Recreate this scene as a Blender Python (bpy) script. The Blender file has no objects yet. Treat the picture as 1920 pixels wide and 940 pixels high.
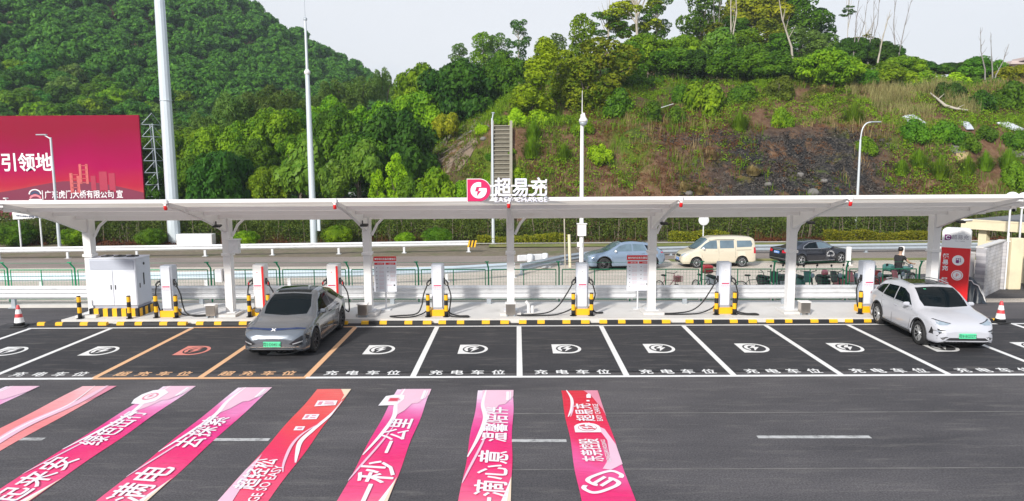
import bpy, bmesh, math, random
import numpy as np
from mathutils import Vector, Matrix, Euler
from mathutils.bvhtree import BVHTree
from mathutils.geometry import delaunay_2d_cdt

SC = bpy.context.scene
COL = SC.collection
RAD = math.radians

# ------------------------------------------------------------------ camera
CAM_F, CAM_P, CAM_Y, CAM_R, CAM_H = 1350.0, 0.1213, 0.0075, -0.0065, 5.36
def cam_axes():
    cy, sy = math.cos(CAM_Y), math.sin(CAM_Y); cp, sp = math.cos(CAM_P), math.sin(CAM_P)
    f = Vector((-sy*cp, cy*cp, -sp)); r = Vector((cy, sy, 0)); u = r.cross(f)
    c, s = math.cos(CAM_R), math.sin(CAM_R)
    return c*r+s*u, -s*r+c*u, f
AX_R, AX_U, AX_F = cam_axes()
cam_data = bpy.data.cameras.new('camera'); cam = bpy.data.objects.new('camera', cam_data); COL.objects.link(cam)
cam_data.sensor_width = 36.0; cam_data.lens = CAM_F/1920*36.0
cam_data.clip_start = 0.1; cam_data.clip_end = 6000
cam.matrix_world = Matrix(((AX_R.x, AX_U.x, -AX_F.x, 0), (AX_R.y, AX_U.y, -AX_F.y, 0), (AX_R.z, AX_U.z, -AX_F.z, CAM_H), (0, 0, 0, 1)))
SC.camera = cam

# ------------------------------------------------------------------ light
SUN_EL, SUN_AZ = RAD(28.5), RAD(-150)      # azimuth from +Y towards +X: the sun stands to the left and a little behind the camera
SKY_STRENGTH = 0.085
world = bpy.data.worlds.new('World'); SC.world = world; world.use_nodes = True
def build_world():
    nt = world.node_tree; N = nt.nodes; L = nt.links; N.clear()
    out = N.new('ShaderNodeOutputWorld'); bg = N.new('ShaderNodeBackground')
    sky = N.new('ShaderNodeTexSky'); sky.sky_type = 'NISHITA'; sky.sun_disc = False
    sky.sun_elevation = SUN_EL; sky.sun_rotation = SUN_AZ; sky.dust_density = 3.0; sky.air_density = 1.0; sky.altitude = 50
    tc = N.new('ShaderNodeTexCoord'); mp = N.new('ShaderNodeMapping'); mp.inputs['Scale'].default_value = (1.0, 1.0, 2.6)
    no = N.new('ShaderNodeTexNoise'); no.inputs['Scale'].default_value = 1.6; no.inputs['Detail'].default_value = 4; no.inputs['Roughness'].default_value = 0.5
    rp = N.new('ShaderNodeValToRGB'); rp.color_ramp.elements[0].position = 0.30; rp.color_ramp.elements[0].color = (.78, .78, .78, 1)
    rp.color_ramp.elements[1].position = 0.68; rp.color_ramp.elements[1].color = (.93, .93, .93, 1)
    mx = N.new('ShaderNodeMixRGB'); n2 = N.new('ShaderNodeTexNoise'); n2.inputs['Scale'].default_value = .9; n2.inputs['Detail'].default_value = 5; L.new(mp.outputs['Vector'], n2.inputs['Vector'])
    r2 = N.new('ShaderNodeValToRGB'); r2.color_ramp.elements[0].position = .36; r2.color_ramp.elements[0].color = (.54, .65, .83, 1); r2.color_ramp.elements[1].position = .60; r2.color_ramp.elements[1].color = (.86, .88, .92, 1)
    sc = N.new('ShaderNodeMixRGB'); sc.blend_type = 'MULTIPLY'; sc.inputs['Fac'].default_value = 1; sc.inputs['Color2'].default_value = (10, 10, 10, 1); L.new(n2.outputs['Fac'], r2.inputs['Fac']); L.new(r2.outputs['Color'], sc.inputs['Color1']); L.new(sc.outputs['Color'], mx.inputs['Color2'])
    L.new(tc.outputs['Generated'], mp.inputs['Vector']); L.new(mp.outputs['Vector'], no.inputs['Vector'])
    L.new(no.outputs['Fac'], rp.inputs['Fac']); L.new(rp.outputs['Color'], mx.inputs['Fac'])
    L.new(sky.outputs['Color'], mx.inputs['Color1']); L.new(mx.outputs['Color'], bg.inputs['Color'])
    bg.inputs['Strength'].default_value = SKY_STRENGTH
    L.new(bg.outputs['Background'], out.inputs['Surface'])
build_world()
sun_data = bpy.data.lights.new('sun', 'SUN'); sun = bpy.data.objects.new('sun', sun_data); COL.objects.link(sun)
sun_data.energy = 4.0; sun_data.angle = RAD(5.0); sun_data.color = (1.0, .955, .88)
sd = Vector((math.sin(SUN_AZ)*math.cos(SUN_EL), math.cos(SUN_AZ)*math.cos(SUN_EL), math.sin(SUN_EL)))
sun.rotation_euler = sd.to_track_quat('Z', 'Y').to_euler()
sun.location = (-30, -10, 40)
SC.view_settings.view_transform = 'Standard'; SC.view_settings.look = 'None'
SC.view_settings.gamma = 1.0; SC.view_settings.use_curve_mapping = False
SC.view_settings.exposure = 0.36
SC.cycles.volume_bounces = 0; SC.cycles.volume_step_rate = 4.0; SC.cycles.volume_max_steps = 64
SC.cycles.max_bounces = 6; SC.cycles.diffuse_bounces = 3; SC.cycles.transparent_max_bounces = 8

# ------------------------------------------------------------------ helpers
def ray(u, v):
    d = AX_R*((u-960)/CAM_F)+AX_U*(-(v-470)/CAM_F)+AX_F
    return d
def G(u, v, z=0.0):
    d = ray(u, v); t = (z-CAM_H)/d.z
    return Vector((d.x*t, d.y*t, z))
def AT(u, v, Y):
    d = ray(u, v); t = Y/d.y
    return Vector((d.x*t, Y, CAM_H+d.z*t))
def tag(o, label=None, cat=None, group=None, kind=None):
    if label: o['label'] = label
    if cat: o['category'] = cat
    if group: o['group'] = group
    if kind: o['kind'] = kind
    return o
def empty(name, loc=(0, 0, 0), rz=0.0, label=None, cat=None, group=None, kind=None):
    o = bpy.data.objects.new(name, None); COL.objects.link(o); o.location = loc; o.rotation_euler = (0, 0, rz)
    o.empty_display_size = 0.2
    return tag(o, label, cat, group, kind)
def link(name, me, parent=None, loc=(0, 0, 0), rot=(0, 0, 0)):
    o = bpy.data.objects.new(name, me); COL.objects.link(o)
    if parent: o.parent = parent
    o.location = loc; o.rotation_euler = rot
    return o
def children(o): return [c for c in o.children]
def copy_tree(o, parent=None):
    c = o.copy(); COL.objects.link(c)
    if parent: c.parent = parent; c.matrix_parent_inverse = o.matrix_parent_inverse
    for ch in list(o.children): copy_tree(ch, c)
    return c

class MB:
    """collects simple shapes for ONE mesh"""
    def __init__(s): s.v = []; s.f = []; s.m = []; s.s = []
    def add(s, vs, fs, m=0, smooth=False):
        o = len(s.v); s.v += [tuple(p) for p in vs]
        for f in fs: s.f.append(tuple(i+o for i in f)); s.m.append(m); s.s.append(smooth)
        return s
    def box(s, c, size, m=0, rz=0.0, bev=0.0, M=None):
        x, y, z = [d/2 for d in size]
        if bev > 0:
            b = min(bev, x*.9, y*.9)
            pts = [(-x+b, -y), (x-b, -y), (x, -y+b), (x, y-b), (x-b, y), (-x+b, y), (-x, y-b), (-x, -y+b)]
            bz = min(bev, z*.9)
            rings = [([(px*(1-bz/x if x > 0 else 1), py*(1-bz/y)) for px, py in pts], -z), (pts, -z+bz), (pts, z-bz), ([(px*(1-bz/x), py*(1-bz/y)) for px, py in pts], z)]
            vs = [(px, py, zz) for r, zz in rings for px, py in r]; n = 8
            fs = [tuple(reversed(range(n)))]
            for k in range(3):
                for i in range(n): j = (i+1) % n; fs.append((k*n+i, k*n+j, (k+1)*n+j, (k+1)*n+i))
            fs.append(tuple(range(3*n, 4*n)))
        else:
            vs = [(-x, -y, -z), (x, -y, -z), (x, y, -z), (-x, y, -z), (-x, -y, z), (x, -y, z), (x, y, z), (-x, y, z)]
            fs = [(3, 2, 1, 0), (4, 5, 6, 7), (0, 1, 5, 4), (1, 2, 6, 5), (2, 3, 7, 6), (3, 0, 4, 7)]
        T = Matrix.Translation(c) @ Matrix.Rotation(rz, 4, 'Z') if M is None else M @ Matrix.Translation(c)
        return s.add([T @ Vector(p) for p in vs], fs, m)
    def tube(s, pts, r, m=0, n=8, cap=True, smooth=True):
        pts = [Vector(p) for p in pts]; k = len(pts)
        rs = r if isinstance(r, (list, tuple)) else [r]*k
        vs = []; fs = []
        t0 = (pts[1]-pts[0]).normalized()
        up = Vector((0, 0, 1)) if abs(t0.z) < .9 else Vector((1, 0, 0))
        a = t0.cross(up).normalized()
        for i in range(k):
            t = (pts[min(i+1, k-1)]-pts[max(i-1, 0)])
            if t.length < 1e-9: t = t0
            t.normalize(); a = (a-t*a.dot(t))
            if a.length < 1e-6: a = t.orthogonal()
            a.normalize(); b = t.cross(a)
            for j in range(n):
                th = 2*math.pi*j/n
                vs.append(pts[i]+(a*math.cos(th)+b*math.sin(th))*rs[i])
        for i in range(k-1):
            for j in range(n): q = (j+1) % n; fs.append((i*n+j, i*n+q, (i+1)*n+q, (i+1)*n+j))
        s.add(vs, fs, m, smooth)
        if cap: s.add([vs[j] for j in range(n)], [tuple(reversed(range(n)))], m); s.add([vs[(k-1)*n+j] for j in range(n)], [tuple(range(n))], m)
        return s
    def lathe(s, prof, m=0, n=20, c=(0, 0, 0), M=None, smooth=True, cap=True, mats=None):
        vs = []; T = M or Matrix.Translation(c)
        for r, z in prof:
            for j in range(n): th = 2*math.pi*j/n; vs.append(T @ Vector((r*math.cos(th), r*math.sin(th), z)))
        for i in range(len(prof)-1):
            fs = [(i*n+j, i*n+(j+1) % n, (i+1)*n+(j+1) % n, (i+1)*n+j) for j in range(n)]
            mm = mats[i] if mats else m
            o = len(s.v) if i == 0 else o
            if i == 0: s.v += [tuple(p) for p in vs]
            for f in fs: s.f.append(tuple(q+o for q in f)); s.m.append(mm); s.s.append(smooth)
        if cap:
            k = len(prof)-1
            s.f.append(tuple(o+j for j in reversed(range(n)))); s.m.append(mats[0] if mats else m); s.s.append(False)
            s.f.append(tuple(o+k*n+j for j in range(n))); s.m.append(mats[-1] if mats else m); s.s.append(False)
        return s
    def prism(s, poly, d, M=None, m=0, m_side=None):
        """2D outline (x, y) extruded along local z from 0 to d"""
        T = M or Matrix.Identity(4); n = len(poly)
        vs = [T @ Vector((x, y, 0)) for x, y in poly]+[T @ Vector((x, y, d)) for x, y in poly]
        s.add(vs, [tuple(reversed(range(n))), tuple(range(n, 2*n))], m)
        s.add(vs, [(i, (i+1) % n, n+(i+1) % n, n+i) for i in range(n)], m if m_side is None else m_side)
        return s
    def sheet(s, poly, z=0.0, m=0):
        return s.add([(p[0], p[1], z) for p in poly], [tuple(range(len(poly)))], m)
    def build(s, name, mats, parent=None, loc=(0, 0, 0), rot=(0, 0, 0), uv=None):
        me = bpy.data.meshes.new(name); me.from_pydata(s.v, [], s.f)
        for mt in (mats if isinstance(mats, (list, tuple)) else [mats]): me.materials.append(mt)
        me.polygons.foreach_set('material_index', s.m); me.polygons.foreach_set('use_smooth', s.s); me.update()
        return link(name, me, parent, loc, rot)

def np_mesh(name, V, Q, mats, mi=None, smooth=False, k=4):
    me = bpy.data.meshes.new(name); V = np.asarray(V, np.float32); Q = np.asarray(Q, np.int32); n = len(Q)
    me.vertices.add(len(V)); me.vertices.foreach_set('co', V.ravel())
    me.loops.add(n*k); me.loops.foreach_set('vertex_index', Q.ravel())
    me.polygons.add(n); me.polygons.foreach_set('loop_start', np.arange(0, n*k, k, dtype=np.int32)); me.polygons.foreach_set('loop_total', np.full(n, k, np.int32))
    if smooth: me.polygons.foreach_set('use_smooth', np.ones(n, bool))
    for mt in (mats if isinstance(mats, (list, tuple)) else [mats]): me.materials.append(mt)
    if mi is not None: me.polygons.foreach_set('material_index', np.asarray(mi, np.int32))
    me.update(calc_edges=True); return me

# ------------------------------------------------------------------ materials
def srgb(h):
    h = h.lstrip('#'); c = [int(h[i:i+2], 16)/255 for i in (0, 2, 4)]
    return tuple(((x/12.92) if x <= .04045 else ((x+.055)/1.055)**2.4) for x in c)
def new_mat(name):
    m = bpy.data.materials.new(name); m.use_nodes = True
    nt = m.node_tree; return m, nt, nt.nodes, nt.links, nt.nodes['Principled BSDF']
def mat(name, col, rough=.5, metal=0.0, var=.08, scale=3.0, spec=.5, coat=0.0, bump=0.0, emit=None, alpha=1.0, trans=0.0, detail=4, grime=None, gscale=.8, gpos=.55):
    m, nt, N, L, b = new_mat(name)
    b.inputs['Roughness'].default_value = rough; b.inputs['Metallic'].default_value = metal
    b.inputs['Specular IOR Level'].default_value = spec; b.inputs['Coat Weight'].default_value = coat
    b.inputs['Coat Roughness'].default_value = .05
    tc = N.new('ShaderNodeTexCoord'); no = N.new('ShaderNodeTexNoise'); no.inputs['Scale'].default_value = scale; no.inputs['Detail'].default_value = detail
    L.new(tc.outputs['Object'], no.inputs['Vector'])
    mx = N.new('ShaderNodeMixRGB'); mx.inputs['Color1'].default_value = tuple(min(1, c*(1-var)) for c in col)+(1,); mx.inputs['Color2'].default_value = tuple(min(1, c*(1+var)) for c in col)+(1,)
    L.new(no.outputs['Fac'], mx.inputs['Fac']); src = mx.outputs['Color']
    if grime:
        n2 = N.new('ShaderNodeTexNoise'); n2.inputs['Scale'].default_value = gscale; n2.inputs['Detail'].default_value = 8; n2.inputs['Roughness'].default_value = .65
        L.new(tc.outputs['Object'], n2.inputs['Vector'])
        r2 = N.new('ShaderNodeValToRGB'); r2.color_ramp.elements[0].position = gpos; r2.color_ramp.elements[1].position = min(1, gpos+.2)
        L.new(n2.outputs['Fac'], r2.inputs['Fac'])
        m2 = N.new('ShaderNodeMixRGB'); m2.inputs['Color2'].default_value = tuple(grime)+(1,)
        ml = N.new('ShaderNodeMath'); ml.operation = 'MULTIPLY'; ml.inputs[1].default_value = .7
        L.new(r2.outputs['Color'], ml.inputs[0]); L.new(ml.outputs[0], m2.inputs['Fac']); L.new(src, m2.inputs['Color1']); src = m2.outputs['Color']
    L.new(src, b.inputs['Base Color'])
    if bump > 0:
        bp = N.new('ShaderNodeBump'); bp.inputs['Strength'].default_value = bump; bp.inputs['Distance'].default_value = .02
        L.new(no.outputs['Fac'], bp.inputs['Height']); L.new(bp.outputs['Normal'], b.inputs['Normal'])
    if emit: b.inputs['Emission Color'].default_value = tuple(emit[:3])+(1,); b.inputs['Emission Strength'].default_value = emit[3]
    if trans: b.inputs['Transmission Weight'].default_value = trans
    if alpha < 1: b.inputs['Alpha'].default_value = alpha
    return m
def leaf_mat(name, c1, c2, trans=.25, rough=.55, clump=None, cs=1.2):
    """leaves: colour from a random value per leaf, a clump-sized noise and a random value per plant"""
    m, nt, N, L, b = new_mat(name)
    ge = N.new('ShaderNodeNewGeometry'); oi = N.new('ShaderNodeObjectInfo'); tc = N.new('ShaderNodeTexCoord')
    mx = N.new('ShaderNodeMixRGB'); mx.inputs['Color1'].default_value = tuple(c1)+(1,); mx.inputs['Color2'].default_value = tuple(c2)+(1,)
    no = N.new('ShaderNodeTexNoise'); no.inputs['Scale'].default_value = cs; no.inputs['Detail'].default_value = 2
    L.new(tc.outputs['Object'], no.inputs['Vector'])
    ad = N.new('ShaderNodeMath'); ad.operation = 'MULTIPLY_ADD'; ad.inputs[1].default_value = .55
    sb = N.new('ShaderNodeMath'); sb.operation = 'MULTIPLY_ADD'; sb.inputs[1].default_value = 1.6; sb.inputs[2].default_value = -.55
    L.new(no.outputs['Fac'], sb.inputs[0]); L.new(ge.outputs['Random Per Island'], ad.inputs[0]); L.new(sb.outputs[0], ad.inputs[2])
    ad.use_clamp = True
    L.new(ad.outputs[0], mx.inputs['Fac'])
    hs = N.new('ShaderNodeHueSaturation')
    h1 = N.new('ShaderNodeMath'); h1.operation = 'MULTIPLY_ADD'; h1.inputs[1].default_value = .026; h1.inputs[2].default_value = .485
    v1 = N.new('ShaderNodeMath'); v1.operation = 'MULTIPLY_ADD'; v1.inputs[1].default_value = .45; v1.inputs[2].default_value = .8
    L.new(oi.outputs['Random'], h1.inputs[0]); L.new(oi.outputs['Random'], v1.inputs[0])
    L.new(h1.outputs[0], hs.inputs['Hue']); L.new(v1.outputs[0], hs.inputs['Value']); L.new(mx.outputs['Color'], hs.inputs['Color'])
    L.new(hs.outputs['Color'], b.inputs['Base Color']); b.inputs['Roughness'].default_value = rough; b.inputs['Specular IOR Level'].default_value = .12
    tr = N.new('ShaderNodeBsdfTranslucent'); ms = N.new('ShaderNodeMixShader'); ms.inputs['Fac'].default_value = trans
    br = N.new('ShaderNodeHueSaturation'); br.inputs['Value'].default_value = 1.5; br.inputs['Hue'].default_value = .485
    L.new(hs.outputs['Color'], br.inputs['Color']); L.new(br.outputs['Color'], tr.inputs['Color'])
    L.new(b.outputs['BSDF'], ms.inputs[1]); L.new(tr.outputs['BSDF'], ms.inputs[2])
    L.new(ms.outputs['Shader'], N['Material Output'].inputs['Surface'])
    return m
M = {}
M['leaf_bright'] = leaf_mat('leaf_bright', (.045, .135, .004), (.23, .38, .010))
M['leaf_mid'] = leaf_mat('leaf_mid', (.026, .095, .005), (.12, .25, .010))
M['leaf_dark'] = leaf_mat('leaf_dark', (.013, .055, .005), (.06, .15, .010))
M['leaf_yellow'] = leaf_mat('leaf_yellow', (.10, .16, .004), (.36, .38, .012), cs=2.0)
M['leaf_vine'] = leaf_mat('leaf_vine', (.08, .17, .004), (.30, .42, .010), cs=2.0)
M['leaf_orange'] = leaf_mat('leaf_orange', (.045, .11, .004), (.23, .25, .010), cs=1.6)
M['leaf_bamboo'] = leaf_mat('leaf_bamboo', (.055, .12, .018), (.17, .27, .045), trans=.3)
M['leaf_mango'] = leaf_mat('leaf_mango', (.035, .13, .008), (.18, .33, .03), rough=.42)
M['leaf_hill'] = leaf_mat('leaf_hill', (.013, .075, .012), (.10, .26, .022))
M['leaf_lime'] = leaf_mat('leaf_lime', (.12, .24, .004), (.34, .50, .012))
M['grass_green'] = leaf_mat('grass_green', (.055, .14, .006), (.18, .32, .012), cs=.25)
M['grass_dry'] = leaf_mat('grass_dry', (.17, .12, .045), (.42, .33, .15), cs=.4)
M['brush_brown'] = leaf_mat('brush_brown', (.070, .032, .014), (.20, .085, .035), cs=.4)
M['brush_olive'] = leaf_mat('brush_olive', (.045, .075, .006), (.15, .19, .015), cs=.3)
M['bark'] = mat('bark', (.16, .13, .10), .9, var=.35, scale=8, bump=.4)
M['bark_pale'] = mat('bark_pale', (.40, .36, .30), .85, var=.3, scale=6, bump=.3)
M['bark_grey'] = mat('bark_grey', (.24, .22, .21), .85, var=.3, scale=6)

# ------------------------------------------------------------------ lettering
def text_mesh(body, size, off=0.0, ext=0.0, align='CENTER', spacing=1.0):
    cu = bpy.data.curves.new('lettering', 'FONT'); cu.body = body; cu.size = size; cu.offset = off; cu.extrude = ext
    cu.align_x = align; cu.resolution_u = 2; cu.space_character = spacing
    ob = bpy.data.objects.new('lettering_source', cu); me = bpy.data.meshes.new_from_object(ob)
    bpy.data.objects.remove(ob); bpy.data.curves.remove(cu); me.name = 'lettering'
    return me
def text(body, size, material, parent, loc, rot=(0, 0, 0), off=0.0, bold=0.0, ext=0.0, align='CENTER', spacing=1.0, name='lettering', sx=1.0, sy=1.0, shear=0.0):
    me = text_mesh(body, size, off, ext, align, spacing); me.materials.clear(); me.materials.append(material)
    if sx != 1 or sy != 1 or shear:
        me.transform(Matrix(((sx, shear*sy, 0, 0), (0, sy, 0, 0), (0, 0, 1, 0), (0, 0, 0, 1))))
    if bold:      # thicker strokes: the same letters struck again a little to each side, each a hair above the last
        bm = bmesh.new(); k = 0
        for dx, dy in ((0, 0), (bold, 0), (-bold, 0), (0, bold), (0, -bold)):
            m2 = me.copy(); m2.transform(Matrix.Translation((dx, dy, .0005*k))); bm.from_mesh(m2); bpy.data.meshes.remove(m2); k += 1
        bm.to_mesh(me); bm.free()
    return link(name, me, parent, loc, rot)
UPRIGHT = (math.pi/2, 0, 0)      # a text lying in XY stood up to face -Y
# ------------------------------------------------------------------ terrain
def lerp_table(x, tab):
    xs = [t[0] for t in tab]; ys = [t[1] for t in tab]
    return np.interp(x, xs, ys)
def vnoise(x, y, seed=0, f=1.0):
    x = np.asarray(x, float)*f; y = np.asarray(y, float)*f
    xi = np.floor(x).astype(np.int64); yi = np.floor(y).astype(np.int64); xf = x-xi; yf = y-yi
    u = xf*xf*(3-2*xf); w = yf*yf*(3-2*yf)
    def h(a, b):
        n = (a*374761393+b*668265263+seed*1442695041) & 0x7fffffff
        n = ((n ^ (n >> 13))*1274126177) & 0x7fffffff
        return ((n ^ (n >> 16)) & 0xffff)/65535.0
    return (h(xi, yi)*(1-u)+h(xi+1, yi)*u)*(1-w)+(h(xi, yi+1)*(1-u)+h(xi+1, yi+1)*u)*w
def fbm(x, y, seed=0, f=1.0, o=4):
    s = 0; a = .5
    for k in range(o): s = s+a*vnoise(x, y, seed+k*17, f*2**k); a *= .5
    return s
def base_z(y): return lerp_table(y, [(-100, 0), (27.6, 0), (36, -.45), (54.5, -.45), (60, .2), (80, 3), (400, 4)])
SLOPE = [(0, -.6), (55.2, -.5), (56.4, .1), (64.6, 8.7), (66.2, 9.2), (74.5, 13.4), (79, 14.2), (95, 16.6), (112, 21.0), (140, 21.0), (170, 14), (230, 0), (400, 0)]
def terrain(x, y):
    x = np.asarray(x, float); y = np.asarray(y, float)
    b = base_z(y)
    # the cut slope and the knoll behind it
    x0 = lerp_table(y, [(56, -8.5), (78, -22), (90, -21), (110, -20), (400, -20)])
    fl = np.clip((x-x0)/lerp_table(y, [(56, 8), (66, 12), (78, 25), (92, 22), (115, 13)]), 0, 1); fl = fl*fl*(3-2*fl)*.5+fl*.5
    prof = lerp_table(y, SLOPE)
    top_far = lerp_table(x, [(-40, 1.0), (5, 1.0), (24, 1.18), (38, 1.22), (48, .9), (58, .72), (80, .66), (140, .5)])
    hi = np.maximum(prof-14.2, 0); prof = np.minimum(prof, 14.2)*lerp_table(x, [(0, 1), (30, 1.0), (60, .96), (110, .9)])+hi*np.clip((top_far-.55)/.45, 0, 2)
    right = prof*fl
    # the high wooded hill far to the left
    zr = np.where(x < -36, 21.5+.60*(-36-x), 21.5-.5*(x+36)); zr = np.clip(zr, 0, 95)
    t = np.clip((y-82)/138.0, 0, 1.0); back = np.clip((y-220)/160.0, 0, 1)
    left = zr*(t**1.05)*(1-.5*back)+3.0*np.clip((y-60)/40, 0, 1)
    left = left+np.clip((y-90)/60, 0, 1)*(fbm(x, y, 5, .03, 3)-.5)*9*(1-t**3)*np.clip(zr/40, 0, 1)
    h = np.maximum(np.maximum(b, right-.6), left-.6)
    rough = np.clip((y-56)/3, 0, 1)*np.clip((h+.3)/1.5, 0, 1)
    return h+rough*((fbm(x, y, 1, .35, 4)-.47)*1.5)
def tz(x, y): return float(terrain(np.array([x]), np.array([y]))[0])
def hit(u, v, y0=55.5, y1=330):
    d = ray(u, v); ys = np.arange(y0, y1, .25); t = ys/d.y; zs = CAM_H+d.z*t; xs = d.x*t
    below = np.nonzero(zs <= terrain(xs, ys))[0]
    k = below[0] if len(below) else len(ys)-1
    return Vector((xs[k], ys[k], float(terrain(xs[k:k+1], ys[k:k+1])[0])))

def soil_material():
    m, nt, N, L, b = new_mat('hillside_soil'); b.inputs['Roughness'].default_value = .95; b.inputs['Specular IOR Level'].default_value = .15
    tc = N.new('ShaderNodeTexCoord')
    def noise(s, d=6, r=.6, dist=0.0, stretch=None):
        n = N.new('ShaderNodeTexNoise'); n.inputs['Scale'].default_value = s; n.inputs['Detail'].default_value = d; n.inputs['Roughness'].default_value = r; n.inputs['Distortion'].default_value = dist
        if stretch:
            mp = N.new('ShaderNodeMapping'); mp.inputs['Scale'].default_value = stretch; L.new(tc.outputs['Object'], mp.inputs['Vector']); L.new(mp.outputs['Vector'], n.inputs['Vector'])
        else: L.new(tc.outputs['Object'], n.inputs['Vector'])
        return n
    def ramp(src, els):
        r = N.new('ShaderNodeValToRGB'); cr = r.color_ramp
        while len(cr.elements) < len(els): cr.elements.new(.5)
        for e, (p, c) in zip(cr.elements, els): e.position = p; e.color = tuple(c)+(1,)
        L.new(src, r.inputs['Fac']); return r
    def mixc(f, a, c):
        x = N.new('ShaderNodeMixRGB'); L.new(f, x.inputs['Fac']); L.new(a, x.inputs['Color1']); L.new(c, x.inputs['Color2']); return x.outputs['Color']
    soil = ramp(noise(1.6, 8, .7).outputs['Fac'], [(.25, (.05, .028, .018)), (.45, (.13, .070, .040)), (.6, (.19, .115, .068)), (.78, (.29, .21, .14))])
    moss = ramp(noise(2.6, 6, .7).outputs['Fac'], [(.3, (.035, .060, .006)), (.55, (.10, .14, .012)), (.75, (.18, .21, .03))])
    rock = ramp(noise(3.5, 10, .8, .6).outputs['Fac'], [(.38, (.008, .008, .009)), (.52, (.034, .033, .033)), (.62, (.10, .085, .075)), (.72, (.42, .41, .40))])
    f1 = ramp(noise(.16, 5, .6).outputs['Fac'], [(.52, (0, 0, 0)), (.62, (1, 1, 1))])
    f2 = ramp(noise(.11, 5, .65, .3).outputs['Fac'], [(.50, (0, 0, 0)), (.58, (1, 1, 1))])
    c = mixc(f1.outputs['Color'], soil.outputs['Color'], moss.outputs['Color'])
    # the dark stone lies bare on the lower face only: masked by where it is on the hill
    sx = N.new('ShaderNodeSeparateXYZ'); L.new(tc.outputs['Object'], sx.inputs[0])
    def band(sock, a0, a1, b0, b1):
        r1 = N.new('ShaderNodeMapRange'); r1.inputs[1].default_value = a0; r1.inputs[2].default_value = a1; L.new(sock, r1.inputs[0])
        r2 = N.new('ShaderNodeMapRange'); r2.inputs[1].default_value = b0; r2.inputs[2].default_value = b1; r2.inputs[3].default_value = 1; r2.inputs[4].default_value = 0; L.new(sock, r2.inputs[0])
        mu = N.new('ShaderNodeMath'); mu.operation = 'MULTIPLY'; L.new(r1.outputs[0], mu.inputs[0]); L.new(r2.outputs[0], mu.inputs[1]); return mu.outputs[0]
    bx = band(sx.outputs['X'], 12, 19, 29, 34); bz = band(sx.outputs['Z'], -1, .3, 7.2, 9.0)
    mu = N.new('ShaderNodeMath'); mu.operation = 'MULTIPLY'; L.new(bx, mu.inputs[0]); L.new(bz, mu.inputs[1])
    ad = N.new('ShaderNodeMath'); ad.operation = 'MAXIMUM'
    f3 = ramp(noise(.5, 6, .7, .5).outputs['Fac'], [(.38, (0, 0, 0)), (.48, (1, 1, 1))])
    m3 = N.new('ShaderNodeMath'); m3.operation = 'MULTIPLY'; L.new(mu.outputs[0], m3.inputs[0]); L.new(f3.outputs['Color'], m3.inputs[1])
    m4 = N.new('ShaderNodeMath'); m4.operation = 'MULTIPLY'; L.new(f2.outputs['Color'], m4.inputs[0]); m4.inputs[1].default_value = .35
    L.new(m3.outputs[0], ad.inputs[0]); L.new(m4.outputs[0], ad.inputs[1])
    c = mixc(ad.outputs[0], c, rock.outputs['Color'])
    L.new(c, b.inputs['Base Color'])
    bp = N.new('ShaderNodeBump'); bp.inputs['Strength'].default_value = .9; bp.inputs['Distance'].default_value = .25
    L.new(noise(2.2, 10, .75).outputs['Fac'], bp.inputs['Height']); L.new(bp.outputs['Normal'], b.inputs['Normal'])
    return m
M['soil'] = soil_material()

def make_terrain():
    xs = np.concatenate([np.arange(-420, -60, 4), np.arange(-60, -14, 1.2), np.arange(-14, 62, .5), np.arange(62, 120, 1.5), np.arange(120, 421, 6)])
    ys = np.concatenate([np.arange(54.5, 82, .45), np.arange(82, 130, 1.5), np.arange(130, 420, 4)])
    X, Y = np.meshgrid(xs, ys); Z = terrain(X, Y)
    # small stones and hollows
    Z = Z+np.clip((Y-56)/1.5, 0, 1)*(fbm(X, Y, 40, 1.1, 3)-.45)*(.45+.6*((X > 13) & (X < 33) & (Y < 64)))*(np.clip((Z)/1.0, 0, 1))
    V = np.stack([X.ravel(), Y.ravel(), Z.ravel()], 1); ny, nx = X.shape
    i = np.arange(nx*ny).reshape(ny, nx)
    Q = np.stack([i[:-1, :-1], i[:-1, 1:], i[1:, 1:], i[1:, :-1]], -1).reshape(-1, 4)
    o = link('hillside', np_mesh('hillside', V, Q, M['soil'], smooth=True)); o['kind'] = 'structure'
make_terrain()

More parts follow.
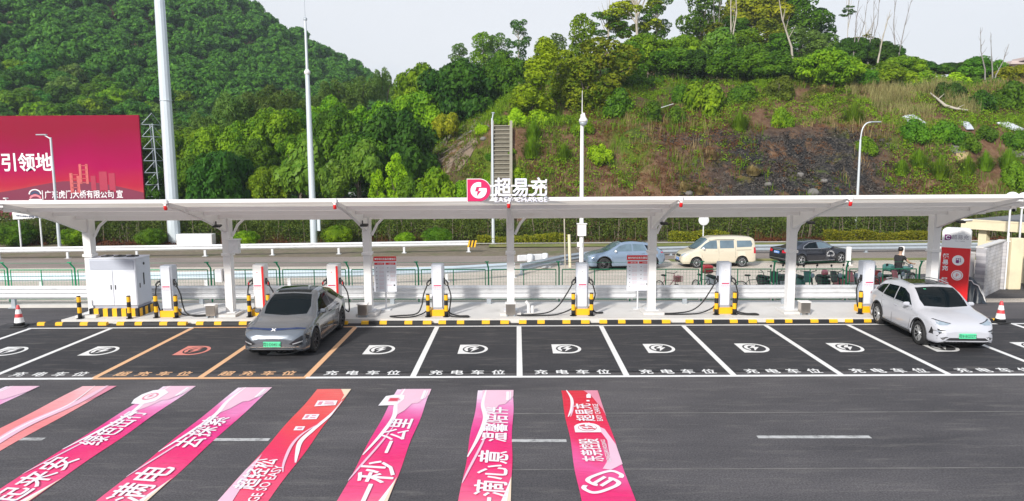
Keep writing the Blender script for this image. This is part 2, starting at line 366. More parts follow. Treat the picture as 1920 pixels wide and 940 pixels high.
# ------------------------------------------------------------------ ground, roads
def asphalt_material(name, c0, c1, patch=None, speck=.10):
    m, nt, N, L, b = new_mat(name); b.inputs['Roughness'].default_value = .85; b.inputs['Specular IOR Level'].default_value = .3
    tc = N.new('ShaderNodeTexCoord')
    def noise(s, d, r=.6, st=None):
        n = N.new('ShaderNodeTexNoise'); n.inputs['Scale'].default_value = s; n.inputs['Detail'].default_value = d; n.inputs['Roughness'].default_value = r
        if st:
            mp = N.new('ShaderNodeMapping'); mp.inputs['Scale'].default_value = st; L.new(tc.outputs['Object'], mp.inputs['Vector']); L.new(mp.outputs['Vector'], n.inputs['Vector'])
        else: L.new(tc.outputs['Object'], n.inputs['Vector'])
        return n
    big = noise(.35, 6, .65, (.5, 1.4, 1)); fine = noise(30, 4, .8); mid = noise(2.6, 6, .75, (.28, 1.8, 1))
    r = N.new('ShaderNodeValToRGB'); r.color_ramp.elements[0].position = .3; r.color_ramp.elements[1].position = .72
    r.color_ramp.elements[0].color = tuple(c0)+(1,); r.color_ramp.elements[1].color = tuple(c1)+(1,)
    L.new(big.outputs['Fac'], r.inputs['Fac'])
    r2 = N.new('ShaderNodeValToRGB'); r2.color_ramp.elements[0].position = .40; r2.color_ramp.elements[1].position = .72
    r2.color_ramp.elements[0].color = (.62, .62, .62, 1); r2.color_ramp.elements[1].color = (1.75, 1.72, 1.72, 1); L.new(fine.outputs['Fac'], r2.inputs['Fac'])
    mu = N.new('ShaderNodeMixRGB'); mu.blend_type = 'MULTIPLY'; mu.inputs['Fac'].default_value = 1; L.new(r.outputs['Color'], mu.inputs['Color1']); L.new(r2.outputs['Color'], mu.inputs['Color2'])
    # dusty scuffs
    r3 = N.new('ShaderNodeValToRGB'); r3.color_ramp.elements[0].position = .52; r3.color_ramp.elements[1].position = .78; r3.color_ramp.elements[1].color = (.5, .5, .5, 1); L.new(mid.outputs['Fac'], r3.inputs['Fac'])
    mx = N.new('ShaderNodeMixRGB'); mx.inputs['Color2'].default_value = (.22, .205, .19, 1); L.new(r3.outputs['Color'], mx.inputs['Fac']); L.new(mu.outputs['Color'], mx.inputs['Color1'])
    L.new(mx.outputs['Color'], b.inputs['Base Color'])
    bp = N.new('ShaderNodeBump'); bp.inputs['Strength'].default_value = .5; bp.inputs['Distance'].default_value = .006; L.new(fine.outputs['Fac'], bp.inputs['Height']); L.new(bp.outputs['Normal'], b.inputs['Normal'])
    return m
M['asphalt'] = asphalt_material('asphalt', (.054, .052, .057), (.106, .100, .105))
M['asphalt_new'] = asphalt_material('asphalt_new', (.024, .025, .030), (.050, .049, .054))
M['asphalt_old'] = asphalt_material('asphalt_old', (.19, .16, .14), (.29, .245, .215))
M['concrete_road'] = asphalt_material('concrete_road', (.45, .395, .335), (.60, .54, .465))
M['concrete'] = mat('concrete', (.60, .585, .57), .85, var=.12, scale=1.2, grime=(.40, .38, .36), gscale=.9, bump=.1)
M['verge'] = mat('verge', (.16, .13, .09), .95, var=.5, scale=2.5, grime=(.09, .12, .025), gscale=.6, gpos=.5, bump=.5)
M['verge_green'] = mat('verge_green', (.15, .17, .04), .95, var=.45, scale=1.5, grime=(.30, .23, .09), gscale=.7, gpos=.5, bump=.5)
M['kerb'] = mat('kerb', (.56, .54, .51), .85, var=.15, scale=2, grime=(.3, .28, .25))
M['paint_white'] = mat('paint_white', (.74, .74, .74), .7, var=.08, scale=6, grime=(.34, .33, .33), gscale=3.0, gpos=.60)
M['paint_old'] = mat('paint_old', (.45, .45, .45), .8, var=.25, scale=9, grime=(.10, .10, .10), gscale=6.0, gpos=.46)
M['paint_orange'] = mat('paint_orange', (.72, .42, .23), .7, var=.1, scale=6, grime=(.40, .25, .15), gscale=3.0, gpos=.6)
M['paint_red'] = mat('paint_red', (.66, .22, .18), .7, var=.1, scale=6, grime=(.33, .13, .11), gscale=3.0, gpos=.55)
M['paint_dark'] = M['asphalt_new']

def strip(name, x0, x1, ys, m, dz, step=2.0, kind='structure'):
    xs = np.arange(x0, x1+.01, step); X, Y = np.meshgrid(xs, np.array(ys)); Z = base_z(Y)+dz
    V = np.stack([X.ravel(), Y.ravel(), Z.ravel()], 1); ny, nx = X.shape; i = np.arange(nx*ny).reshape(ny, nx)
    Q = np.stack([i[:-1, :-1], i[:-1, 1:], i[1:, 1:], i[1:, :-1]], -1).reshape(-1, 4)
    o = link(name, np_mesh(name, V, Q, m)); o['kind'] = kind; return o
gmb = MB(); gmb.sheet([(-470, -90), (470, -90), (470, 450), (-470, 450)], -1.2)
o = gmb.build('ground', M['verge']); o['kind'] = 'structure'
strip('verge', -90, 90, [26.8, 27.6, 36, 54.5, 55.4], M['verge'], -.02)
lot = MB(); lot.sheet([(-70, -30), (70, -30), (70, 33.9), (14.6, 33.9), (14.6, 26.9), (-70, 26.9)], 0.0)
LOT = lot.build('parking_lot', M['asphalt']); LOT['kind'] = 'structure'
b = MB(); b.sheet([(-17.5, 18.05), (17.9, 17.95), (22, 18), (22, 24.1), (14, 24.1), (-17.5, 24.1)], .004)
bays = b.build('parking_bay_asphalt', M['asphalt_new']); bays['kind'] = 'structure'
strip('road', -90, 90, [26.9, 27.6, 31.8, 36, 43.4], M['concrete_road'], .005)
strip('far_road', -90, 4, [40.6, 44.8], M['asphalt_old'], .012)
strip('far_road', 4, 90, [42.4, 50.0], M['asphalt_old'], .014)
strip('grass_verge', -2, 90, [49.3, 51.0], M['verge_green'], .05)
strip('kerb', -8, 90, [50.9, 51.25], M['kerb'], .11)
strip('grass_verge', 9.0, 90, [41.8, 42.8], M['verge_green'], .022)

# the concrete island under the canopy
b = MB(); b.prism([(-15.55, 23.96), (14.2, 23.62), (14.6, 26.7), (-15.2, 26.8)], .15)
ISL = b.build('charging_platform', M['concrete']); ISL['kind'] = 'structure'
b = MB(); b.box((-29, 26.9, .06), (26.5, .22, .12)); o = b.build('kerb', M['kerb']); o['kind'] = 'structure'

# bay lines
W, BX, YB, YF = 2.7, .04, 23.30, 17.62
def bx(i): return BX+i*W
def ln(name, p, q, w, m, z=.008):
    p = Vector((p[0], p[1], 0)); q = Vector((q[0], q[1], 0)); d = (q-p).normalized(); n = Vector((-d.y, d.x, 0))*w/2
    mb = MB(); k = max(1, int((q-p).length/2)); vs = []; fs = []
    for i in range(k+1):
        c = p+(q-p)*i/k; vs += [c+n, c-n]
    for i in range(k): fs.append((2*i, 2*i+1, 2*i+3, 2*i+2))
    mb.add([(v.x, v.y, z) for v in vs], fs); o = mb.build(name, m); o['kind'] = 'structure'; return o
def fy(i): return YF-.0  # front line
for i in range(-7, 8):
    orange = i in (-4, -3, -2)
    ln('bay_line', (bx(i), YB-.075), (bx(i), YF+.075), .15, M['paint_orange' if orange else 'paint_white'])
ln('bay_line', (bx(-7)-.075, YF), (bx(-4), YF), .15, M['paint_white'], .0085); ln('bay_line', (bx(-4), YF), (bx(-2), YF), .15, M['paint_orange'], .0085); ln('bay_line', (bx(-2), YF), (bx(7)+.1, YF), .15, M['paint_white'], .0085)
ln('bay_line', (bx(-6)-.1, YB), (bx(-4), YB), .12, M['paint_white'], .0085); ln('bay_line', (bx(-4), YB), (bx(-2), YB), .12, M['paint_orange'], .0085); ln('bay_line', (bx(-2), YB), (bx(7)+.1, YB), .12, M['paint_white'], .0085)
# paving joints and dusty tyre tracks along the lane
M['joint'] = mat('joint', (.17, .16, .155), .9, var=.4, scale=2, grime=(.08, .076, .078), gscale=1.1, gpos=.42)
for y_, xa, xb, w_ in ((14.95, -.2, 17, .05), (12.1, -.5, 15, .035), (18.02, -17, 18, .03)):
    ln('paving_joint', (xa, y_), (xb, y_+.03), w_, M['joint'], .004)
# worn lane dashes
for (u0, u1, v) in ((0, 82, 824), (400, 505, 825), (955, 1062, 827), (1420, 1632, 820)):
    p = G(u0, v); q = G(u1, v); ln('lane_line', (p.x, p.y), (q.x, q.y), .14, M['paint_old'], .006)

def arc(cx, cy, r, a0, a1, n): return [(cx+r*math.cos(a0+(a1-a0)*k/n), cy+r*math.sin(a0+(a1-a0)*k/n)) for k in range(n+1)]
def d_shape(s=1.0):      # straight left side, round right side
    return [(-.5*s, -.5*s), (.05*s, -.5*s)]+arc(.05*s, 0, .5*s, -math.pi/2, math.pi/2, 20)[1:-1]+[(.05*s, .5*s), (-.5*s, .5*s)]
def g_bolt(s=1.0):       # open ring and lightning, as closed outlines
    R, r = .36*s, .235*s
    upper = arc(0, 0, R, RAD(62), RAD(232), 14)+list(reversed(arc(0, 0, r, RAD(75), RAD(215), 12)))
    lower = arc(0, 0, R, RAD(245), RAD(372), 14)+[(.09*s, .08*s), (.06*s, -.02*s), (.2*s, -.02*s)]+list(reversed(arc(0, 0, r, RAD(262), RAD(345), 8)))
    bolt = [(.09*s, .30*s), (-.15*s, -.02*s), (-.02*s, -.02*s), (-.09*s, -.30*s), (.17*s, .06*s), (.04*s, .06*s), (.16*s, .30*s)]
    return upper, lower, bolt
for i in range(-6, 8):
    c = (bx(i-1)+bx(i))/2; col = M['paint_red' if i == -3 else 'paint_white']
    if i == -2: pass
    x, y = c+.0, 20.35
    mb = MB(); S = 1.0; DX = .80; DY = 1.02
    mb.add([(x+px*DX, y+py*DY, .0085) for px, py in d_shape(1)], [tuple(range(len(d_shape(1))))], 0)
    ci = arc(0, 0, .40, 0, 2*math.pi*.97, 24); mb.add([(x+.03+px*DX, y+py*DY, .0115) for px, py in ci], [tuple(range(len(ci)))], 1)
    for pl in g_bolt(1)[2:]: mb.add([(x+.03+px*DX*1.15, y+py*DY*1.1, .0145) for px, py in pl], [tuple(range(len(pl)))], 0)
    for pl in g_bolt(1)[:1]:
        mb.add([(x+.03+px*DX*.95, y+py*DY*.95, .0145) for px, py in pl], [tuple(range(len(pl)))], 0)
    o = mb.build('bay_symbol', [col, M['asphalt_new']]); o['kind'] = 'structure'
    word = '超充车位' if i in (-3, -2) else '充电车位'
    tcol = M['paint_orange' if i in (-3, -2) else 'paint_white']
    for k, ch in enumerate(word):
        o = text(ch, .36, tcol, None, (c-.80+k*.535, 17.86, .009), bold=.010, sy=1.15, name='bay_lettering'); o['kind'] = 'structure'
# ------------------------------------------------------------------ foliage
def unit_dirs(rng, n, up=.0):
    d = rng.normal(size=(n, 3)); d /= np.linalg.norm(d, axis=1)[:, None]; d[:, 2] += up
    return d/np.linalg.norm(d, axis=1)[:, None]
def leaf_quads(rng, P, Nn, size, aspect=.55, jit=.6, droop=0.0):
    n = len(P); Nn = Nn+rng.normal(size=(n, 3))*jit; Nn /= np.linalg.norm(Nn, axis=1)[:, None]
    a = rng.normal(size=(n, 3)); a[:, 2] -= droop; a -= Nn*(a*Nn).sum(1)[:, None]; a /= np.linalg.norm(a, axis=1)[:, None]+1e-9
    b = np.cross(Nn, a); s = (size*rng.uniform(.65, 1.3, n))[:, None]
    V = np.stack([P-a*s*.5, P+b*s*aspect*.5, P+a*s*.5, P-b*s*aspect*.5], 1)
    return V
def quads_of(V):
    n = len(V); return V.reshape(-1, 3), np.arange(n*4).reshape(n, 4)
def crown_points(rng, lobes, n, inner=.8):
    """points and outward directions on the outside of a bunch of lobes (centre, radii)"""
    C = np.array([l[0] for l in lobes], float); R = np.array([l[1] for l in lobes], float)
    w = (R[:, 0]*R[:, 1]); w = w/w.sum(); k = rng.choice(len(lobes), size=int(n*1.7), p=w)
    d = unit_dirs(rng, len(k), .25); P = C[k]+d*R[k]*rng.uniform(.84, 1.04, len(k))[:, None]
    keep = np.ones(len(k), bool)
    for j in range(len(lobes)):
        q = ((P-C[j])/R[j]); keep &= ((q*q).sum(1) > inner*inner) | (k == j)
    P, d = P[keep][:n], d[keep][:n]
    return P, d
def ico(rng, c, r, jit=.12):
    t = (1+5**.5)/2
    v = np.array([(-1, t, 0), (1, t, 0), (-1, -t, 0), (1, -t, 0), (0, -1, t), (0, 1, t), (0, -1, -t), (0, 1, -t), (t, 0, -1), (t, 0, 1), (-t, 0, -1), (-t, 0, 1)], float); v /= np.linalg.norm(v[0])
    f = [(0, 11, 5), (0, 5, 1), (0, 1, 7), (0, 7, 10), (0, 10, 11), (1, 5, 9), (5, 11, 4), (11, 10, 2), (10, 7, 6), (7, 1, 8), (3, 9, 4), (3, 4, 2), (3, 2, 6), (3, 6, 8), (3, 8, 9), (4, 9, 5), (2, 4, 11), (6, 2, 10), (8, 6, 7), (9, 8, 1)]
    return v*(1+rng.uniform(-jit, jit, (12, 1)))*np.array(r)+np.array(c), [(a, b_, c_, c_) for a, b_, c_ in f]
def crown_mesh(name, seed, kind, n, size):
    rng = np.random.default_rng(seed); lobes = []; core = True; up = .35; jit = .45; asp = .55; droop = 0
    if kind == 'dome':        # dense rounded crown of many cauliflower clumps, unit radius, 0..~1.5 high
        lobes.append(((0, 0, .55), (.72, .72, .55)))
        for i in range(46):
            d = unit_dirs(rng, 1, .35)[0]; d[2] = max(d[2], -.25)
            r = rng.uniform(.17, .34); lobes.append((np.array([0, 0, .52])+d*np.array([.82, .82, .62])*rng.uniform(.86, 1.06), (r, r, r*.78)))
    elif kind == 'bush':
        for i in range(16):
            d = unit_dirs(rng, 1, .4)[0]; d[2] = max(d[2], -.1); r = rng.uniform(.22, .42)
            lobes.append((np.array([0, 0, .3])+d*np.array([.62, .62, .5])*rng.uniform(.5, 1.1), (r, r, r*.85)))
    elif kind == 'tall':      # ragged upright crown
        for i in range(40):
            z = rng.uniform(0, 2.2); w = .75*math.sin(math.pi*min(1, (z+.5)/2.9))**.7; a = rng.uniform(0, 6.28)
            r = rng.uniform(.16, .33); lobes.append(((w*math.cos(a)*rng.uniform(.3, 1), w*math.sin(a)*rng.uniform(.3, 1), z), (r, r, r*1.0)))
        core = False; jit = .7; up = .2
    elif kind == 'airy':      # open crown, separate puffs on limbs
        for i in range(26):
            z = rng.uniform(.2, 2.3); w = .9*math.sin(math.pi*min(1, (z+.25)/2.75))**.6; a = rng.uniform(0, 6.28)
            r = rng.uniform(.13, .27); lobes.append(((w*math.cos(a)*rng.uniform(.45, 1), w*math.sin(a)*rng.uniform(.45, 1), z), (r*1.2, r*1.2, r*.8)))
        core = False; jit = .8
    elif kind == 'bamboo':    # drooping plumes
        for i in range(34):
            a = rng.uniform(0, 6.28); w = rng.uniform(.1, .8); z = rng.uniform(.1, 1.35-.55*w)
            lobes.append(((w*math.cos(a), w*math.sin(a), z), (.16, .16, .34)))
        core = False; jit = .6; asp = .22; droop = 1.5
    elif kind == 'column':    # trunk smothered in creeper
        for i in range(34):
            z = rng.uniform(0, 2.6); w = .34*(1-z/3.6); a = rng.uniform(0, 6.28); r = rng.uniform(.20, .34)*(1-.10*z)
            lobes.append(((w*math.cos(a)+.10*z-.12, w*math.sin(a), z), (r, r, r*1.2)))
        jit = .5
    elif kind == 'ball':
        lobes.append(((0, 0, .62), (.95, .95, .62)))
        for i in range(26):
            d = unit_dirs(rng, 1, .1)[0]; lobes.append((np.array([0, 0, .62])+d*np.array([.85, .85, .52]), (.2, .2, .17)))
    P, d = crown_points(rng, lobes, n); d = d+np.array([0, 0, up])
    V, Q = quads_of(leaf_quads(rng, P, d, size, asp, jit, droop)); Vs = [V]; Qs = [Q]; o = len(V)
    if core:
        for c, r in lobes:
            v, f = ico(rng, c, np.array(r)*.80); Vs.append(v); Qs.append(np.array(f)+o); o += len(v)
    V = np.concatenate(Vs); Q = np.concatenate(Qs)
    return V, Q, lobes
def crown_proto(name, seed, kind, n, size, m):
    V, Q, lob = crown_mesh(name, seed, kind, n, size)
    tri = Q[:, 2] == Q[:, 3]
    me = bpy.data.meshes.new(name)
    faces = [tuple(q[:3]) if t else tuple(q) for q, t in zip(Q.tolist(), tri)]
    me.from_pydata(V.tolist(), [], faces); me.materials.append(m); me.update(); return me
def trunk_proto(seed, limbs=6, h=1.0, spread=.55, r=.06, m=None):
    rng = random.Random(seed); mb = MB()
    p = [(0, 0, -.15), (rng.uniform(-.03, .03), rng.uniform(-.03, .03), .4*h), (rng.uniform(-.06, .06), rng.uniform(-.06, .06), .8*h), (rng.uniform(-.1, .1), rng.uniform(-.1, .1), 1.25*h)]
    mb.tube(p, [r*1.25, r, r*.75, r*.35], n=7)
    for i in range(limbs):
        a = i*2.4+rng.random(); z = rng.uniform(.55, 1.0)*h; L_ = rng.uniform(.6, 1.0)*spread
        q = Vector((0, 0, z)); e = q+Vector((math.cos(a)*L_, math.sin(a)*L_, rng.uniform(.35, .7)*h*.7)); mid = (q+e)/2+Vector((0, 0, -.05))
        mb.tube([q, mid, e], [r*.6, r*.42, r*.12], n=5)
    me = bpy.data.meshes.new('trunk'); me.from_pydata(mb.v, [], mb.f); me.materials.append(m or M['bark']); me.polygons.foreach_set('use_smooth', [True]*len(mb.f)); me.update(); return me
CROWN = {}
for kind, cnt, n, size, dm in (('dome', 4, 6500, .105, 'leaf_mid'), ('bush', 3, 1700, .15, 'leaf_bright'), ('tall', 3, 4200, .12, 'leaf_orange'), ('airy', 3, 3800, .11, 'leaf_mid'),
                               ('bamboo', 2, 4200, .15, 'leaf_bamboo'), ('column', 1, 4200, .10, 'leaf_vine'), ('ball', 2, 3600, .075, 'leaf_mid')):
    CROWN[kind] = [crown_proto('crown', 100+sum(map(ord, kind))+i*13, kind, n, size, M[dm]) for i in range(cnt)]
CROWN['mango'] = [crown_proto('crown', 901+i, 'bush', 2600, .20, M['leaf_mango']) for i in range(2)]
TRUNK = [trunk_proto(i) for i in range(3)]; TRUNK_PALE = [trunk_proto(10+i, 8, 1.5, .7, .05, M['bark_pale']) for i in range(2)]
def set_mat(o, m):
    o.material_slots[0].link = 'OBJECT'; o.material_slots[0].material = m
TR = random.Random(4)
HT = {'dome': 1.27, 'bush': 1.05, 'tall': 2.45, 'airy': 2.45, 'bamboo': 1.5, 'column': 2.75, 'ball': 1.3, 'mango': 1.05}
def tree(u, vt, hw, Y, kind, leaf, label, name='tree', cat='tree', group=None, vb=None, X=None, squash=1.0, lean=0.0, lift=None):
    """a tree whose trunk stands on the hill: crown centred on u, top at vt, half width hw (pixels at distance Y)"""
    p = AT(u, vt, Y); x = p.x if X is None else X; z0 = tz(x, Y); H = p.z-z0
    R = hw/CAM_F*Y*1.08
    if vb is not None: cb = AT(u, vb, Y).z
    else: cb = p.z-R*HT[kind]*squash
    cb = min(cb, z0+lift) if lift is not None else cb
    cb = max(cb, p.z-R*HT[kind]*1.45)
    th = cb-z0; ch = max(p.z-cb, R*.8)
    r = empty(name, (x, Y, z0), TR.uniform(0, 6.28) if kind != 'column' else 0, label, cat, group)
    c = link('crown', TR.choice(CROWN[kind]), r, (0, 0, th)); c.scale = (R, R*TR.uniform(.9, 1.1), ch/HT[kind])
    set_mat(c, M[leaf])
    if lean: c.rotation_euler = (0, lean, 0)
    t = link('trunk', TR.choice(TRUNK_PALE if kind in ('airy',) else TRUNK), r)
    t.scale = (R*.8, R*.8, max(th+ch*.55, .5)/1.25); 
    return r

# --- the wooded foot of the hill, left of the stairs
def grp(rows, group=None, lift=None):
    for rr in rows: tree(*rr[:6], rr[6], group=group, lift=lift, **(rr[7] if len(rr) > 7 else {}))
WOODS = 'dense trees at the foot of the hill'
grp([
 (222, 232, 40, 70, 'dome', 'leaf_mid', 'round green tree whose crown top shows over the right end of the red billboard'),
 (286, 258, 38, 63, 'dome', 'leaf_mid', 'round tree just right of the billboard truss, left of the thick mast', ),
 (296, 312, 42, 60, 'dome', 'leaf_dark', 'low dark tree between the billboard truss and the thick mast', {'vb': 385}),
 (352, 240, 40, 70, 'dome', 'leaf_bright', 'bright green domed tree immediately right of the thick mast'),
 (402, 243, 46, 68, 'dome', 'leaf_bright', 'bright domed tree second to the right of the thick mast'),
 (362, 292, 44, 60, 'dome', 'leaf_mid', 'low full tree touching the thick mast above the canopy', {'vb': 385}),
 (416, 284, 60, 59, 'dome', 'leaf_dark', 'broad very dark tree right of the thick mast, just above the canopy', {'vb': 390}),
 (462, 228, 44, 67, 'dome', 'leaf_bright', 'bright yellow-green domed tree midway between the two tall masts'),
 (520, 203, 52, 69, 'dome', 'leaf_bright', 'tall bright domed tree left of the slim mast'),
 (480, 268, 44, 62, 'dome', 'leaf_mid', 'mid green tree left of the slim mast, half way up the wood', {'vb': 350}),
 (506, 312, 36, 59, 'dome', 'leaf_bright', 'low light green tree left of the slim mast above the canopy', {'vb': 385}),
 (556, 255, 40, 63, 'dome', 'leaf_bright', 'rounded tree directly behind the slim mast'),
 (566, 205, 42, 72, 'dome', 'leaf_mid', 'rounded tree behind the slim mast, topmost of the foot wood'),
 (612, 186, 40, 76, 'dome', 'leaf_bright', 'bright crown right of the slim mast below the bamboo'),
 (640, 206, 58, 67, 'dome', 'leaf_mid', 'full domed tree right of the slim mast'),
 (702, 192, 52, 70, 'dome', 'leaf_bright', 'bright full tree between the slim mast and the great round tree'),
 (746, 212, 76, 65, 'dome', 'leaf_dark', 'large dark domed tree beside the bare brown slope', {'vb': 345}),
 (672, 252, 50, 62, 'dome', 'leaf_mid', 'mid green tree in front of the large dark dome', {'vb': 350}),
 (792, 128, 52, 80, 'dome', 'leaf_bright', 'left shoulder tree of the great round clump on the saddle', {'vb': 230}),
 (858, 110, 76, 77, 'dome', 'leaf_dark', 'great round dark tree on the saddle left of the stairs', {'vb': 232}),
 (942, 103, 48, 80, 'dome', 'leaf_mid', 'round tree on the saddle between the great round tree and the creeper column', {'vb': 200}),
 (780, 172, 50, 75, 'dome', 'leaf_bright', 'bright tree low on the left side of the great round tree', {'vb': 250}),
 (836, 206, 30, 70, 'bush', 'leaf_yellow', 'yellow-green small tree at the upper edge of the bare brown slope', {'vb': 268}),
], WOODS, .5)
grp([
 (560, 262, 56, 58.5, 'mango', 'leaf_mango', 'long-leaved pale tree left of the slim mast, grey-green leaves', {'vb': 372}),
 (622, 290, 46, 58, 'mango', 'leaf_mango', 'long-leaved drooping tree just right of the slim mast', {'vb': 372}),
 (668, 262, 46, 59, 'mango', 'leaf_mango', 'long-leaved drooping tree in front of the large dark dome', {'vb': 368}),
 (742, 288, 26, 57.2, 'tall', 'leaf_lime', 'slender lime green sapling above the canopy near the banana plant', {'vb': 372}),
 (706, 318, 20, 56.8, 'tall', 'leaf_lime', 'small lime green sapling left of the banana plant', {'vb': 372}),
 (812, 318, 46, 56.6, 'bush', 'leaf_bright', 'low glossy bush at the foot of the bare brown slope', {'vb': 368}),
 (770, 325, 30, 56.8, 'bush', 'leaf_mid', 'low bush between the lime sapling and the glossy bush', {'vb': 368}),
 (872, 330, 26, 56.6, 'bush', 'leaf_bright', 'low bush directly left of the pink logo plaque', {'vb': 372}),
], None, .3)
grp([
 (436, 172, 62, 78, 'bamboo', 'leaf_bamboo', 'grey-green bamboo clump left of the slim mast, lower left of the grove', {'vb': 250}),
 (498, 158, 54, 80, 'bamboo', 'leaf_bamboo', 'grey-green bamboo clump beside the slim mast', {'vb': 235}),
 (380, 210, 40, 76, 'bamboo', 'leaf_bamboo', 'small bamboo clump right of the thick mast', {'vb': 265}),
 (556, 170, 50, 84, 'bamboo', 'leaf_bamboo', 'bamboo clump behind the slim mast', {'vb': 230}),
 (622, 150, 46, 92, 'bamboo', 'leaf_bamboo', 'feathery bamboo clump right of the slim mast', {'vb': 205}),
 (672, 142, 42, 94, 'bamboo', 'leaf_bamboo', 'feathery bamboo clump below the low point of the skyline', {'vb': 200}),
 (716, 128, 34, 96, 'bamboo', 'leaf_bamboo', 'tallest thin bamboo clump against the sky at the saddle', {'vb': 185}),
], 'bamboo clumps at the foot of the left hill')

# --- right knoll
KN = 'trees on the knoll above the cut slope'
grp([
 (1000, 70, 66, 67, 'column', 'leaf_lime', 'leaning column of creeper-covered trunk at the head of the stairs', {'vb': 214, 'lean': .12}),
 (1060, 92, 44, 72, 'tall', 'leaf_vine', 'yellow-green tree right of the creeper column', {'vb': 205}),
 (1092, 22, 36, 74, 'tall', 'leaf_bright', 'tallest slim tree near the head of the stairs', {'vb': 140}),
 (1128, 66, 74, 72, 'tall', 'leaf_orange', 'broad olive tree with orange tinted top above the camera pole', {'vb': 212}),
 (1092, 100, 50, 70, 'tall', 'leaf_orange', 'olive tree with rusty leaves behind the camera pole', {'vb': 208}),
 (1178, 78, 52, 76, 'tall', 'leaf_mid', 'dark green tree at the right edge of the broad olive tree', {'vb': 180}),
 (862, 80, 22, 118, 'tall', 'leaf_bamboo', 'small grey-green tree on the skyline, first right of the saddle', {'vb': 118}),
 (906, 58, 30, 116, 'tall', 'leaf_bright', 'conical fresh green tree on the skyline left of the airy tree', {'vb': 125}),
 (932, 62, 26, 116, 'tall', 'leaf_bamboo', 'second conical tree on the skyline left of the airy tree', {'vb': 125}),
 (972, 36, 24, 112, 'airy', 'leaf_hill', 'thin airy tall tree standing out on the skyline left of the creeper column', {'vb': 112}),
 (1042, 62, 30, 106, 'tall', 'leaf_bamboo', 'grey-green skyline tree between the creeper column and the tallest slim tree', {'vb': 118}),
 (1142, 16, 36, 100, 'airy', 'leaf_mid', 'open crowned skyline tree above the broad olive tree', {'vb': 80}),
 (1196, -44, 60, 100, 'airy', 'leaf_yellow', 'large open eucalyptus-like tree cut by the top of the picture', {'vb': 76}),
 (1232, -10, 34, 102, 'airy', 'leaf_mid', 'smaller open tree right of the large open tree', {'vb': 80}),
 (1316, -36, 44, 98, 'tall', 'leaf_mid', 'upright dark tree left of the bare grey trunks', {'vb': 78}),
 (1352, 10, 30, 104, 'tall', 'leaf_orange', 'olive tree behind the bare grey trunks', {'vb': 80}),
 (1418, -14, 56, 106, 'dome', 'leaf_yellow', 'yellow-topped tree on the summit right of the bare grey trunks', {'vb': 60}),
 (1378, 30, 40, 102, 'tall', 'leaf_mid', 'mid green tree below the summit beside the bare grey trunks', {'vb': 100}),
 (1440, 34, 50, 98, 'tall', 'leaf_orange', 'olive green tree below the yellow-topped summit tree', {'vb': 110}),
 (1508, -34, 48, 106, 'tall', 'leaf_mid', 'tall dark tree on the summit behind the pale leaning trunk', {'vb': 60}),
 (1540, 14, 32, 108, 'tall', 'leaf_dark', 'dark tree at the right brow of the summit', {'vb': 85}),
 (1500, 50, 52, 96, 'tall', 'leaf_bamboo', 'grey-green brushy tree right of the pale leaning trunk', {'vb': 130}),
 (1552, 62, 40, 96, 'tall', 'leaf_mid', 'mid green tree below the right brow of the summit', {'vb': 130}),
 (1600, 72, 36, 92, 'dome', 'leaf_dark', 'dark tree under the parasol-shaped skyline tree', {'vb': 125}),
 (1640, 78, 38, 92, 'dome', 'leaf_dark', 'dark tree behind the bare saplings on the skyline', {'vb': 128}),
 (1664, 84, 30, 94, 'dome', 'leaf_dark', 'dark tree right of the bare saplings', {'vb': 128}),
 (1624, 64, 24, 97, 'airy', 'leaf_yellow', 'pale tufted tree on the skyline amid the bare saplings', {'vb': 92}),
 (1470, -30, 46, 108, 'tall', 'leaf_mid', 'dark leafy tree between the yellow-topped summit tree and the tall dark tree', {'vb': 70}),
 (1404, 52, 44, 96, 'tall', 'leaf_bright', 'fresh green tree low on the summit left of the pale leaning trunk', {'vb': 118}),
 (1462, 62, 40, 94, 'tall', 'leaf_mid', 'leafy tree behind the foot of the pale leaning trunk', {'vb': 122}),
 (1530, 64, 40, 93, 'tall', 'leaf_bamboo', 'grey-green tree low on the right brow of the summit', {'vb': 128}),
 (1340, 44, 36, 97, 'tall', 'leaf_orange', 'olive tree low on the summit, left of the bare grey trunks', {'vb': 100}),
 (1592, 10, 15, 98, 'airy', 'leaf_hill', 'parasol-shaped small tree standing alone on the skyline', {'vb': 34}),
], KN)
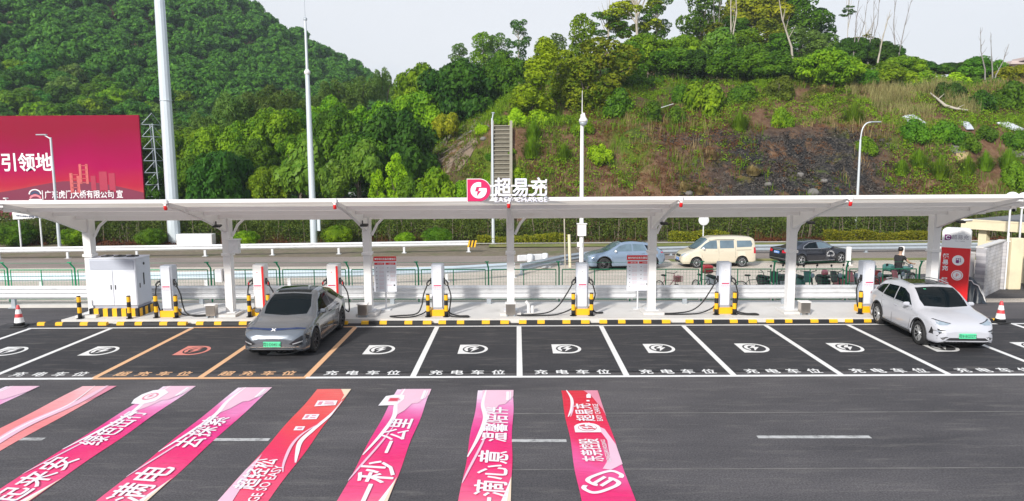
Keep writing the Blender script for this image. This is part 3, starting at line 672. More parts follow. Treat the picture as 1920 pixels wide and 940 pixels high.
grp([
 (1216, 66, 48, 82, 'dome', 'leaf_bright', 'bright domed tree directly right of the broad olive tree', {'vb': 128}),
 (1262, 88, 40, 79, 'dome', 'leaf_mid', 'mid green dome second in the row above the slope', {'vb': 140}),
 (1282, 70, 36, 84, 'dome', 'leaf_bright', 'sunlit dome rising behind the row above the slope', {'vb': 125}),
 (1306, 96, 36, 78, 'dome', 'leaf_dark', 'dark dome third in the row above the slope', {'vb': 145}),
 (1348, 54, 44, 86, 'bush', 'leaf_mango', 'big-leaved rounded tree behind the row, under the bare grey trunks', {'vb': 120}),
 (1372, 95, 46, 77, 'dome', 'leaf_mid', 'grey-green dome in the middle of the row above the slope', {'vb': 150}),
 (1412, 82, 38, 82, 'bush', 'leaf_mid', 'leafy tree behind the row, left of the pale leaning trunk', {'vb': 128}),
 (1440, 98, 50, 77, 'dome', 'leaf_mid', 'wide dome below the pale leaning trunk', {'vb': 152}),
 (1488, 108, 36, 78, 'dome', 'leaf_bright', 'small bright dome right of the pale leaning trunk', {'vb': 152}),
 (1556, 95, 60, 75, 'dome', 'leaf_bright', 'biggest bright dome in the row above the dry grass', {'vb': 168}),
 (1646, 117, 42, 77, 'dome', 'leaf_bright', 'bright dome right of the biggest bright dome', {'vb': 168}),
 (1612, 128, 30, 75, 'dome', 'leaf_mid', 'small dome tucked between two bright domes', {'vb': 168}),
 (1694, 108, 38, 84, 'dome', 'leaf_bright', 'pointed bright tree on the skyline right of the bare saplings', {'vb': 150}),
 (1690, 138, 36, 78, 'bush', 'leaf_lime', 'yellowish bushy tree in the row above the white sheets', {'vb': 168}),
 (1732, 116, 26, 90, 'dome', 'leaf_dark', 'small dark skyline dome in the low part of the ridge', {'vb': 140}),
 (1762, 122, 24, 90, 'dome', 'leaf_mid', 'small skyline dome in the middle of the low ridge', {'vb': 142}),
 (1794, 117, 24, 92, 'dome', 'leaf_dark', 'small dark skyline dome left of the ridge house', {'vb': 142}),
 (1740, 134, 38, 80, 'bush', 'leaf_bright', 'bright bushy tree under the low skyline domes', {'vb': 168}),
 (1788, 134, 38, 80, 'bush', 'leaf_lime', 'light green bushy tree under the low skyline, left of the twin bare saplings', {'vb': 172}),
 (1842, 107, 36, 86, 'dome', 'leaf_mid', 'round tree behind the twin bare saplings', {'vb': 152}),
 (1846, 140, 40, 80, 'bush', 'leaf_mid', 'bushy tree at the foot of the twin bare saplings', {'vb': 178}),
 (1902, 124, 34, 82, 'dome', 'leaf_yellow', 'yellowish dome in front of the ridge house', {'vb': 160}),
 (1886, 152, 40, 79, 'bush', 'leaf_mid', 'low leafy tree below the ridge house', {'vb': 190}),
 (1936, 150, 40, 79, 'bush', 'leaf_bright', 'bright leafy tree at the right edge below the ridge house', {'vb': 195}),
], 'domed trees in the row above the cut slope')

# --- far hillside wood: each of the nearer trees its own object, the rest one mass
hill_proto = []
for i in range(5):
    V, Q, lob = crown_mesh('hill_tree', 300+i, 'dome', 1500, .19)
    mb = MB(); mb.tube([(0, 0, -1.2), (0, 0, .4)], [.10, .06], n=5)
    me = bpy.data.meshes.new('hill_tree'); o = len(V)
    faces = [tuple(q[:3]) if q[2] == q[3] else tuple(q) for q in Q.tolist()]+[tuple(k+o for k in f) for f in mb.f]
    me.from_pydata(V.tolist()+mb.v, [], faces); me.materials.append(M['leaf_hill']); me.materials.append(M['bark'])
    mi = [0]*len(Q)+[1]*len(mb.f); me.polygons.foreach_set('material_index', mi); me.update(); hill_proto.append(me)
hr = random.Random(11); cand = []
yy = 82.0
while yy < 236:
    sp = 3.5+(yy-82)*.011
    xx = -.86*yy-6
    while xx < -.02*yy:
        x = xx+hr.uniform(-.42, .42)*sp; y = yy+hr.uniform(-.42, .42)*sp
        u = 960+CAM_F*x/y; z = tz(x, y)
        v = 305-(z+3.5-CAM_H)/y*CAM_F
        if -60 < u < 800 and v > -60: cand.append((x, y, z, u, v))
        xx += sp
    yy += sp*.9
keep = []
for (x, y, z, u, v) in cand:
    if 640 < u and y > 150 and v > 200: continue
    g = float(fbm(np.array([x]), np.array([y]), 77, .05, 2)[0])
    if g > .60 and hr.random() < .75: continue          # clearings of low scrub
    R = hr.uniform(1.6, 3.0)
    keep.append((x, y, z, R, u, v))
keep.sort(key=lambda t: t[1])
N_IND = 290
lab = ['low round dark green tree among the hundreds packed on the left hillside']
for k, (x, y, z, R, u, v) in enumerate(keep[:N_IND]):
    o = link('hill_tree', hr.choice(hill_proto), None, (x, y, z+hr.uniform(.3, 1.2)), (0, 0, hr.uniform(0, 6.28)))
    o.scale = (R, R*hr.uniform(.85, 1.15), R*hr.uniform(.75, 1.15)); tag(o, lab[0], 'tree', 'trees packed on the left hillside')
    rr = hr.random()
    if rr < .20: set_mat(o, M['leaf_mid'])
    elif rr < .42: set_mat(o, M['leaf_dark'])
    elif rr < .52: set_mat(o, M['leaf_bright'])
    elif rr < .57: set_mat(o, M['leaf_bamboo'])
Vs, Qs, of = [], [], 0
lowp = [crown_mesh('w', 500+i, 'dome', 620, .27)[:2] for i in range(4)]
for (x, y, z, R, u, v) in keep[N_IND:]:
    V, Q = hr.choice(lowp); a = hr.uniform(0, 6.28); c, s = math.cos(a), math.sin(a)
    R *= 1.15; Vr = np.stack([V[:, 0]*c-V[:, 1]*s, V[:, 0]*s+V[:, 1]*c, V[:, 2]], 1)*np.array([R, R, R*hr.uniform(.8, 1.2)])+np.array([x, y, z+.5])
    Vs.append(Vr); Qs.append(Q+of); of += len(V)
V = np.concatenate(Vs); Q = np.concatenate(Qs)
me = bpy.data.meshes.new('far_woods'); me.from_pydata(V.tolist(), [], [tuple(q[:3]) if q[2] == q[3] else tuple(q) for q in Q.tolist()]); me.materials.append(M['leaf_hill']); me.update()
tag(link('far_woods', me), 'unbroken dark woodland covering the far top of the left hill', 'woods', kind='stuff')

# --- bare trees
def bare_tree(u, vb, tops, Y, label, m='bark_grey', r=.09, group=None):
    x = AT(u, vb, Y).x; z0 = tz(x, Y); root = empty('bare_tree', (x, Y, z0), 0, label, 'tree', group); rg = random.Random(int(u*7+vb))
    base = Vector((0, 0, -.3)); mains = []
    for k, (tu, tv) in enumerate(tops):
        e = AT(tu, tv, Y)-Vector((x, Y, z0)); e.y = rg.uniform(-.8, .8)
        f = base.lerp(e, .28)+Vector((-.1*e.x, 0, .05*e.z)); g2 = base.lerp(e, .62)+Vector((rg.uniform(-.12, .12)*e.z*.3, 0, 0))
        mb = MB(); mb.tube([base, f, g2, e], [r, r*.75, r*.45, r*.12], n=6)
        for j in range(9):
            t = rg.uniform(.35, .95); q = g2.lerp(e, (t-.62)/.38) if t > .62 else f.lerp(g2, (t-.28)/.34) if t > .28 else base.lerp(f, t/.28)
            L_ = (1-t*.6)*e.z*.22; d = Vector((rg.uniform(-.6, .6), rg.uniform(-.6, .6), 1.0)).normalized()
            w = q+d*L_; mb.tube([q, q.lerp(w, .5)+Vector((rg.uniform(-.05, .05), 0, 0)), w], [r*.3, r*.2, r*.07], n=4)
        mb.build('trunk' if k == 0 else 'limb', M[m], root)
BT = 'bare saplings and trunks on the knoll'
bare_tree(1599, 112, [(1632, -20), (1614, -30)], 90, 'bare forked sapling behind the biggest bright dome', group=BT)
bare_tree(1626, 112, [(1640, -25), (1650, -25)], 91, 'thin bare sapling among the pale tufted trees', group=BT)
bare_tree(1642, 118, [(1670, 18)], 86, 'pale curved bare trunk on the skyline', 'bark_pale', .14, BT)
bare_tree(1680, 108, [(1686, -30), (1712, -25)], 92, 'V-shaped bare sapling standing farthest right of the summit group', group=BT)
bare_tree(1490, 102, [(1452, -30)], 88, 'long pale leaning bare trunk on the knoll', 'bark_pale', .17, BT)
bare_tree(1372, 62, [(1380, -40), (1366, -40)], 96, 'bare grey upright trunk on the summit', 'bark_pale', .16, BT)
bare_tree(1350, 66, [(1336, -30), (1352, -30)], 97, 'thin bare twigs left of the bare grey upright trunk', group=BT)
bare_tree(1848, 154, [(1836, 52)], 79, 'left one of the twin bare saplings near the ridge house', group=BT)
bare_tree(1862, 158, [(1866, 58), (1894, 82)], 79, 'forked right one of the twin bare saplings near the ridge house', group=BT)

# --- banana plant
def banana():
    p = hit(736, 366); root = empty('banana_plant', p, 0, 'banana plant with broad arching leaves beside the lime saplings', 'plant')
    mb = MB(); mb.tube([(0, 0, -.2), (0, 0, .8), (.05, 0, 1.5)], [.14, .11, .07]); mb.build('stem', M['leaf_lime'], root)
    for k in range(7):
        a = k*.9+.2; mb = MB(); L_ = 1.9; pts = []
        for t in np.linspace(0, 1, 8):
            rr = L_*t*.9; pts.append((rr*math.cos(a), rr*math.sin(a), 1.45+1.0*t-1.7*t*t, .26*math.sin(math.pi*min(1, .08+t*.95))+.01))
        vs = []; fs = []
        for (x, y, z, w) in pts:
            n = (-math.sin(a)*w, math.cos(a)*w); vs += [(x+n[0], y+n[1], z-.06), (x, y, z), (x-n[0], y-n[1], z-.06)]
        for i in range(7): fs += [(3*i, 3*i+1, 3*i+4, 3*i+3), (3*i+1, 3*i+2, 3*i+5, 3*i+4)]
        mb.add(vs, fs, smooth=True); mb.build('leaf', M['leaf_mango'], root)
banana()

M['reed'] = leaf_mat('reed', (.16, .16, .05), (.36, .32, .14), cs=.6)
# --- slope dressing: grass and brush nobody could count
def blade_field(name, n, area, dens, h0, h1, width, m, label, cat, seed, blades=16, spread=.28, lean=.45):
    rng = np.random.default_rng(seed); x = rng.uniform(area[0], area[1], n); y = rng.uniform(area[2], area[3], n)
    k = dens(x, y) > rng.uniform(0, 1, n); x, y = x[k], y[k]; z = terrain(x, y); n = len(x)
    hgt = rng.uniform(h0, h1, n)*(.6+.8*vnoise(x, y, seed+3, .5))
    bx_ = np.repeat(x, blades)+rng.normal(0, spread, n*blades); by_ = np.repeat(y, blades)+rng.normal(0, spread, n*blades)
    bz_ = terrain(bx_, by_)-.08; hh = np.repeat(hgt, blades)*rng.uniform(.55, 1.15, n*blades); a = rng.uniform(0, 6.28, n*blades)
    dx, dy = np.cos(a), np.sin(a); w = width*rng.uniform(.7, 1.3, n*blades); l1 = lean*hh*rng.uniform(.3, 1.2, n*blades)
    B = np.stack([bx_, by_, bz_], 1); S = np.stack([-dy*w, dx*w, 0*w], 1)
    mid = B+np.stack([dx*l1*.35, dy*l1*.35, hh*.6], 1); tip = B+np.stack([dx*l1, dy*l1, hh], 1)
    V = np.stack([B-S, B+S, mid+S*.8, tip+S*.12, tip-S*.12, mid-S*.8], 1).reshape(-1, 3); i = np.arange(n*blades)*6
    Q = np.concatenate([np.stack([i, i+1, i+2, i+5], 1), np.stack([i+5, i+2, i+3, i+4], 1)])
    return tag(link(name, np_mesh(name, V, Q, m)), label, cat, kind='stuff')
def leaf_field(name, n, area, dens, r0, r1, size, m, label, cat, seed, per=40, asp=.5, flat=.7):
    """low scrub: heaps of leaves on the ground"""
    rng = np.random.default_rng(seed); x = rng.uniform(area[0], area[1], n); y = rng.uniform(area[2], area[3], n)
    k = dens(x, y) > rng.uniform(0, 1, n); x, y = x[k], y[k]; n = len(x); z = terrain(x, y); r = rng.uniform(r0, r1, n)
    d = unit_dirs(rng, n*per, .3); C = np.repeat(np.stack([x, y, z], 1), per, 0); rr = np.repeat(r, per)[:, None]
    P = C+d*rr*np.array([1, 1, flat])*rng.uniform(.5, 1.05, (n*per, 1)); V, Q = quads_of(leaf_quads(rng, P, d+np.array([0, -.2, .5]), size, asp, .6))
    return tag(link(name, np_mesh(name, V, Q, m)), label, cat, kind='stuff')
def onhill(x, y): return (terrain(x, y) > .4)*1.0
def nostair(x, y): return 1-((np.abs(x+1.3) < 1.3) & (y < 65.5))
def norock(x, y): return 1-.8*((x > 15) & (x < 31) & (terrain(x, y) < 7.5) & (y < 64))*np.clip((fbm(x, y, 9, .4, 3)-.32)/.1, 0, 1)
def barer(x, y): return 1-.72*((terrain(x, y) < 8.6)*np.clip((x-4.5)/3, 0, 1)*np.clip((35-x)/5, 0, 1))*np.clip((fbm(x, y, 83, .35, 2)-.22)/.12, 0, 1)
def patch(seed, f, a, b_): return lambda x, y: np.clip((fbm(x, y, seed, f, 3)-a)/(b_-a), 0, 1)
A1 = (-16, 56, 56, 80)
pg, pd, pb, po = patch(21, .16, .43, .52), patch(33, .14, .47, .56), patch(47, .12, .42, .52), patch(58, .2, .36, .5)
leaf_field('brown_brush', 12000, A1, lambda x, y: onhill(x, y)*nostair(x, y)*norock(x, y)*np.minimum(1, pb(x, y)+.9*(1-barer(x, y)))*.8*(1-.7*(terrain(x, y) > 10.5)), .25, .6, .16, M['brush_brown'], 'rust brown dead brush matting the cut slope', 'brush', 1, 36, .35)
leaf_field('olive_scrub', 12000, A1, lambda x, y: onhill(x, y)*nostair(x, y)*norock(x, y)*barer(x, y)*po(x, y)*.45, .25, .6, .16, M['brush_olive'], 'low olive green scrub matting the cut slope', 'scrub', 2, 36, .45)
leaf_field('green_scrub', 7000, A1, lambda x, y: onhill(x, y)*nostair(x, y)*norock(x, y)*barer(x, y)*np.clip((fbm(x, y, 71, .22, 3)-.44+.08*((x < 7) | (x > 33))+.05*(terrain(x, y) > 9))/.05, 0, 1)*.9, .35, .95, .17, M['leaf_bright'], 'bright green shrubs and creepers spreading over the cut slope', 'scrub', 12, 44, .55)
M['rock_chip'] = leaf_mat('rock_chip', (.012, .011, .011), (.13, .115, .10), trans=0.0, rough=.9, cs=1.5)
leaf_field('loose_rock', 1500, (13, 33, 56, 64.5), lambda x, y: np.clip((fbm(x, y, 9, .4, 3)-.30)/.12, 0, 1), .2, .5, .22, M['rock_chip'], 'dark broken rock lying bare on the lower slope', 'rock', 13, 16, .35)
blade_field('green_grass', 3600, A1, lambda x, y: onhill(x, y)*nostair(x, y)*norock(x, y)*barer(x, y)*pg(x, y)*.85, .45, 1.0, .02, M['grass_green'], 'fresh green grass growing in patches over the cut slope', 'grass', 3)
blade_field('dry_grass', 2600, A1, lambda x, y: onhill(x, y)*nostair(x, y)*norock(x, y)*pd(x, y)*.6, .4, 1.1, .018, M['grass_dry'], 'straw coloured dry grass among the brush of the cut slope', 'grass', 4)
blade_field('pampas_grass', 300, (33, 43, 68, 74), lambda x, y: np.clip((fbm(x, y, 91, .3, 2)-.3)/.2, 0, 1), .8, 1.5, .020, M['reed'], 'tall pale reeds on the upper slope under the biggest bright dome', 'grass', 6, 22, .3)
leaf_field('hill_scrub', 7000, (-175, -10, 76, 215), lambda x, y: ((terrain(x, y) > 2.0) & (x < -.1*y))*1.0, .7, 1.5, .55, M['leaf_dark'], 'low scrub between the trees of the left hill', 'scrub', 7, 26, .6)  # dark leaves put the shade of the gaps between trees into the colour
leaf_field('knoll_scrub', 1500, (-34, 75, 75, 120), lambda x, y: onhill(x, y), .6, 1.5, .38, M['leaf_dark'], 'undergrowth beneath the trees of the knoll', 'scrub', 8, 40, .6)  # dark leaf colour stands in for shade under the knoll trees
leaf_field('wood_scrub', 1100, (-50, -9, 56, 78), lambda x, y: 1.0+0*x, .6, 1.7, .26, M['leaf_dark'], 'undergrowth beneath the wood at the foot of the hill', 'scrub', 9, 70, .8)  # shade beneath the wood is put into the dark leaf colour

# --- single bushes on the slope
def bush(u, vb, hw, leaf, label, kind='bush', tall=1.0, name='bush', group='bushes on the cut slope'):
    p = hit(u, vb); R = hw/CAM_F*p.y; r = empty(name, p, TR.uniform(0, 6.28), label, 'bush', group)
    c = link('foliage', TR.choice(CROWN[kind]), r, (0, -.1*R, -.35*R)); c.scale = (R*1.12, R*1.12, R*tall*TR.uniform(1.3, 1.6)); set_mat(c, M[leaf])
    s = link('stem', TRUNK[0], r); s.scale = (R*.5, R*.5, R*.6)
for a in [(1322, 208, 46, 'leaf_bright', 'large bright bush under the dark dome on the upper slope'), (1285, 188, 30, 'leaf_mid', 'darker bush adjoining the large bright bush on its left'),
          (1466, 238, 20, 'leaf_bright', 'compact upright bush on the bench right of the grass tussock', 'bush', 1.5), (1270, 232, 22, 'leaf_mid', 'small bush at the bench below the darker bush'),
          (1092, 248, 22, 'leaf_bright', 'bright bush hugging the camera pole at bench height'), (1010, 232, 30, 'leaf_vine', 'yellow-green bush right of the stair head'),
          (940, 232, 18, 'leaf_bright', 'bush overhanging the head of the stairs', 'bush', .8), (975, 232, 22, 'leaf_lime', 'lime bush right beside the stair head'),
          (905, 250, 16, 'leaf_lime', 'small lime bush left of the stair head'), (918, 300, 12, 'leaf_mid', 'creeping bush over the left kerb of the stairs'), (960, 292, 9, 'leaf_bright', 'tuft of leaves on the right edge of the steps'), (968, 338, 16, 'leaf_vine', 'yellow-green bush right of the foot of the stairs'), (914, 345, 14, 'leaf_bright', 'bush left of the foot of the stairs'), (1120, 302, 26, 'leaf_lime', 'broad-leaved light bush right of the camera pole'),
          (1712, 258, 28, 'leaf_mid', 'dark bush under the left white sheet'), (1775, 262, 32, 'leaf_mid', 'full dark bush between the left and middle white sheets'),
          (1822, 282, 26, 'leaf_mid', 'dark trailing bush below the middle white sheet'), (1846, 258, 22, 'leaf_mid', 'bush right of the middle white sheet'),
          (1900, 270, 26, 'leaf_mid', 'bush under the right white sheet'), (1895, 200, 36, 'leaf_mid', 'leafy bush high at the right edge of the slope'),
          (1840, 205, 34, 'leaf_dark', 'dark bush on the upper slope right of the white root'), (1780, 190, 30, 'leaf_dark', 'dark bush above the white root'),
          (1460, 182, 34, 'brush_olive', 'olive bush on the upper slope under the wide dome'), (1390, 185, 30, 'leaf_mid', 'bush right of the large bright bush'),
          (1150, 215, 34, 'leaf_mid', 'shaded bush beneath the broad olive tree'), (1215, 226, 30, 'leaf_mid', 'shaded bush at the bench under the olive tree'),
          (1620, 285, 22, 'grass_green', 'green leafy clump beside the curved lamp post'), (1905, 345, 30, 'grass_green', 'bright clump low at the right edge of the slope')]:
    bush(*a)
def tussock(u, vb, hw, label, m='grass_green', tall=1.35, name='grass_tussock'):
    p = hit(u, vb); R = hw/CAM_F*p.y; rng = np.random.default_rng(int(u)); n = 620
    a = rng.uniform(0, 6.28, n); rr = rng.uniform(0, .55, n)**1.3*R; lean = rng.uniform(.0, 1.25, n)*(.3+rr/R*1.4); hh = R*tall*(1.05-rr/R*.9)*rng.uniform(.35, 1.1, n); w = R*.022
    dx, dy = np.cos(a), np.sin(a); B = np.stack([dx*rr, dy*rr, 0*rr-.2], 1); S = np.stack([-dy*w, dx*w, 0*dx], 1)
    mid = B+np.stack([dx*lean*R*.35, dy*lean*R*.35, hh*.65+.2], 1); tip = B+np.stack([dx*lean*R*.85, dy*lean*R*.85, hh*(1-.35*lean)+.2], 1)
    V = np.stack([B-S, B+S, mid+S*.8, tip+S*.1, tip-S*.1, mid-S*.8], 1).reshape(-1, 3); i = np.arange(n)*6
    Q = np.concatenate([np.stack([i, i+1, i+2, i+5], 1), np.stack([i+5, i+2, i+3, i+4], 1)])
    tag(link(name, np_mesh(name, V, Q, M[m]), None, p), label, 'grass', 'grass tussocks on the cut slope')
for a in [(1386, 246, 28, 'fountain-shaped green tussock on the bench in the middle of the slope'), (996, 298, 28, 'green tussock right of the lower stairs'), (1057, 300, 22, 'green tussock left of the camera pole'),
          (1760, 336, 30, 'green tussock low on the slope right of the curved lamp post'), (1722, 318, 26, 'smaller green tussock above and left of its neighbours right of the lamp post'), (1812, 330, 24, 'green tussock low on the slope toward the right'),
          (1846, 318, 26, 'green tussock below the grey stone patch'), (1890, 320, 30, 'tussock at the right edge of the slope'), (1600, 232, 30, 'green tussock at the foot of the tall pale reeds'),
          (1690, 330, 22, 'low green tussock nearest the curved lamp post'), (1000, 262, 26, 'tussock right of the upper stairs')]:
    tussock(*a)
for a in [(1280, 356, 24, 'straw tuft just above the canopy at the dark rocks'), (1312, 362, 20, 'second straw tuft above the canopy beside a dark hole'), (1335, 300, 26, 'straw tuft in the middle of the lower slope'), (1410, 326, 26, 'long straw tuft trailing over the dark rocks'), (1805, 310, 20, 'straw tuft below the grey stone patch'), (1545, 178, 26, 'straw tuft under the biggest bright dome')]:
    tussock(*a, m='grass_dry', tall=.62, name='straw_tuft')
# ------------------------------------------------------------------ shared materials of the built things
M['white_paint'] = mat('white_paint', (.74, .73, .73), .42, var=.04, scale=1.5, grime=(.60, .57, .54), gscale=.9, gpos=.58)
M['steel_white'] = mat('steel_white', (.70, .70, .72), .4, var=.05, scale=2, grime=(.55, .53, .5), gscale=2, gpos=.6)
M['canopy_skin'] = mat('canopy_skin', (.78, .73, .68), .6, var=.05, scale=.6, grime=(.62, .56, .50), gscale=.5, gpos=.5)
M['galv'] = mat('galv', (.68, .69, .71), .42, metal=.15, var=.12, scale=5, grime=(.36, .37, .38), gscale=1.6)
M['galv_blue'] = mat('galv_blue', (.50, .58, .64), .4, metal=.3, var=.1, scale=4)
M['galv_dull'] = mat('galv_dull', (.36, .40, .44), .55, metal=.3, var=.15, scale=4)
M['stainless'] = mat('stainless', (.48, .44, .40), .28, metal=.9, var=.3, scale=3)
M['yellow'] = mat('yellow', (.80, .43, .008), .45, var=.08, scale=6, grime=(.45, .26, .02), gscale=3, gpos=.62)
M['black'] = mat('black', (.014, .014, .016), .5, var=.3, scale=6)
M['rubber'] = mat('rubber', (.016, .016, .017), .75, var=.3, scale=8)
M['cab_grey'] = mat('cab_grey', (.55, .585, .66), .45, var=.03, scale=1.2)
M['cab_light'] = mat('cab_light', (.66, .68, .74), .42, var=.03, scale=1.2)
M['cab_dark'] = mat('cab_dark', (.36, .38, .46), .5, var=.08, scale=30)
M['red'] = mat('red', (.62, .012, .014), .4, var=.06, scale=2)
M['sign_red'] = mat('sign_red', (.66, .010, .014), .38, var=.04, scale=2)
M['magenta'] = mat('magenta', (.56, .010, .10), .4, var=.05, scale=2)
M['letter_white'] = mat('letter_white', (.80, .80, .82), .5, var=.03)
M['letter_bluewhite'] = mat('letter_bluewhite', (.74, .75, .86), .4, var=.03)
M['letter_grey'] = mat('letter_grey', (.34, .32, .36), .5, var=.05)
M['letter_pale'] = mat('letter_pale', (.62, .42, .46), .5, var=.05)
M['fence_green'] = mat('fence_green', (.012, .30, .13), .5, var=.15, scale=4)
M['pole_grey'] = mat('pole_grey', (.56, .60, .64), .45, metal=.2, var=.06, scale=2)
M['mast_grey'] = mat('mast_grey', (.60, .66, .71), .4, metal=.25, var=.06, scale=1.2, grime=(.48, .52, .56), gscale=.7)
M['cream'] = mat('cream', (.68, .60, .42), .8, var=.08, scale=1.5, grime=(.52, .46, .34), gscale=1.2)
M['roof_grey'] = mat('roof_grey', (.16, .16, .165), .8, var=.3, scale=1.5)
M['dark_blue_tarp'] = mat('dark_blue_tarp', (.018, .025, .036), .42, var=.3, scale=3, bump=.3)
M['dark_glass'] = mat('dark_glass', (.012, .016, .02), .05, var=.1, spec=.6)

def membrane_mat():
    m, nt, N, L, b = new_mat('canopy_skin'); b.inputs['Base Color'].default_value = (.80, .76, .70, 1); b.inputs['Roughness'].default_value = .55
    tr = N.new('ShaderNodeBsdfTranslucent'); tr.inputs['Color'].default_value = (.80, .72, .64, 1); tc = N.new('ShaderNodeTexCoord'); mp = N.new('ShaderNodeMapping'); mp.inputs['Scale'].default_value = (.35, 2.2, 1); no = N.new('ShaderNodeTexNoise'); no.inputs['Scale'].default_value = 1.2; no.inputs['Detail'].default_value = 6
    L.new(tc.outputs['Object'], mp.inputs['Vector']); L.new(mp.outputs['Vector'], no.inputs['Vector']); rp = N.new('ShaderNodeValToRGB'); rp.color_ramp.elements[0].position = .38; rp.color_ramp.elements[0].color = (.66, .58, .50, 1); rp.color_ramp.elements[1].position = .62; rp.color_ramp.elements[1].color = (.82, .75, .68, 1)
    L.new(no.outputs['Fac'], rp.inputs['Fac']); L.new(rp.outputs['Color'], tr.inputs['Color']); L.new(rp.outputs['Color'], b.inputs['Base Color'])
    ms = N.new('ShaderNodeMixShader'); ms.inputs['Fac'].default_value = .6
    L.new(b.outputs['BSDF'], ms.inputs[1]); L.new(tr.outputs['BSDF'], ms.inputs[2]); L.new(ms.outputs['Shader'], N['Material Output'].inputs['Surface']); return m
M['canopy_skin'] = membrane_mat()
# ------------------------------------------------------------------ canopy
ZF, ZB, YF_, YB_ = 4.30, 3.50, 20.6, 25.15           # front and rear edge of the roof
XL, XR = -15.6, 15.6
COLX = [-14.86, -10.05, -5.20, -.24, 4.66, 9.46, 14.35]
def zroof(y): return ZF+(ZB-ZF)*(y-YF_)/(YB_-YF_)
canopy = empty('canopy', (0, YB_, 0), 0, 'long white cantilevered canopy on seven columns over the charging bays', 'canopy')
def cp(p): return (p[0], p[1]-YB_, p[2])
mb = MB()
n = 62; vs = []; fs = []
for k in range(n+1):
    x = XL+(XR-XL)*k/n
    for y in np.linspace(YF_, YB_, 7):
        sag = .0
        vs.append(cp((x, y, zroof(y)+.03*math.sin(math.pi*(y-YF_)/(YB_-YF_))+sag)))
for k in range(n):
    for j in range(6):
        a = k*7+j; fs.append((a, a+7, a+8, a+1))
mb.add(vs, fs, 0, True); mb.build('roof_skin', M['canopy_skin'], canopy)
mb = MB(); mb.box(cp((0, YF_-.03, ZF+.03)), (XR-XL+.1, .07, .10)); mb.build('front_edge_beam', M['white_paint'], canopy)
mb = MB(); mb.box(cp((0, YB_+.04, ZB+.0)), (XR-XL+.1, .09, .15)); mb.build('rear_edge_beam', M['white_paint'], canopy)
for sx in (XL-.03, XR+.03):
    mb = MB(); v = []
    for y, z in ((YF_-.06, ZF+.09), (YF_-.06, ZF-.06), (YB_+.08, ZB-.1), (YB_+.08, ZB+.09)):
        v += [cp((sx-.04, y, z)), cp((sx+.04, y, z))]
    mb.add(v, [(0, 2, 4, 6), (7, 5, 3, 1), (0, 1, 3, 2), (2, 3, 5, 4), (4, 5, 7, 6), (6, 7, 1, 0)]); mb.build('end_beam', M['white_paint'], canopy)
for y in (21.7, 22.85, 24.0):
    mb = MB(); mb.box(cp((0, y, zroof(y)-.075)), (XR-XL-.1, .06, .12)); mb.build('purlin', M['white_paint'], canopy)
def column_parts(x, parent):
    base = empty('column', (x, 24.75-YB_, .15)); base.parent = parent
    mb = MB(); H = 3.38
    # box column widening upward a little, with flanges
    for (z0, z1, w0, w1, d0, d1) in ((.12, 2.1, .25, .25, .30, .30), (2.1, H, .25, .27, .30, .36)):
        v = []
        for z, w, d in ((z0, w0, d0), (z1, w1, d1)): v += [(-w/2, -d/2, z), (w/2, -d/2, z), (w/2, d/2, z), (-w/2, d/2, z)]
        mb.add(v, [(0, 1, 5, 4), (1, 2, 6, 5), (2, 3, 7, 6), (3, 0, 4, 7), (4, 5, 6, 7), (3, 2, 1, 0)])
    sh = mb.build('shaft', M['white_paint'], base)
    mb = MB(); mb.box((0, 0, 2.12), (.34, .40, .10), bev=.01); mb.build('joint_plate', M['white_paint'], base)
    mb = MB(); mb.box((0, 0, .105), (.46, .50, .03)); mb.build('base_plate', M['galv'], base)
    mb = MB(); mb.box((0, -.12, .045), (.72, .86, .09), bev=.01); mb.build('plinth', M['concrete'], base)
    # the tapering curved arm to the front edge
    mb = MB(); top = []; bot = []
    ys = np.linspace(.3, YF_-24.75+.02, 12)
    for y in ys:
        yw = 24.75+y; zt = zroof(yw)-.02-.15; t = (.3-y)/(.3-ys[-1]); dep = .50*(1-t)**1.6+.10
        top.append((y, zt)); bot.append((y, zt-dep))
    v = []
    for (y, zt), (_, zb) in zip(top, bot):
        w = .065; v += [(-w, y, zt), (w, y, zt), (w, y, zb), (-w, y, zb)]
    f = [(0, 3, 2, 1)]
    for k in range(len(top)-1):
        a = k*4; b_ = a+4
        for q in range(4): r = (q+1) % 4; f.append((a+q, a+r, b_+r, b_+q))
    a = (len(top)-1)*4; f.append((a, a+1, a+2, a+3))
    mb.add(v, f); mb.build('arm', M['white_paint'], base)
    # rear brace
    mb = MB(); mb.tube([(.16, .05, 2.75), (.34, .1, 3.12), (.52, .2, 3.32)], .05, n=6); mb.build('brace', M['white_paint'], base)
    return base
cols = [column_parts(x, canopy) for x in COLX]

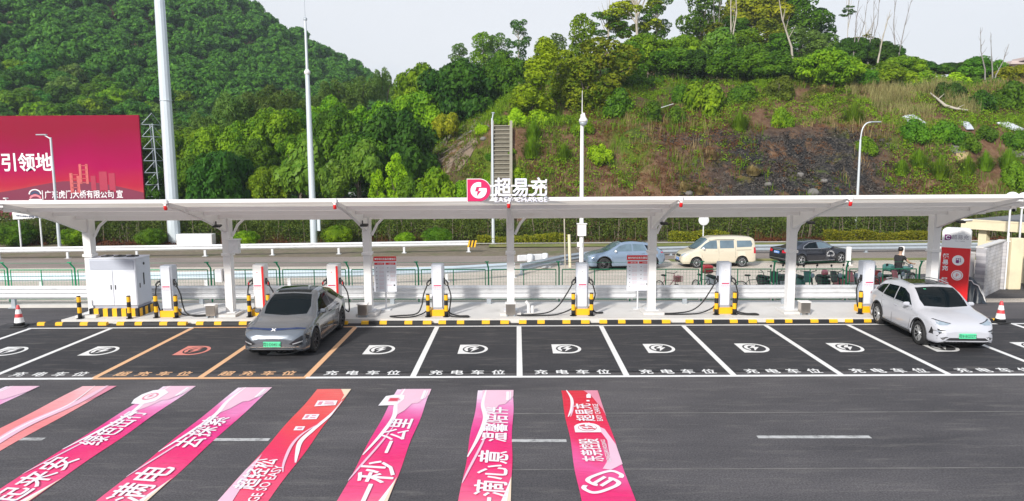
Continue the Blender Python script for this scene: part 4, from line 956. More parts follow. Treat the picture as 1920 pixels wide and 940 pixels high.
# lamps and cameras hung from the canopy
tip = ['left of the thick mast', 'above the grey car', 'under the letters of the logo', 'right of the camera pole', 'below the curved lamp post']
for x, w in zip(COLX[1:6], tip):
    r = empty('alarm_lamp', (x, YF_-.08, ZF-.02), 0, 'small red alarm lamp on the canopy edge '+w, 'alarm lamp', 'red alarm lamps along the canopy edge')
    mb = MB(); mb.box((0, 0, .03), (.13, .10, .14), bev=.02); mb.box((0, -.02, -.06), (.06, .06, .1)); mb.build('bracket', M['white_paint'], r)
    mb = MB(); mb.lathe([(.035, .01), (.045, .0), (.05, -.11), (.04, -.12)], n=12, M=Matrix.Translation((0, -.03, -.08)) @ Matrix.Rotation(.3, 4, 'X')); mb.build('red_lens', M['red'], r)
fl = ['second column from the cabinet', 'column behind the grey car on its right', 'column left of the beige van', 'column crossing the black sedan', 'column behind the white car']
for x, w in zip([COLX[1], COLX[2], COLX[4], COLX[5], COLX[6]], fl):
    y = 23.6; r = empty('flood_lamp', (x+.16, y, zroof(y)-.42), 0, 'black flood lamp on the arm of the '+w, 'flood lamp', 'black flood lamps under the canopy arms')
    mb = MB(); mb.box((0, 0, 0), (.26, .18, .06), bev=.015, M=Matrix.Rotation(.25, 4, 'X')); mb.build('housing', M['black'], r)
    mb = MB(); mb.box((-.06, .05, .08), (.03, .03, .14)); mb.build('bracket', M['black'], r)
def cctv(loc, rz, label):
    r = empty('security_camera', loc, rz, label, 'security camera')
    mb = MB(); mb.tube([(0, 0, .22), (0, 0, .04)], .02, n=6); mb.box((0, 0, .23), (.1, .1, .03)); mb.build('mount', M['white_paint'], r)
    mb = MB(); mb.box((0, 0, 0), (.34, .12, .12), bev=.025, M=Matrix.Rotation(.35, 4, 'Y')); mb.build('housing', M['white_paint'], r)
    mb = MB(); mb.lathe([(.045, 0), (.05, .03)], n=12, M=Matrix.Rotation(.35, 4, 'Y') @ Matrix.Translation((.165, 0, 0)) @ Matrix.Rotation(math.pi/2, 4, 'Y')); mb.build('lens', M['dark_glass'], r)
p = AT(12, 386, 22.0); cctv(p, -.3, 'white security camera hanging from the canopy beside the tilted board')
p = AT(1902, 390, 22.0); cctv(p, math.pi+.9, 'white security camera hanging from the canopy before the round white signs')

# ------------------------------------------------------------------ logo sign on the canopy edge
def logo_sign():
    p0 = AT(897, 357, 20.45); r = empty('logo_sign', (p0.x, 20.45, p0.z), 0, 'pink logo plaque with white letters standing on the canopy edge', 'sign')
    Ux = Matrix.Rotation(math.pi/2, 4, 'X')
    S = .62
    mb = MB(); mb.prism([(a*1.05, b_*1.05) for a, b_ in d_shape(S)], -.05, Ux @ Matrix.Translation((0, 0, 0))); mb.build('plaque_rim', M['letter_white'], r)
    mb = MB(); mb.prism(d_shape(S), -.02, Ux @ Matrix.Translation((0, 0, .024))); pl = mb.build('plaque', M['magenta'], r)
    # G with the lightning cut through it
    ring = arc(0, 0, .37*S, RAD(70), RAD(372), 30)
    pts = [(.37*S*math.cos(RAD(72)), .37*S*math.sin(RAD(72)))]+arc(0, 0, .37*S, RAD(72), RAD(375), 34)[1:]
    inner = [(.22*S, .10*S), (.02*S, .10*S), (-.01*S, -.035*S), (.115*S, -.035*S), (-.095*S, -.29*S), (-.05*S, -.055*S), (-.17*S, -.055*S), (-.095*S, .155*S), (.115*S, .155*S)]
    poly = pts+inner
    mb = MB(); mb.prism(poly, -.015, Ux @ Matrix.Translation((.01, 0, .040))); mb.build('emblem', M['letter_bluewhite'], pl)
    # frame rails
    for dz in (.12, -.14):
        mb = MB(); mb.box((.98, .04, dz), (1.92, .05, .05)); mb.build('frame_rail', M['white_paint'], r)
    mb = MB(); mb.box((1.92, .04, .05), (.05, .05, .5)); mb.build('frame_post', M['white_paint'], r)
    o = text('超易充', .56, M['letter_bluewhite'], r, (1.20, -.02, -.13), UPRIGHT, bold=.012, ext=.03, spacing=1.12, sx=.86)
    o = text('EASY CHARGE', .20, M['letter_bluewhite'], r, (1.20, -.03, -.335), UPRIGHT, off=.0, ext=.02, spacing=1.06, sx=1.12)
logo_sign()

# ------------------------------------------------------------------ boxes at the columns
for x, w in ((COLX[1]-.45, 'second column from the cabinet'), (COLX[2]-.1, 'third column, right of the grey car'), (COLX[3]+.0, 'column under the logo'), (COLX[5]+.32, 'column crossing the black sedan')):
    r = empty('meter_box', (x, 24.22, .15), 0, 'stainless box with white lid by the '+w, 'metal box', 'stainless boxes at the columns')
    mb = MB(); mb.box((0, 0, .25), (.32, .28, .36), bev=.01); mb.build('body', M['stainless'], r)
    mb = MB(); mb.box((0, 0, .45), (.37, .33, .04), bev=.01); mb.build('lid', M['white_paint'], r)
    for sx in (-.13, .13):
        mb = MB(); mb.box((sx, 0, .035), (.04, .22, .07)); mb.build('foot', M['galv_dull'], r)
r = empty('conduit_pipe', (COLX[3]+.62, 24.75, .15), 0, 'short white pipe stub beside the column under the logo', 'pipe')
mb = MB(); mb.tube([(0, 0, 0), (0, 0, .3), (-.1, 0, .4)], .06, n=8); mb.tube([(.14, 0, 0), (.14, 0, .25)], .05, n=8); mb.build('pipe', M['white_paint'], r)
r = empty('control_box', (COLX[1]+.30, 24.6, 2.55), 0, 'grey control box mounted high on the second column', 'control box')
mb = MB(); mb.box((0, 0, .0), (.34, .22, .46), bev=.01); mb.build('body', M['galv'], r); mb = MB(); mb.box((.0, -.04, .25), (.42, .34, .03)); mb.build('rain_hood', M['galv'], r)
r = empty('control_box', (COLX[1]-.28, 24.6, 1.55), 0, 'white control box low on the left of the second column', 'control box')
mb = MB(); mb.box((0, 0, 0), (.24, .2, .46), bev=.01); mb.build('body', M['white_paint'], r); mb = MB(); mb.box((0, -.102, 0), (.2, .01, .4)); mb.build('door', M['cab_light'], r)

# ------------------------------------------------------------------ bollards, wheel stops
def bollard_proto():
    r = empty('bollard', (0, 0, 0), 0, None, 'bollard', 'black and yellow bollards on the platform')
    mb = MB(); R = .066; mb.lathe([(R, .015), (R, .20), (R, .40), (R, .58), (R, .76), (R*.9, .79)], n=16, mats=[0, 1, 0, 1, 0]); mb.build('post', [M['black'], M['yellow']], r)
    mb = MB(); mb.lathe([(.115, 0), (.115, .015)], n=16); mb.build('base_plate', M['black'], r); return r
BOL = [(-15.0, 24.12, 'left bollard before the grey cabinet'), (-13.28, 24.10, 'right bollard before the grey cabinet'),
       (-12.42, 24.22, 'left bollard of the charger beside the cabinet'), (-11.72, 24.20, 'right bollard of the charger beside the cabinet'),
       (-9.22, 24.26, 'left bollard of the red-striped charger left of the grey car'), (-8.58, 24.30, 'right bollard of the red-striped charger left of the grey car'),
       (-3.06, 24.14, 'left bollard of the charger between the third column and the logo column'), (-2.44, 24.14, 'right bollard of the charger between the third column and the logo column'),
       (1.90, 24.20, 'left bollard of the charger below the camera pole'), (2.52, 24.20, 'right bollard of the charger below the camera pole'),
       (6.80, 24.28, 'left bollard of the charger below the beige van'), (7.42, 24.28, 'right bollard of the charger below the beige van'),
       (11.72, 24.3, 'bollard beside the charger behind the white car')]
proto = bollard_proto()
for i, (x, y, l) in enumerate(BOL):
    o = proto if i == 0 else copy_tree(proto); o.location = (x, y, .15); o['label'] = 'black and yellow '+l
def stop_proto():
    mb = MB(); L_ = 2.36; seg = [(0, .25, 1), (.25, .62, 0), (.62, .86, 1), (.86, 1.46, 0), (1.46, 1.72, 1), (1.72, 2.08, 0), (2.08, 2.36, 1)]
    for a, b_, m in seg:
        pr = [(-.085, 0), (-.075, .075), (-.045, .105), (.045, .105), (.075, .075), (.085, 0)]
        v = [(x-L_/2, y, z) for x in (a, b_) for y, z in pr]; n = 6
        f = [(i, i+1, n+i+1, n+i) for i in range(n-1)]+[(0, 5, 4, 3, 2, 1)[::-1], tuple(range(n, 2*n))]
        mb.add(v, [tuple(reversed(q)) for q in f], m, False)
    o = mb.build('wheel_stop', [M['black'], M['yellow']]); return o
WS = [(-15.05, 'before the grey cabinet'), (-12.35, 'before the charger beside the cabinet'), (-9.66, 'left of the grey car'), (-6.9, 'behind the grey car'), (-4.08, 'right of the grey car before the first notice board'), (-1.48, 'left of the logo column'), (1.22, 'right of the logo column'),
      (3.92, 'before the second notice board'), (6.80, 'before the charger below the beige van'), (9.48, 'before the column crossing the black sedan'), (12.1, 'behind the white car'), (14.9, 'beside the right traffic cone')]
ws = stop_proto()
for i, (x, l) in enumerate(WS):
    o = ws if i == 0 else ws.copy()
    if i: COL.objects.link(o)
    o.location = (x, 23.72-.004*(x), .0); o.rotation_euler = (0, 0, -.012); tag(o, 'black and yellow wheel stop bar '+l, 'wheel stop', 'black and yellow wheel stops along the platform')

# ------------------------------------------------------------------ cabinet
def cabinet():
    r = empty('power_cabinet', (-13.98, 24.98, .15), 0, 'large grey power cabinet on a black and yellow striped plinth', 'cabinet')
    Wd, D, H = 1.62, .98, 1.98
    mb = MB(); mb.box((0, 0, .36+(H-.36)/2+.01), (Wd, D, H-.36), bev=.012); mb.build('body', M['cab_grey'], r)
    mb = MB(); mb.box((0, 0, .30+.02), (Wd-.06, D-.06, .09)); mb.build('skirt', M['cab_dark'], r)
    # striped plinth
    mb = MB(); n = 11; w = (Wd+.14)/n
    for i in range(n): mb.box((-Wd/2-.07+w*(i+.5), 0, .14), (w, D+.12, .28), i % 2)
    mb.build('plinth', [M['black'], M['yellow']], r)
    mb = MB()
    for i in range(6): mb.box((Wd/2+.073, -D/2-.06+(D+.12)/6*(i+.5), .14), (.006, (D+.12)/6, .28), (i+1) % 2)
    mb.build('plinth_side', [M['black'], M['yellow']], r)
    # front: louvre panel and two doors
    y = -D/2
    lv = MB(); lv.box((0.0, y-.006, 1.80), (Wd-.12, .012, .30), 0)
    for i in range(13): lv.box((0, y-.014, 1.67+i*.021), (Wd-.16, .006, .010), 1)
    lv.build('louvre', [M['cab_dark'], M['cab_grey']], r)
    for sx in (-1, 1):
        mb = MB(); mb.box((sx*(Wd/4-.01), y-.008, 1.0), (Wd/2-.035, .016, 1.22), bev=.004); d = mb.build('door', M['cab_light'], r)
        mb = MB(); mb.box((sx*.075, y-.022, 1.02), (.035, .014, .16), bev=.004); mb.build('handle', M['black'], d)
    mb = MB(); mb.box((0, 0, H+.03), (Wd+.02, D+.02, .04), bev=.008); mb.build('roof_rim', M['cab_light'], r)
    mb = MB()
    for sx in (-.45, 0, .45): mb.lathe([(.20, 0), (.20, .03)], n=20, c=(sx, .05, H+.05)); mb.lathe([(.06, .03), (.06, .05)], n=12, c=(sx, .05, H+.05))
    mb.build('fan_grille', M['black'], r)
    x = Wd/2
    mb = MB(); mb.box((x+.006, .0, 1.25), (.012, .07, .42), bev=.004); mb.build('side_slot', M['black'], r)
    mb = MB(); mb.box((x+.006, -.28, 1.05), (.012, .05, .16), bev=.004); mb.build('side_handle', M['black'], r)
    mb = MB(); mb.lathe([(.05, 0), (.05, .012)], n=14, M=Matrix.Translation((x, .05, 1.78)) @ Matrix.Rotation(math.pi/2, 4, 'Y')); mb.build('side_lamp', M['black'], r)
cabinet()

# ------------------------------------------------------------------ chargers
def smooth_path(pts, k=8):
    out = []; P = [pts[0]]+list(pts)+[pts[-1]]
    for i in range(1, len(P)-2):
        for j in range(k):
            t = j/k; a, b_, c, d = P[i-1], P[i], P[i+1], P[i+2]
            out.append(.5*((2*b_)+(c-a)*t+(2*a-5*b_+4*c-d)*t*t+(3*b_-a-3*c+d)*t**3))
    out.append(P[-2]); return out
def charger(x, y, style, label, cables):
    r = empty('charging_post', (x, y, .15), 0, label, 'charging post', 'charging posts on the platform')
    body_m = M['white_paint'] if style == 'red' else M['cab_light']; side_m = M['white_paint'] if style == 'red' else M['cab_grey']
    mb = MB(); mb.box((0, 0, .11), (.56, .46, .22), bev=.01); mb.build('base', M['yellow'], r)
    mb = MB(); mb.box((0, 0, .26), (.36, .32, .08)); mb.build('foot', M['cab_dark'], r)
    H = 1.78; w, d = .40, .40
    # body: slightly tapered box with chamfered front
    mb = MB(); pl = [(-w/2, d/2), (-w/2, -d/2+.06), (-w/2+.06, -d/2), (w/2-.06, -d/2), (w/2, -d/2+.06), (w/2, d/2)]
    v = []
    for z, s in ((.29, 1.0), (H-.05, 1.04), (H, .98)): v += [(px*s, py*s, z) for px, py in pl]
    f = []; mi = []
    n = 6
    for k in range(2):
        for i in range(n): j = (i+1) % n; f.append((k*n+i, k*n+j, (k+1)*n+j, (k+1)*n+i))
    f += [tuple(range(2*n, 3*n)), tuple(reversed(range(n)))]
    mb.add(v, f); body = mb.build('body', side_m, r)
    mb = MB(); mb.box((-.0, -d/2-.010, 1.02), (w-.10, .012, 1.40), bev=.004); mb.build('front_panel', body_m, r)
    if style == 'red':
        mb = MB(); mb.box((.155, -d/2-.018, 1.02), (.07, .008, 1.42)); mb.build('red_stripe', M['red'], r)
    dx = -.03 if style == 'red' else 0
    mb = MB(); mb.lathe([(.045, 0), (.045, .006)], n=18, M=Matrix.Translation((dx, -d/2-.016, 1.52)) @ Matrix.Rotation(math.pi/2, 4, 'X')); em = mb.build('emblem', M['letter_white'], r)
    mb = MB(); mb.lathe([(.018, 0), (.018, .004)], n=12, M=Matrix.Translation((dx, -d/2-.022, 1.52)) @ Matrix.Rotation(math.pi/2, 4, 'X')); mb.build('emblem_mark', M['red'] if style == 'red' else M['letter_grey'], em)
    mb = MB(); mb.box((dx, -d/2-.018, 1.06), (.25, .006, .035)); mb.build('name_stripe', M['magenta'], r)
    text('超易充充电', .065, M['letter_pale'], r, (dx, -d/2-.018, .965), UPRIGHT)
    text('EASY CHARGE', .036, M['letter_grey'], r, (dx, -d/2-.018, .92), UPRIGHT)
    for s in (-1, 1):
        if style == 'red' and s == -1:
            pass
        # holster with plug
        mb = MB(); mb.box((s*(w/2+.03), -.08, 1.20), (.05, .10, .22), bev=.01); mb.build('holster', M['black'], r)
        mb = MB(); mb.tube([(s*(w/2+.03), -.12, 1.24), (s*(w/2+.10), -.16, 1.22), (s*(w/2+.16), -.18, 1.14), (s*(w/2+.155), -.17, 1.05)], [.032, .036, .028, .022], n=8)
        mb.tube([(s*(w/2+.05), -.15, 1.14), (s*(w/2+.10), -.17, 1.06), (s*(w/2+.155), -.17, 1.05)], .016, n=6); cn = mb.build('connector', M['black'], r)
        if style == 'red':
            mb = MB(); mb.box((s*(w/2+.135), -.20, 1.14), (.03, .03, .10), bev=.008); mb.build('red_trigger', M['red'], cn)
        mb = MB(); pts = [Vector((s*(w/2+.155), -.17, 1.06))]+[Vector(q) for q in cables[0 if s < 0 else 1]]
        mb.tube(smooth_path(pts, 8), .023, n=7); mb.build('cable', M['rubber'], r)
    return r
hang = lambda s: [(s*.40, -.16, .80), (s*.36, -.14, .45), (s*.30, -.10, .20), (s*.24, -.05, .27)]
loopR = [(.46, -.15, .75), (.50, -.14, .42), (.62, -.16, .14), (.95, -.20, .025), (1.32, -.12, .025), (1.25, .02, .025), (.85, -.02, .025), (.45, -.04, .06), (.26, 0, .26)]
loopR2 = [(.45, -.15, .7), (.42, -.18, .35), (.40, -.30, .06), (.62, -.44, .025), (1.05, -.50, .025), (1.02, -.30, .025), (.72, -.28, .025), (.42, -.12, .08), (.27, -.02, .26)]
loopL = [(-.55, -.17, .72), (-.80, -.16, .35), (-1.15, -.14, .10), (-1.7, -.16, .025), (-2.2, -.22, .025), (-2.1, -.36, .025), (-1.4, -.36, .025), (-.85, -.28, .05), (-.45, -.12, .16), (-.26, 0, .26)]
loopL2 = [(-.48, -.17, .75), (-.56, -.16, .35), (-.75, -.2, .08), (-1.35, -.22, .025), (-1.62, -.34, .025), (-1.3, -.5, .025), (-.85, -.42, .025), (-.5, -.2, .1), (-.27, 0, .26)]
charger(-12.06, 24.50, 'grey', 'grey-white charging post right beside the large power cabinet', (hang(-1), loopR))
charger(-8.92, 24.62, 'red', 'red-striped white charging post just left of the grey car', (hang(-1), [(.48, -.15, .80), (.52, -.14, .45), (.5, -.12, .12), (.3, -.05, .26)]))
charger(-6.36, 24.62, 'red', 'red-striped white charging post rising directly behind the grey car', (hang(-1), [(.48, -.15, .80), (.52, -.14, .45), (.5, -.12, .12), (.3, -.05, .26)]))
charger(-2.74, 24.46, 'grey', 'grey-white charging post between the first notice board and the logo column', (loopL2, loopR2))
charger(2.22, 24.50, 'grey', 'grey-white charging post in front of the tall camera pole', (loopL, [(.44, -.14, .7), (.36, -.1, .4), (.42, -.1, .1), (.66, -.02, .03), (.72, .1, .03), (.45, .05, .05), (.27, .02, .26)]))
charger(7.12, 24.60, 'grey', 'grey-white charging post below the beige van', (loopL, loopR2))
charger(12.06, 24.66, 'grey', 'grey-white charging post partly behind the white car', (hang(-1), hang(1)))

# ------------------------------------------------------------------ notice boards
def notice(x, y, label):
    r = empty('notice_board', (x, y, .15), 0, label, 'notice board', 'white notice boards behind the bays')
    mb = MB(); mb.tube([(0, .02, 0), (0, .02, 1.5)], .03, n=8); mb.build('post', M['galv'], r)
    mb = MB(); mb.box((0, 0, .02), (.34, .3, .03)); mb.build('foot_plate', M['galv'], r)
    mb = MB(); mb.box((0, 0, 1.28), (.80, .04, 1.24), bev=.008); mb.build('panel', M['cab_light'], r)
    mb = MB(); mb.box((0, -.022, 1.85), (.81, .02, .17), bev=.004); hd = mb.build('header', M['sign_red'], r)
    text('充电站应急处置指引', .082, M['letter_white'], hd, (.04, -.036, 1.815), UPRIGHT, off=.002, sx=.95)
    mb = MB(); mb.box((-.335, -.034, 1.845), (.05, .004, .06)); mb.build('header_logo', M['letter_white'], hd)
    for sx in (-.2, .2):
        mb = MB(); mb.box((sx, -.022, 1.675), (.35, .012, .075), bev=.003); t_ = mb.build('column_title', M['sign_red'], r)
        text('操作流程' if sx < 0 else '注意事项', .05, M['letter_white'], t_, (sx+.03, -.031, 1.655), UPRIGHT)
        rows = 6 if sx < 0 else 4
        for k in range(rows):
            z = 1.53-k*.142
            text('停车充电', .042, M['letter_pale'], r, (sx+.07, -.0225, z), UPRIGHT, name='notice_text')
            text('插枪扫码', .042, M['letter_pale'], r, (sx+.07, -.0225, z-.05), UPRIGHT, name='notice_text')
            mb = MB(); mb.lathe([(.022, 0), (.022, .004)], n=10, M=Matrix.Translation((sx-.10, -.021, z)) @ Matrix.Rotation(math.pi/2, 4, 'X')); mb.build('pictogram', M['letter_grey'], r)
    mb = MB(); mb.lathe([(.03, 0), (.03, .004)], n=12, M=Matrix.Translation((.32, -.021, .90)) @ Matrix.Rotation(math.pi/2, 4, 'X')); mb.build('round_seal', M['black'], r)
    text('客服电话', .05, M['letter_pale'], r, (.15, -.0225, .88), UPRIGHT, name='notice_text')
p = G(736, 575, .15); notice(p.x-.12, 25.35, 'white notice board with red header right of the third column')
notice(4.28, 25.3, 'white notice board with red header in front of the blue-grey car')

# ------------------------------------------------------------------ cones
M['cone_red'] = mat('cone_red', (.58, .05, .06), .5, var=.15, scale=6, grime=(.5, .25, .22), gscale=5)
def cone(p, label):
    r = empty('traffic_cone', p, .2, label, 'traffic cone', 'red and white traffic cones')
    mb = MB(); mb.box((0, 0, .03), (.44, .44, .06), bev=.02); mb.build('base', M['rubber'], r)
    prof = [(.17, .06), (.15, .16), (.145, .17), (.118, .33), (.095, .45), (.068, .60), (.045, .72), (.032, .74)]
    mb = MB(); mb.lathe(prof, n=20, mats=[2, 0, 0, 1, 0, 1, 1]); mb.build('body', [M['letter_white'], M['cone_red'], M['black']], r)
cone(G(37, 613), 'red and white traffic cone at the left end of the platform')
cone(G(1875, 606), 'red and white traffic cone right of the white car')
M['ink_blue'] = mat('ink_blue', (.03, .05, .12), .6)
# ------------------------------------------------------------------ guard rails
def path_len(P): return [0]+list(np.cumsum([(P[i+1]-P[i]).length for i in range(len(P)-1)]))
def w_beam(P, zs_prof, m, name, parent):
    """corrugated beam swept along P; zs_prof = [(offset towards the viewer, height)]"""
    mb = MB(); n = len(zs_prof); v = []
    for i, p in enumerate(P):
        t = (P[min(i+1, len(P)-1)]-P[max(i-1, 0)]).normalized(); nn = Vector((t.y, -t.x, 0)).normalized()
        for (o, z) in zs_prof: v.append(p+nn*o+Vector((0, 0, z)))
        for (o, z) in reversed(zs_prof): v.append(p+nn*(o-.012)+Vector((0, 0, z)))
    k = 2*n; f = []
    for i in range(len(P)-1):
        for j in range(k): q = (j+1) % k; f.append((i*k+j, (i+1)*k+j, (i+1)*k+q, i*k+q))
    f.append(tuple(range(k))); f.append(tuple(reversed(range((len(P)-1)*k, len(P)*k))))
    mb.add(v, f); return mb.build(name, m, parent)
def wave(z0, z1, waves, amp=.075):
    out = []; N_ = waves*6
    for k in range(N_+1):
        t = k/N_; out.append((amp*(.5-.5*math.cos(2*math.pi*waves*t)), z0+(z1-z0)*t))
    return out
def resample(P, step):
    L_ = path_len(P); n = max(1, int(L_[-1]/step)); out = []
    for i in range(n+1):
        s = L_[-1]*i/n; k = 0
        while k < len(P)-2 and L_[k+1] < s: k += 1
        t = (s-L_[k])/max(1e-6, L_[k+1]-L_[k]); out.append(P[k].lerp(P[k+1], t))
    return out
def guard_rail(P, z0, z1, waves, m, label, post_step, pm, ends=None, lap=4.0, post_w=.14):
    P = [Vector((p[0], p[1], base_z(p[1]))) for p in P]
    root = empty('guard_rail', P[0], 0, label, 'guard rail'); P = [p-P[0] for p in P]
    Q = resample(P, .8); w_beam(Q, wave(z0, z1, waves), m, 'beam', root)
    for p in resample(P, post_step):
        mb = MB(); mb.box((p.x, p.y+.09, (z1-.02)/2+p.z), (post_w, .12, z1-.02), bev=.01); mb.box((p.x, p.y+.09, p.z+.01), (.3, .28, .02)); mb.build('post', pm, root)
    return root
guard_rail([(-30, 26.98), (-15, 26.62), (0, 26.28), (13.4, 25.98)], .36, .86, 3, M['galv'], 'three-wave grey guard rail running right behind the charging platform', 3.35, M['galv_dull'], post_w=.16)
guard_rail([(-40, 31.7), (-24, 31.9), (-15.4, 32.2), (-7.5, 33.2), (-3, 34.6), (-.2, 36.2)], .42, .78, 2, M['galv_blue'], 'bluish guard rail curving across the concrete yard behind the mesh fence', 3.6, M['galv'])
fr = guard_rail([(-62, 43.9), (-30.2, 44.6), (-11.5, 46.2), (-3.2, 46.9)], .42, .76, 2, M['galv'], 'long grey guard rail in front of the hedge with a striped end plate', 4.05, M['galv'])
guard_rail([(.2, 37.2), (2.6, 40.8), (6.0, 44.0), (14, 45.2), (32, 45.8), (60, 46.5)], .16, .58, 2, M['galv_dull'], 'low blue-grey guard rail behind the passing cars', 4.2, M['galv_dull'])
# end pieces
e = Vector((-3.0, 46.75, -.45))-fr.location
mb = MB(); wv = .52
for k in range(5):
    x0 = -wv/2+wv*k/5; x1 = x0+wv/5
    mb.add([e+Vector((x0, -.14, .36)), e+Vector((x1, -.14, .36)), e+Vector((x1+.1, -.14, .80)), e+Vector((x0+.1, -.14, .80)), e+Vector((x0, -.10, .36)), e+Vector((x1, -.10, .36)), e+Vector((x1+.1, -.10, .80)), e+Vector((x0+.1, -.10, .80))],
           [(0, 1, 2, 3), (7, 6, 5, 4), (0, 4, 5, 1), (3, 2, 6, 7), (1, 5, 6, 2), (0, 3, 7, 4)], k % 2)
mb.build('end_plate', [M['yellow'], M['black']], fr)
def barrier_end(u, v, label):
    p = G(u, v, -.4); r = empty('barrier_end', p, .3, label, 'crash cushion')
    mb = MB(); mb.lathe([(.17, 0), (.17, .75), (.12, .78)], n=14); mb.build('drum', M['galv'], r)
    mb = MB(); mb.box((-.45, 0, .58), (.55, .12, .34), bev=.03); mb.build('shoe', M['galv'], r)
    mb = MB(); mb.box((0, 0, .02), (.5, .5, .04)); mb.build('base_plate', M['galv'], r)
barrier_end(1022, 501, 'rounded grey end drum of the curving guard rail, left of the camera pole')
barrier_end(994, 503, 'rounded grey end shoe of the curving guard rail nearest the logo column')
for u, v0, v1, l in ((1590, 463, 498, 'white square marker post at the front of the black sedan'), (1690, 462, 486, 'white square marker post beyond the motorcyclist')):
    p = G(u, v1, -.45); top = AT(u, v0, p.y).z; r = empty('marker_post', p, 0, l, 'marker post')
    mb = MB(); mb.box((0, 0, (top+.45)/2), (.22, .22, top+.45), bev=.02); mb.build('shaft', M['white_paint'], r); mb = MB(); mb.box((0, 0, .03), (.36, .36, .06)); mb.build('foot', M['concrete'], r)
for u, v0, v1, w, m, l in ((1060, 410, 505, .07, 'bark_pale', 'thin brown stake standing left of the camera pole'), (1069, 440, 500, .16, 'cream', 'short cream marker post beside the brown stake')):
    p = G(u, v1, -.4); top = AT(u-2, v0, p.y); r = MB(); r.tube([(0, 0, -.1), (top.x-p.x, 0, top.z+.4)], w/2, n=8); o = r.build('stake', M[m], None, p); tag(o, l, 'stake')

# ------------------------------------------------------------------ green mesh fence
def mesh_fence():
    y0 = lambda x: 27.45-.028*x
    root = empty('mesh_fence', (-25, y0(-25), 0), 0, 'green wire mesh fence behind the guard rail, posts bent over at the top', 'fence')
    O = root.location
    step = 2.72; xs = [-25.6+step*k for k in range(16)]
    H0, H1 = .12, 1.28
    mbw = []
    for i, x in enumerate(xs):
        p = Vector((x, y0(x), 0))-O
        mb = MB(); mb.tube([p+Vector((0, 0, 0)), p+Vector((0, 0, 1.34)), p+Vector((-.05, -.22, 1.60))], .032, n=6); mb.box(p+Vector((-.05, -.22, 1.61)), (.16, .05, .03)); mb.build('post', M['fence_green'], root)
        if i < len(xs)-1:
            q = Vector((xs[i+1], y0(xs[i+1]), 0))-O
            a = p.lerp(q, .045); b_ = p.lerp(q, .955); c = p.lerp(q, .5)
            mb = MB()
            for z in (H0, H1): mb.tube([a+Vector((0, 0, z)), b_+Vector((0, 0, z))], .022, n=6)
            for t in (a, c, b_): mb.tube([t+Vector((0, 0, H0)), t+Vector((0, 0, H1))], .020, n=6)
            fr_ = mb.build('panel_frame', M['fence_green'], root)
            mb = MB(); nv = 22
            for k in range(1, nv):
                t = a.lerp(b_, k/nv); mb.tube([t+Vector((0, 0, H0)), t+Vector((0, 0, H1))], .0032, n=3, cap=False)
            for k in range(1, 9):
                z = H0+(H1-H0)*k/9; mb.tube([a+Vector((0, 0, z)), b_+Vector((0, 0, z))], .0032, n=3, cap=False)
            mb.build('wire_mesh', M['fence_green'], fr_)
            mb = MB(); mb.tube([p+Vector((-.05, -.22, 1.58)), q+Vector((-.05, -.22, 1.58))], .006, n=4); mb.build('top_wire', M['fence_green'], root)
mesh_fence()

# ------------------------------------------------------------------ poles, lamps, signs
def pole_seg(mb, pts, rs, m=0, n=16): mb.tube(pts, rs, m, n)
p = G(328, 458, -.45); Y = p.y
r = empty('high_mast', p, 0, 'thick pale grey high mast rising out of the picture right of the billboard', 'mast')
mb = MB(); mb.tube([(0, 0, 0), (-.0, 0, 6), (0, 0, 12), (0, 0, 20), (0, 0, 27)], [.45, .42, .38, .33, .28], n=12, smooth=False); mb.build('shaft', M['mast_grey'], r)
mb = MB(); mb.lathe([(.44, 0), (.44, .04)], n=12, c=(0, 0, 10.4)); mb.build('joint_ring', M['mast_grey'], r)
mb = MB(); mb.box((1.3, .3, .4), (2.6, .7, .8), bev=.03); o = mb.build('concrete_block', M['white_paint'], None, p+Vector((.5, -.75, 0))); tag(o, 'low white concrete block at the foot of the thick mast', 'concrete block')
p = G(589, 459, -.45)
r = empty('slim_mast', p, 0, 'slim white lightning mast with a spike on top left of the picture centre', 'mast')
ht = AT(576, 36, p.y).z+.45
mb = MB(); mb.tube([(0, 0, 0), (0, 0, ht*.4), (0, 0, ht*.76)], [.25, .21, .15], n=14); mb.build('shaft', M['mast_grey'], r)
mb = MB(); mb.tube([(0, 0, ht*.76), (0, 0, ht)], [.10, .08], n=10); mb.build('upper_tube', M['pole_grey'], r)
mb = MB(); mb.lathe([(.05, -.2), (.2, -.12), (.22, .05), (.12, .2), (.06, .22)], n=14, c=(0, 0, ht*.77)); mb.build('collar', M['white_paint'], r)
mb = MB(); mb.box((0, 0, ht), (.24, .24, .22), bev=.05); mb.build('cap', M['galv_dull'], r)
mb = MB(); mb.tube([(0, 0, ht), (0, 0, ht+2.2)], [.022, .01], n=5); mb.build('spike', M['galv_dull'], r)
mb = MB(); mb.box((.42, -.05, 1.7), (.22, .2, 1.4), bev=.02); mb.build('switch_box', M['mast_grey'], r)
p = G(1090, 512, -.3)
r = empty('camera_pole', p, 0, 'white pole carrying a dome camera, antenna and box, right of the picture centre', 'pole')
ht = AT(1094, 215, p.y).z+.3
mb = MB(); mb.tube([(0, 0, 0), (0, 0, ht*.5), (0, 0, ht)], [.115, .105, .085], n=12); mb.build('shaft', M['white_paint'], r)
mb = MB(); mb.lathe([(.07, .42), (.10, .30), (.12, .22), (.21, .10), (.22, -.02)], n=14, c=(.05, -.1, ht-.35)); mb.build('dome_cover', M['white_paint'], r)
mb = MB(); mb.lathe([(.20, -.02), (.17, -.14), (.08, -.21)], n=14, c=(.05, -.1, ht-.35)); mb.build('dome_lens', M['galv_dull'], r)
mb = MB(); mb.tube([(0, 0, ht), (0, 0, AT(1093, 170, p.y).z+.3)], [.03, .012], n=6); mb.build('antenna', M['white_paint'], r)
bz = AT(1092, 431, p.y).z+.3
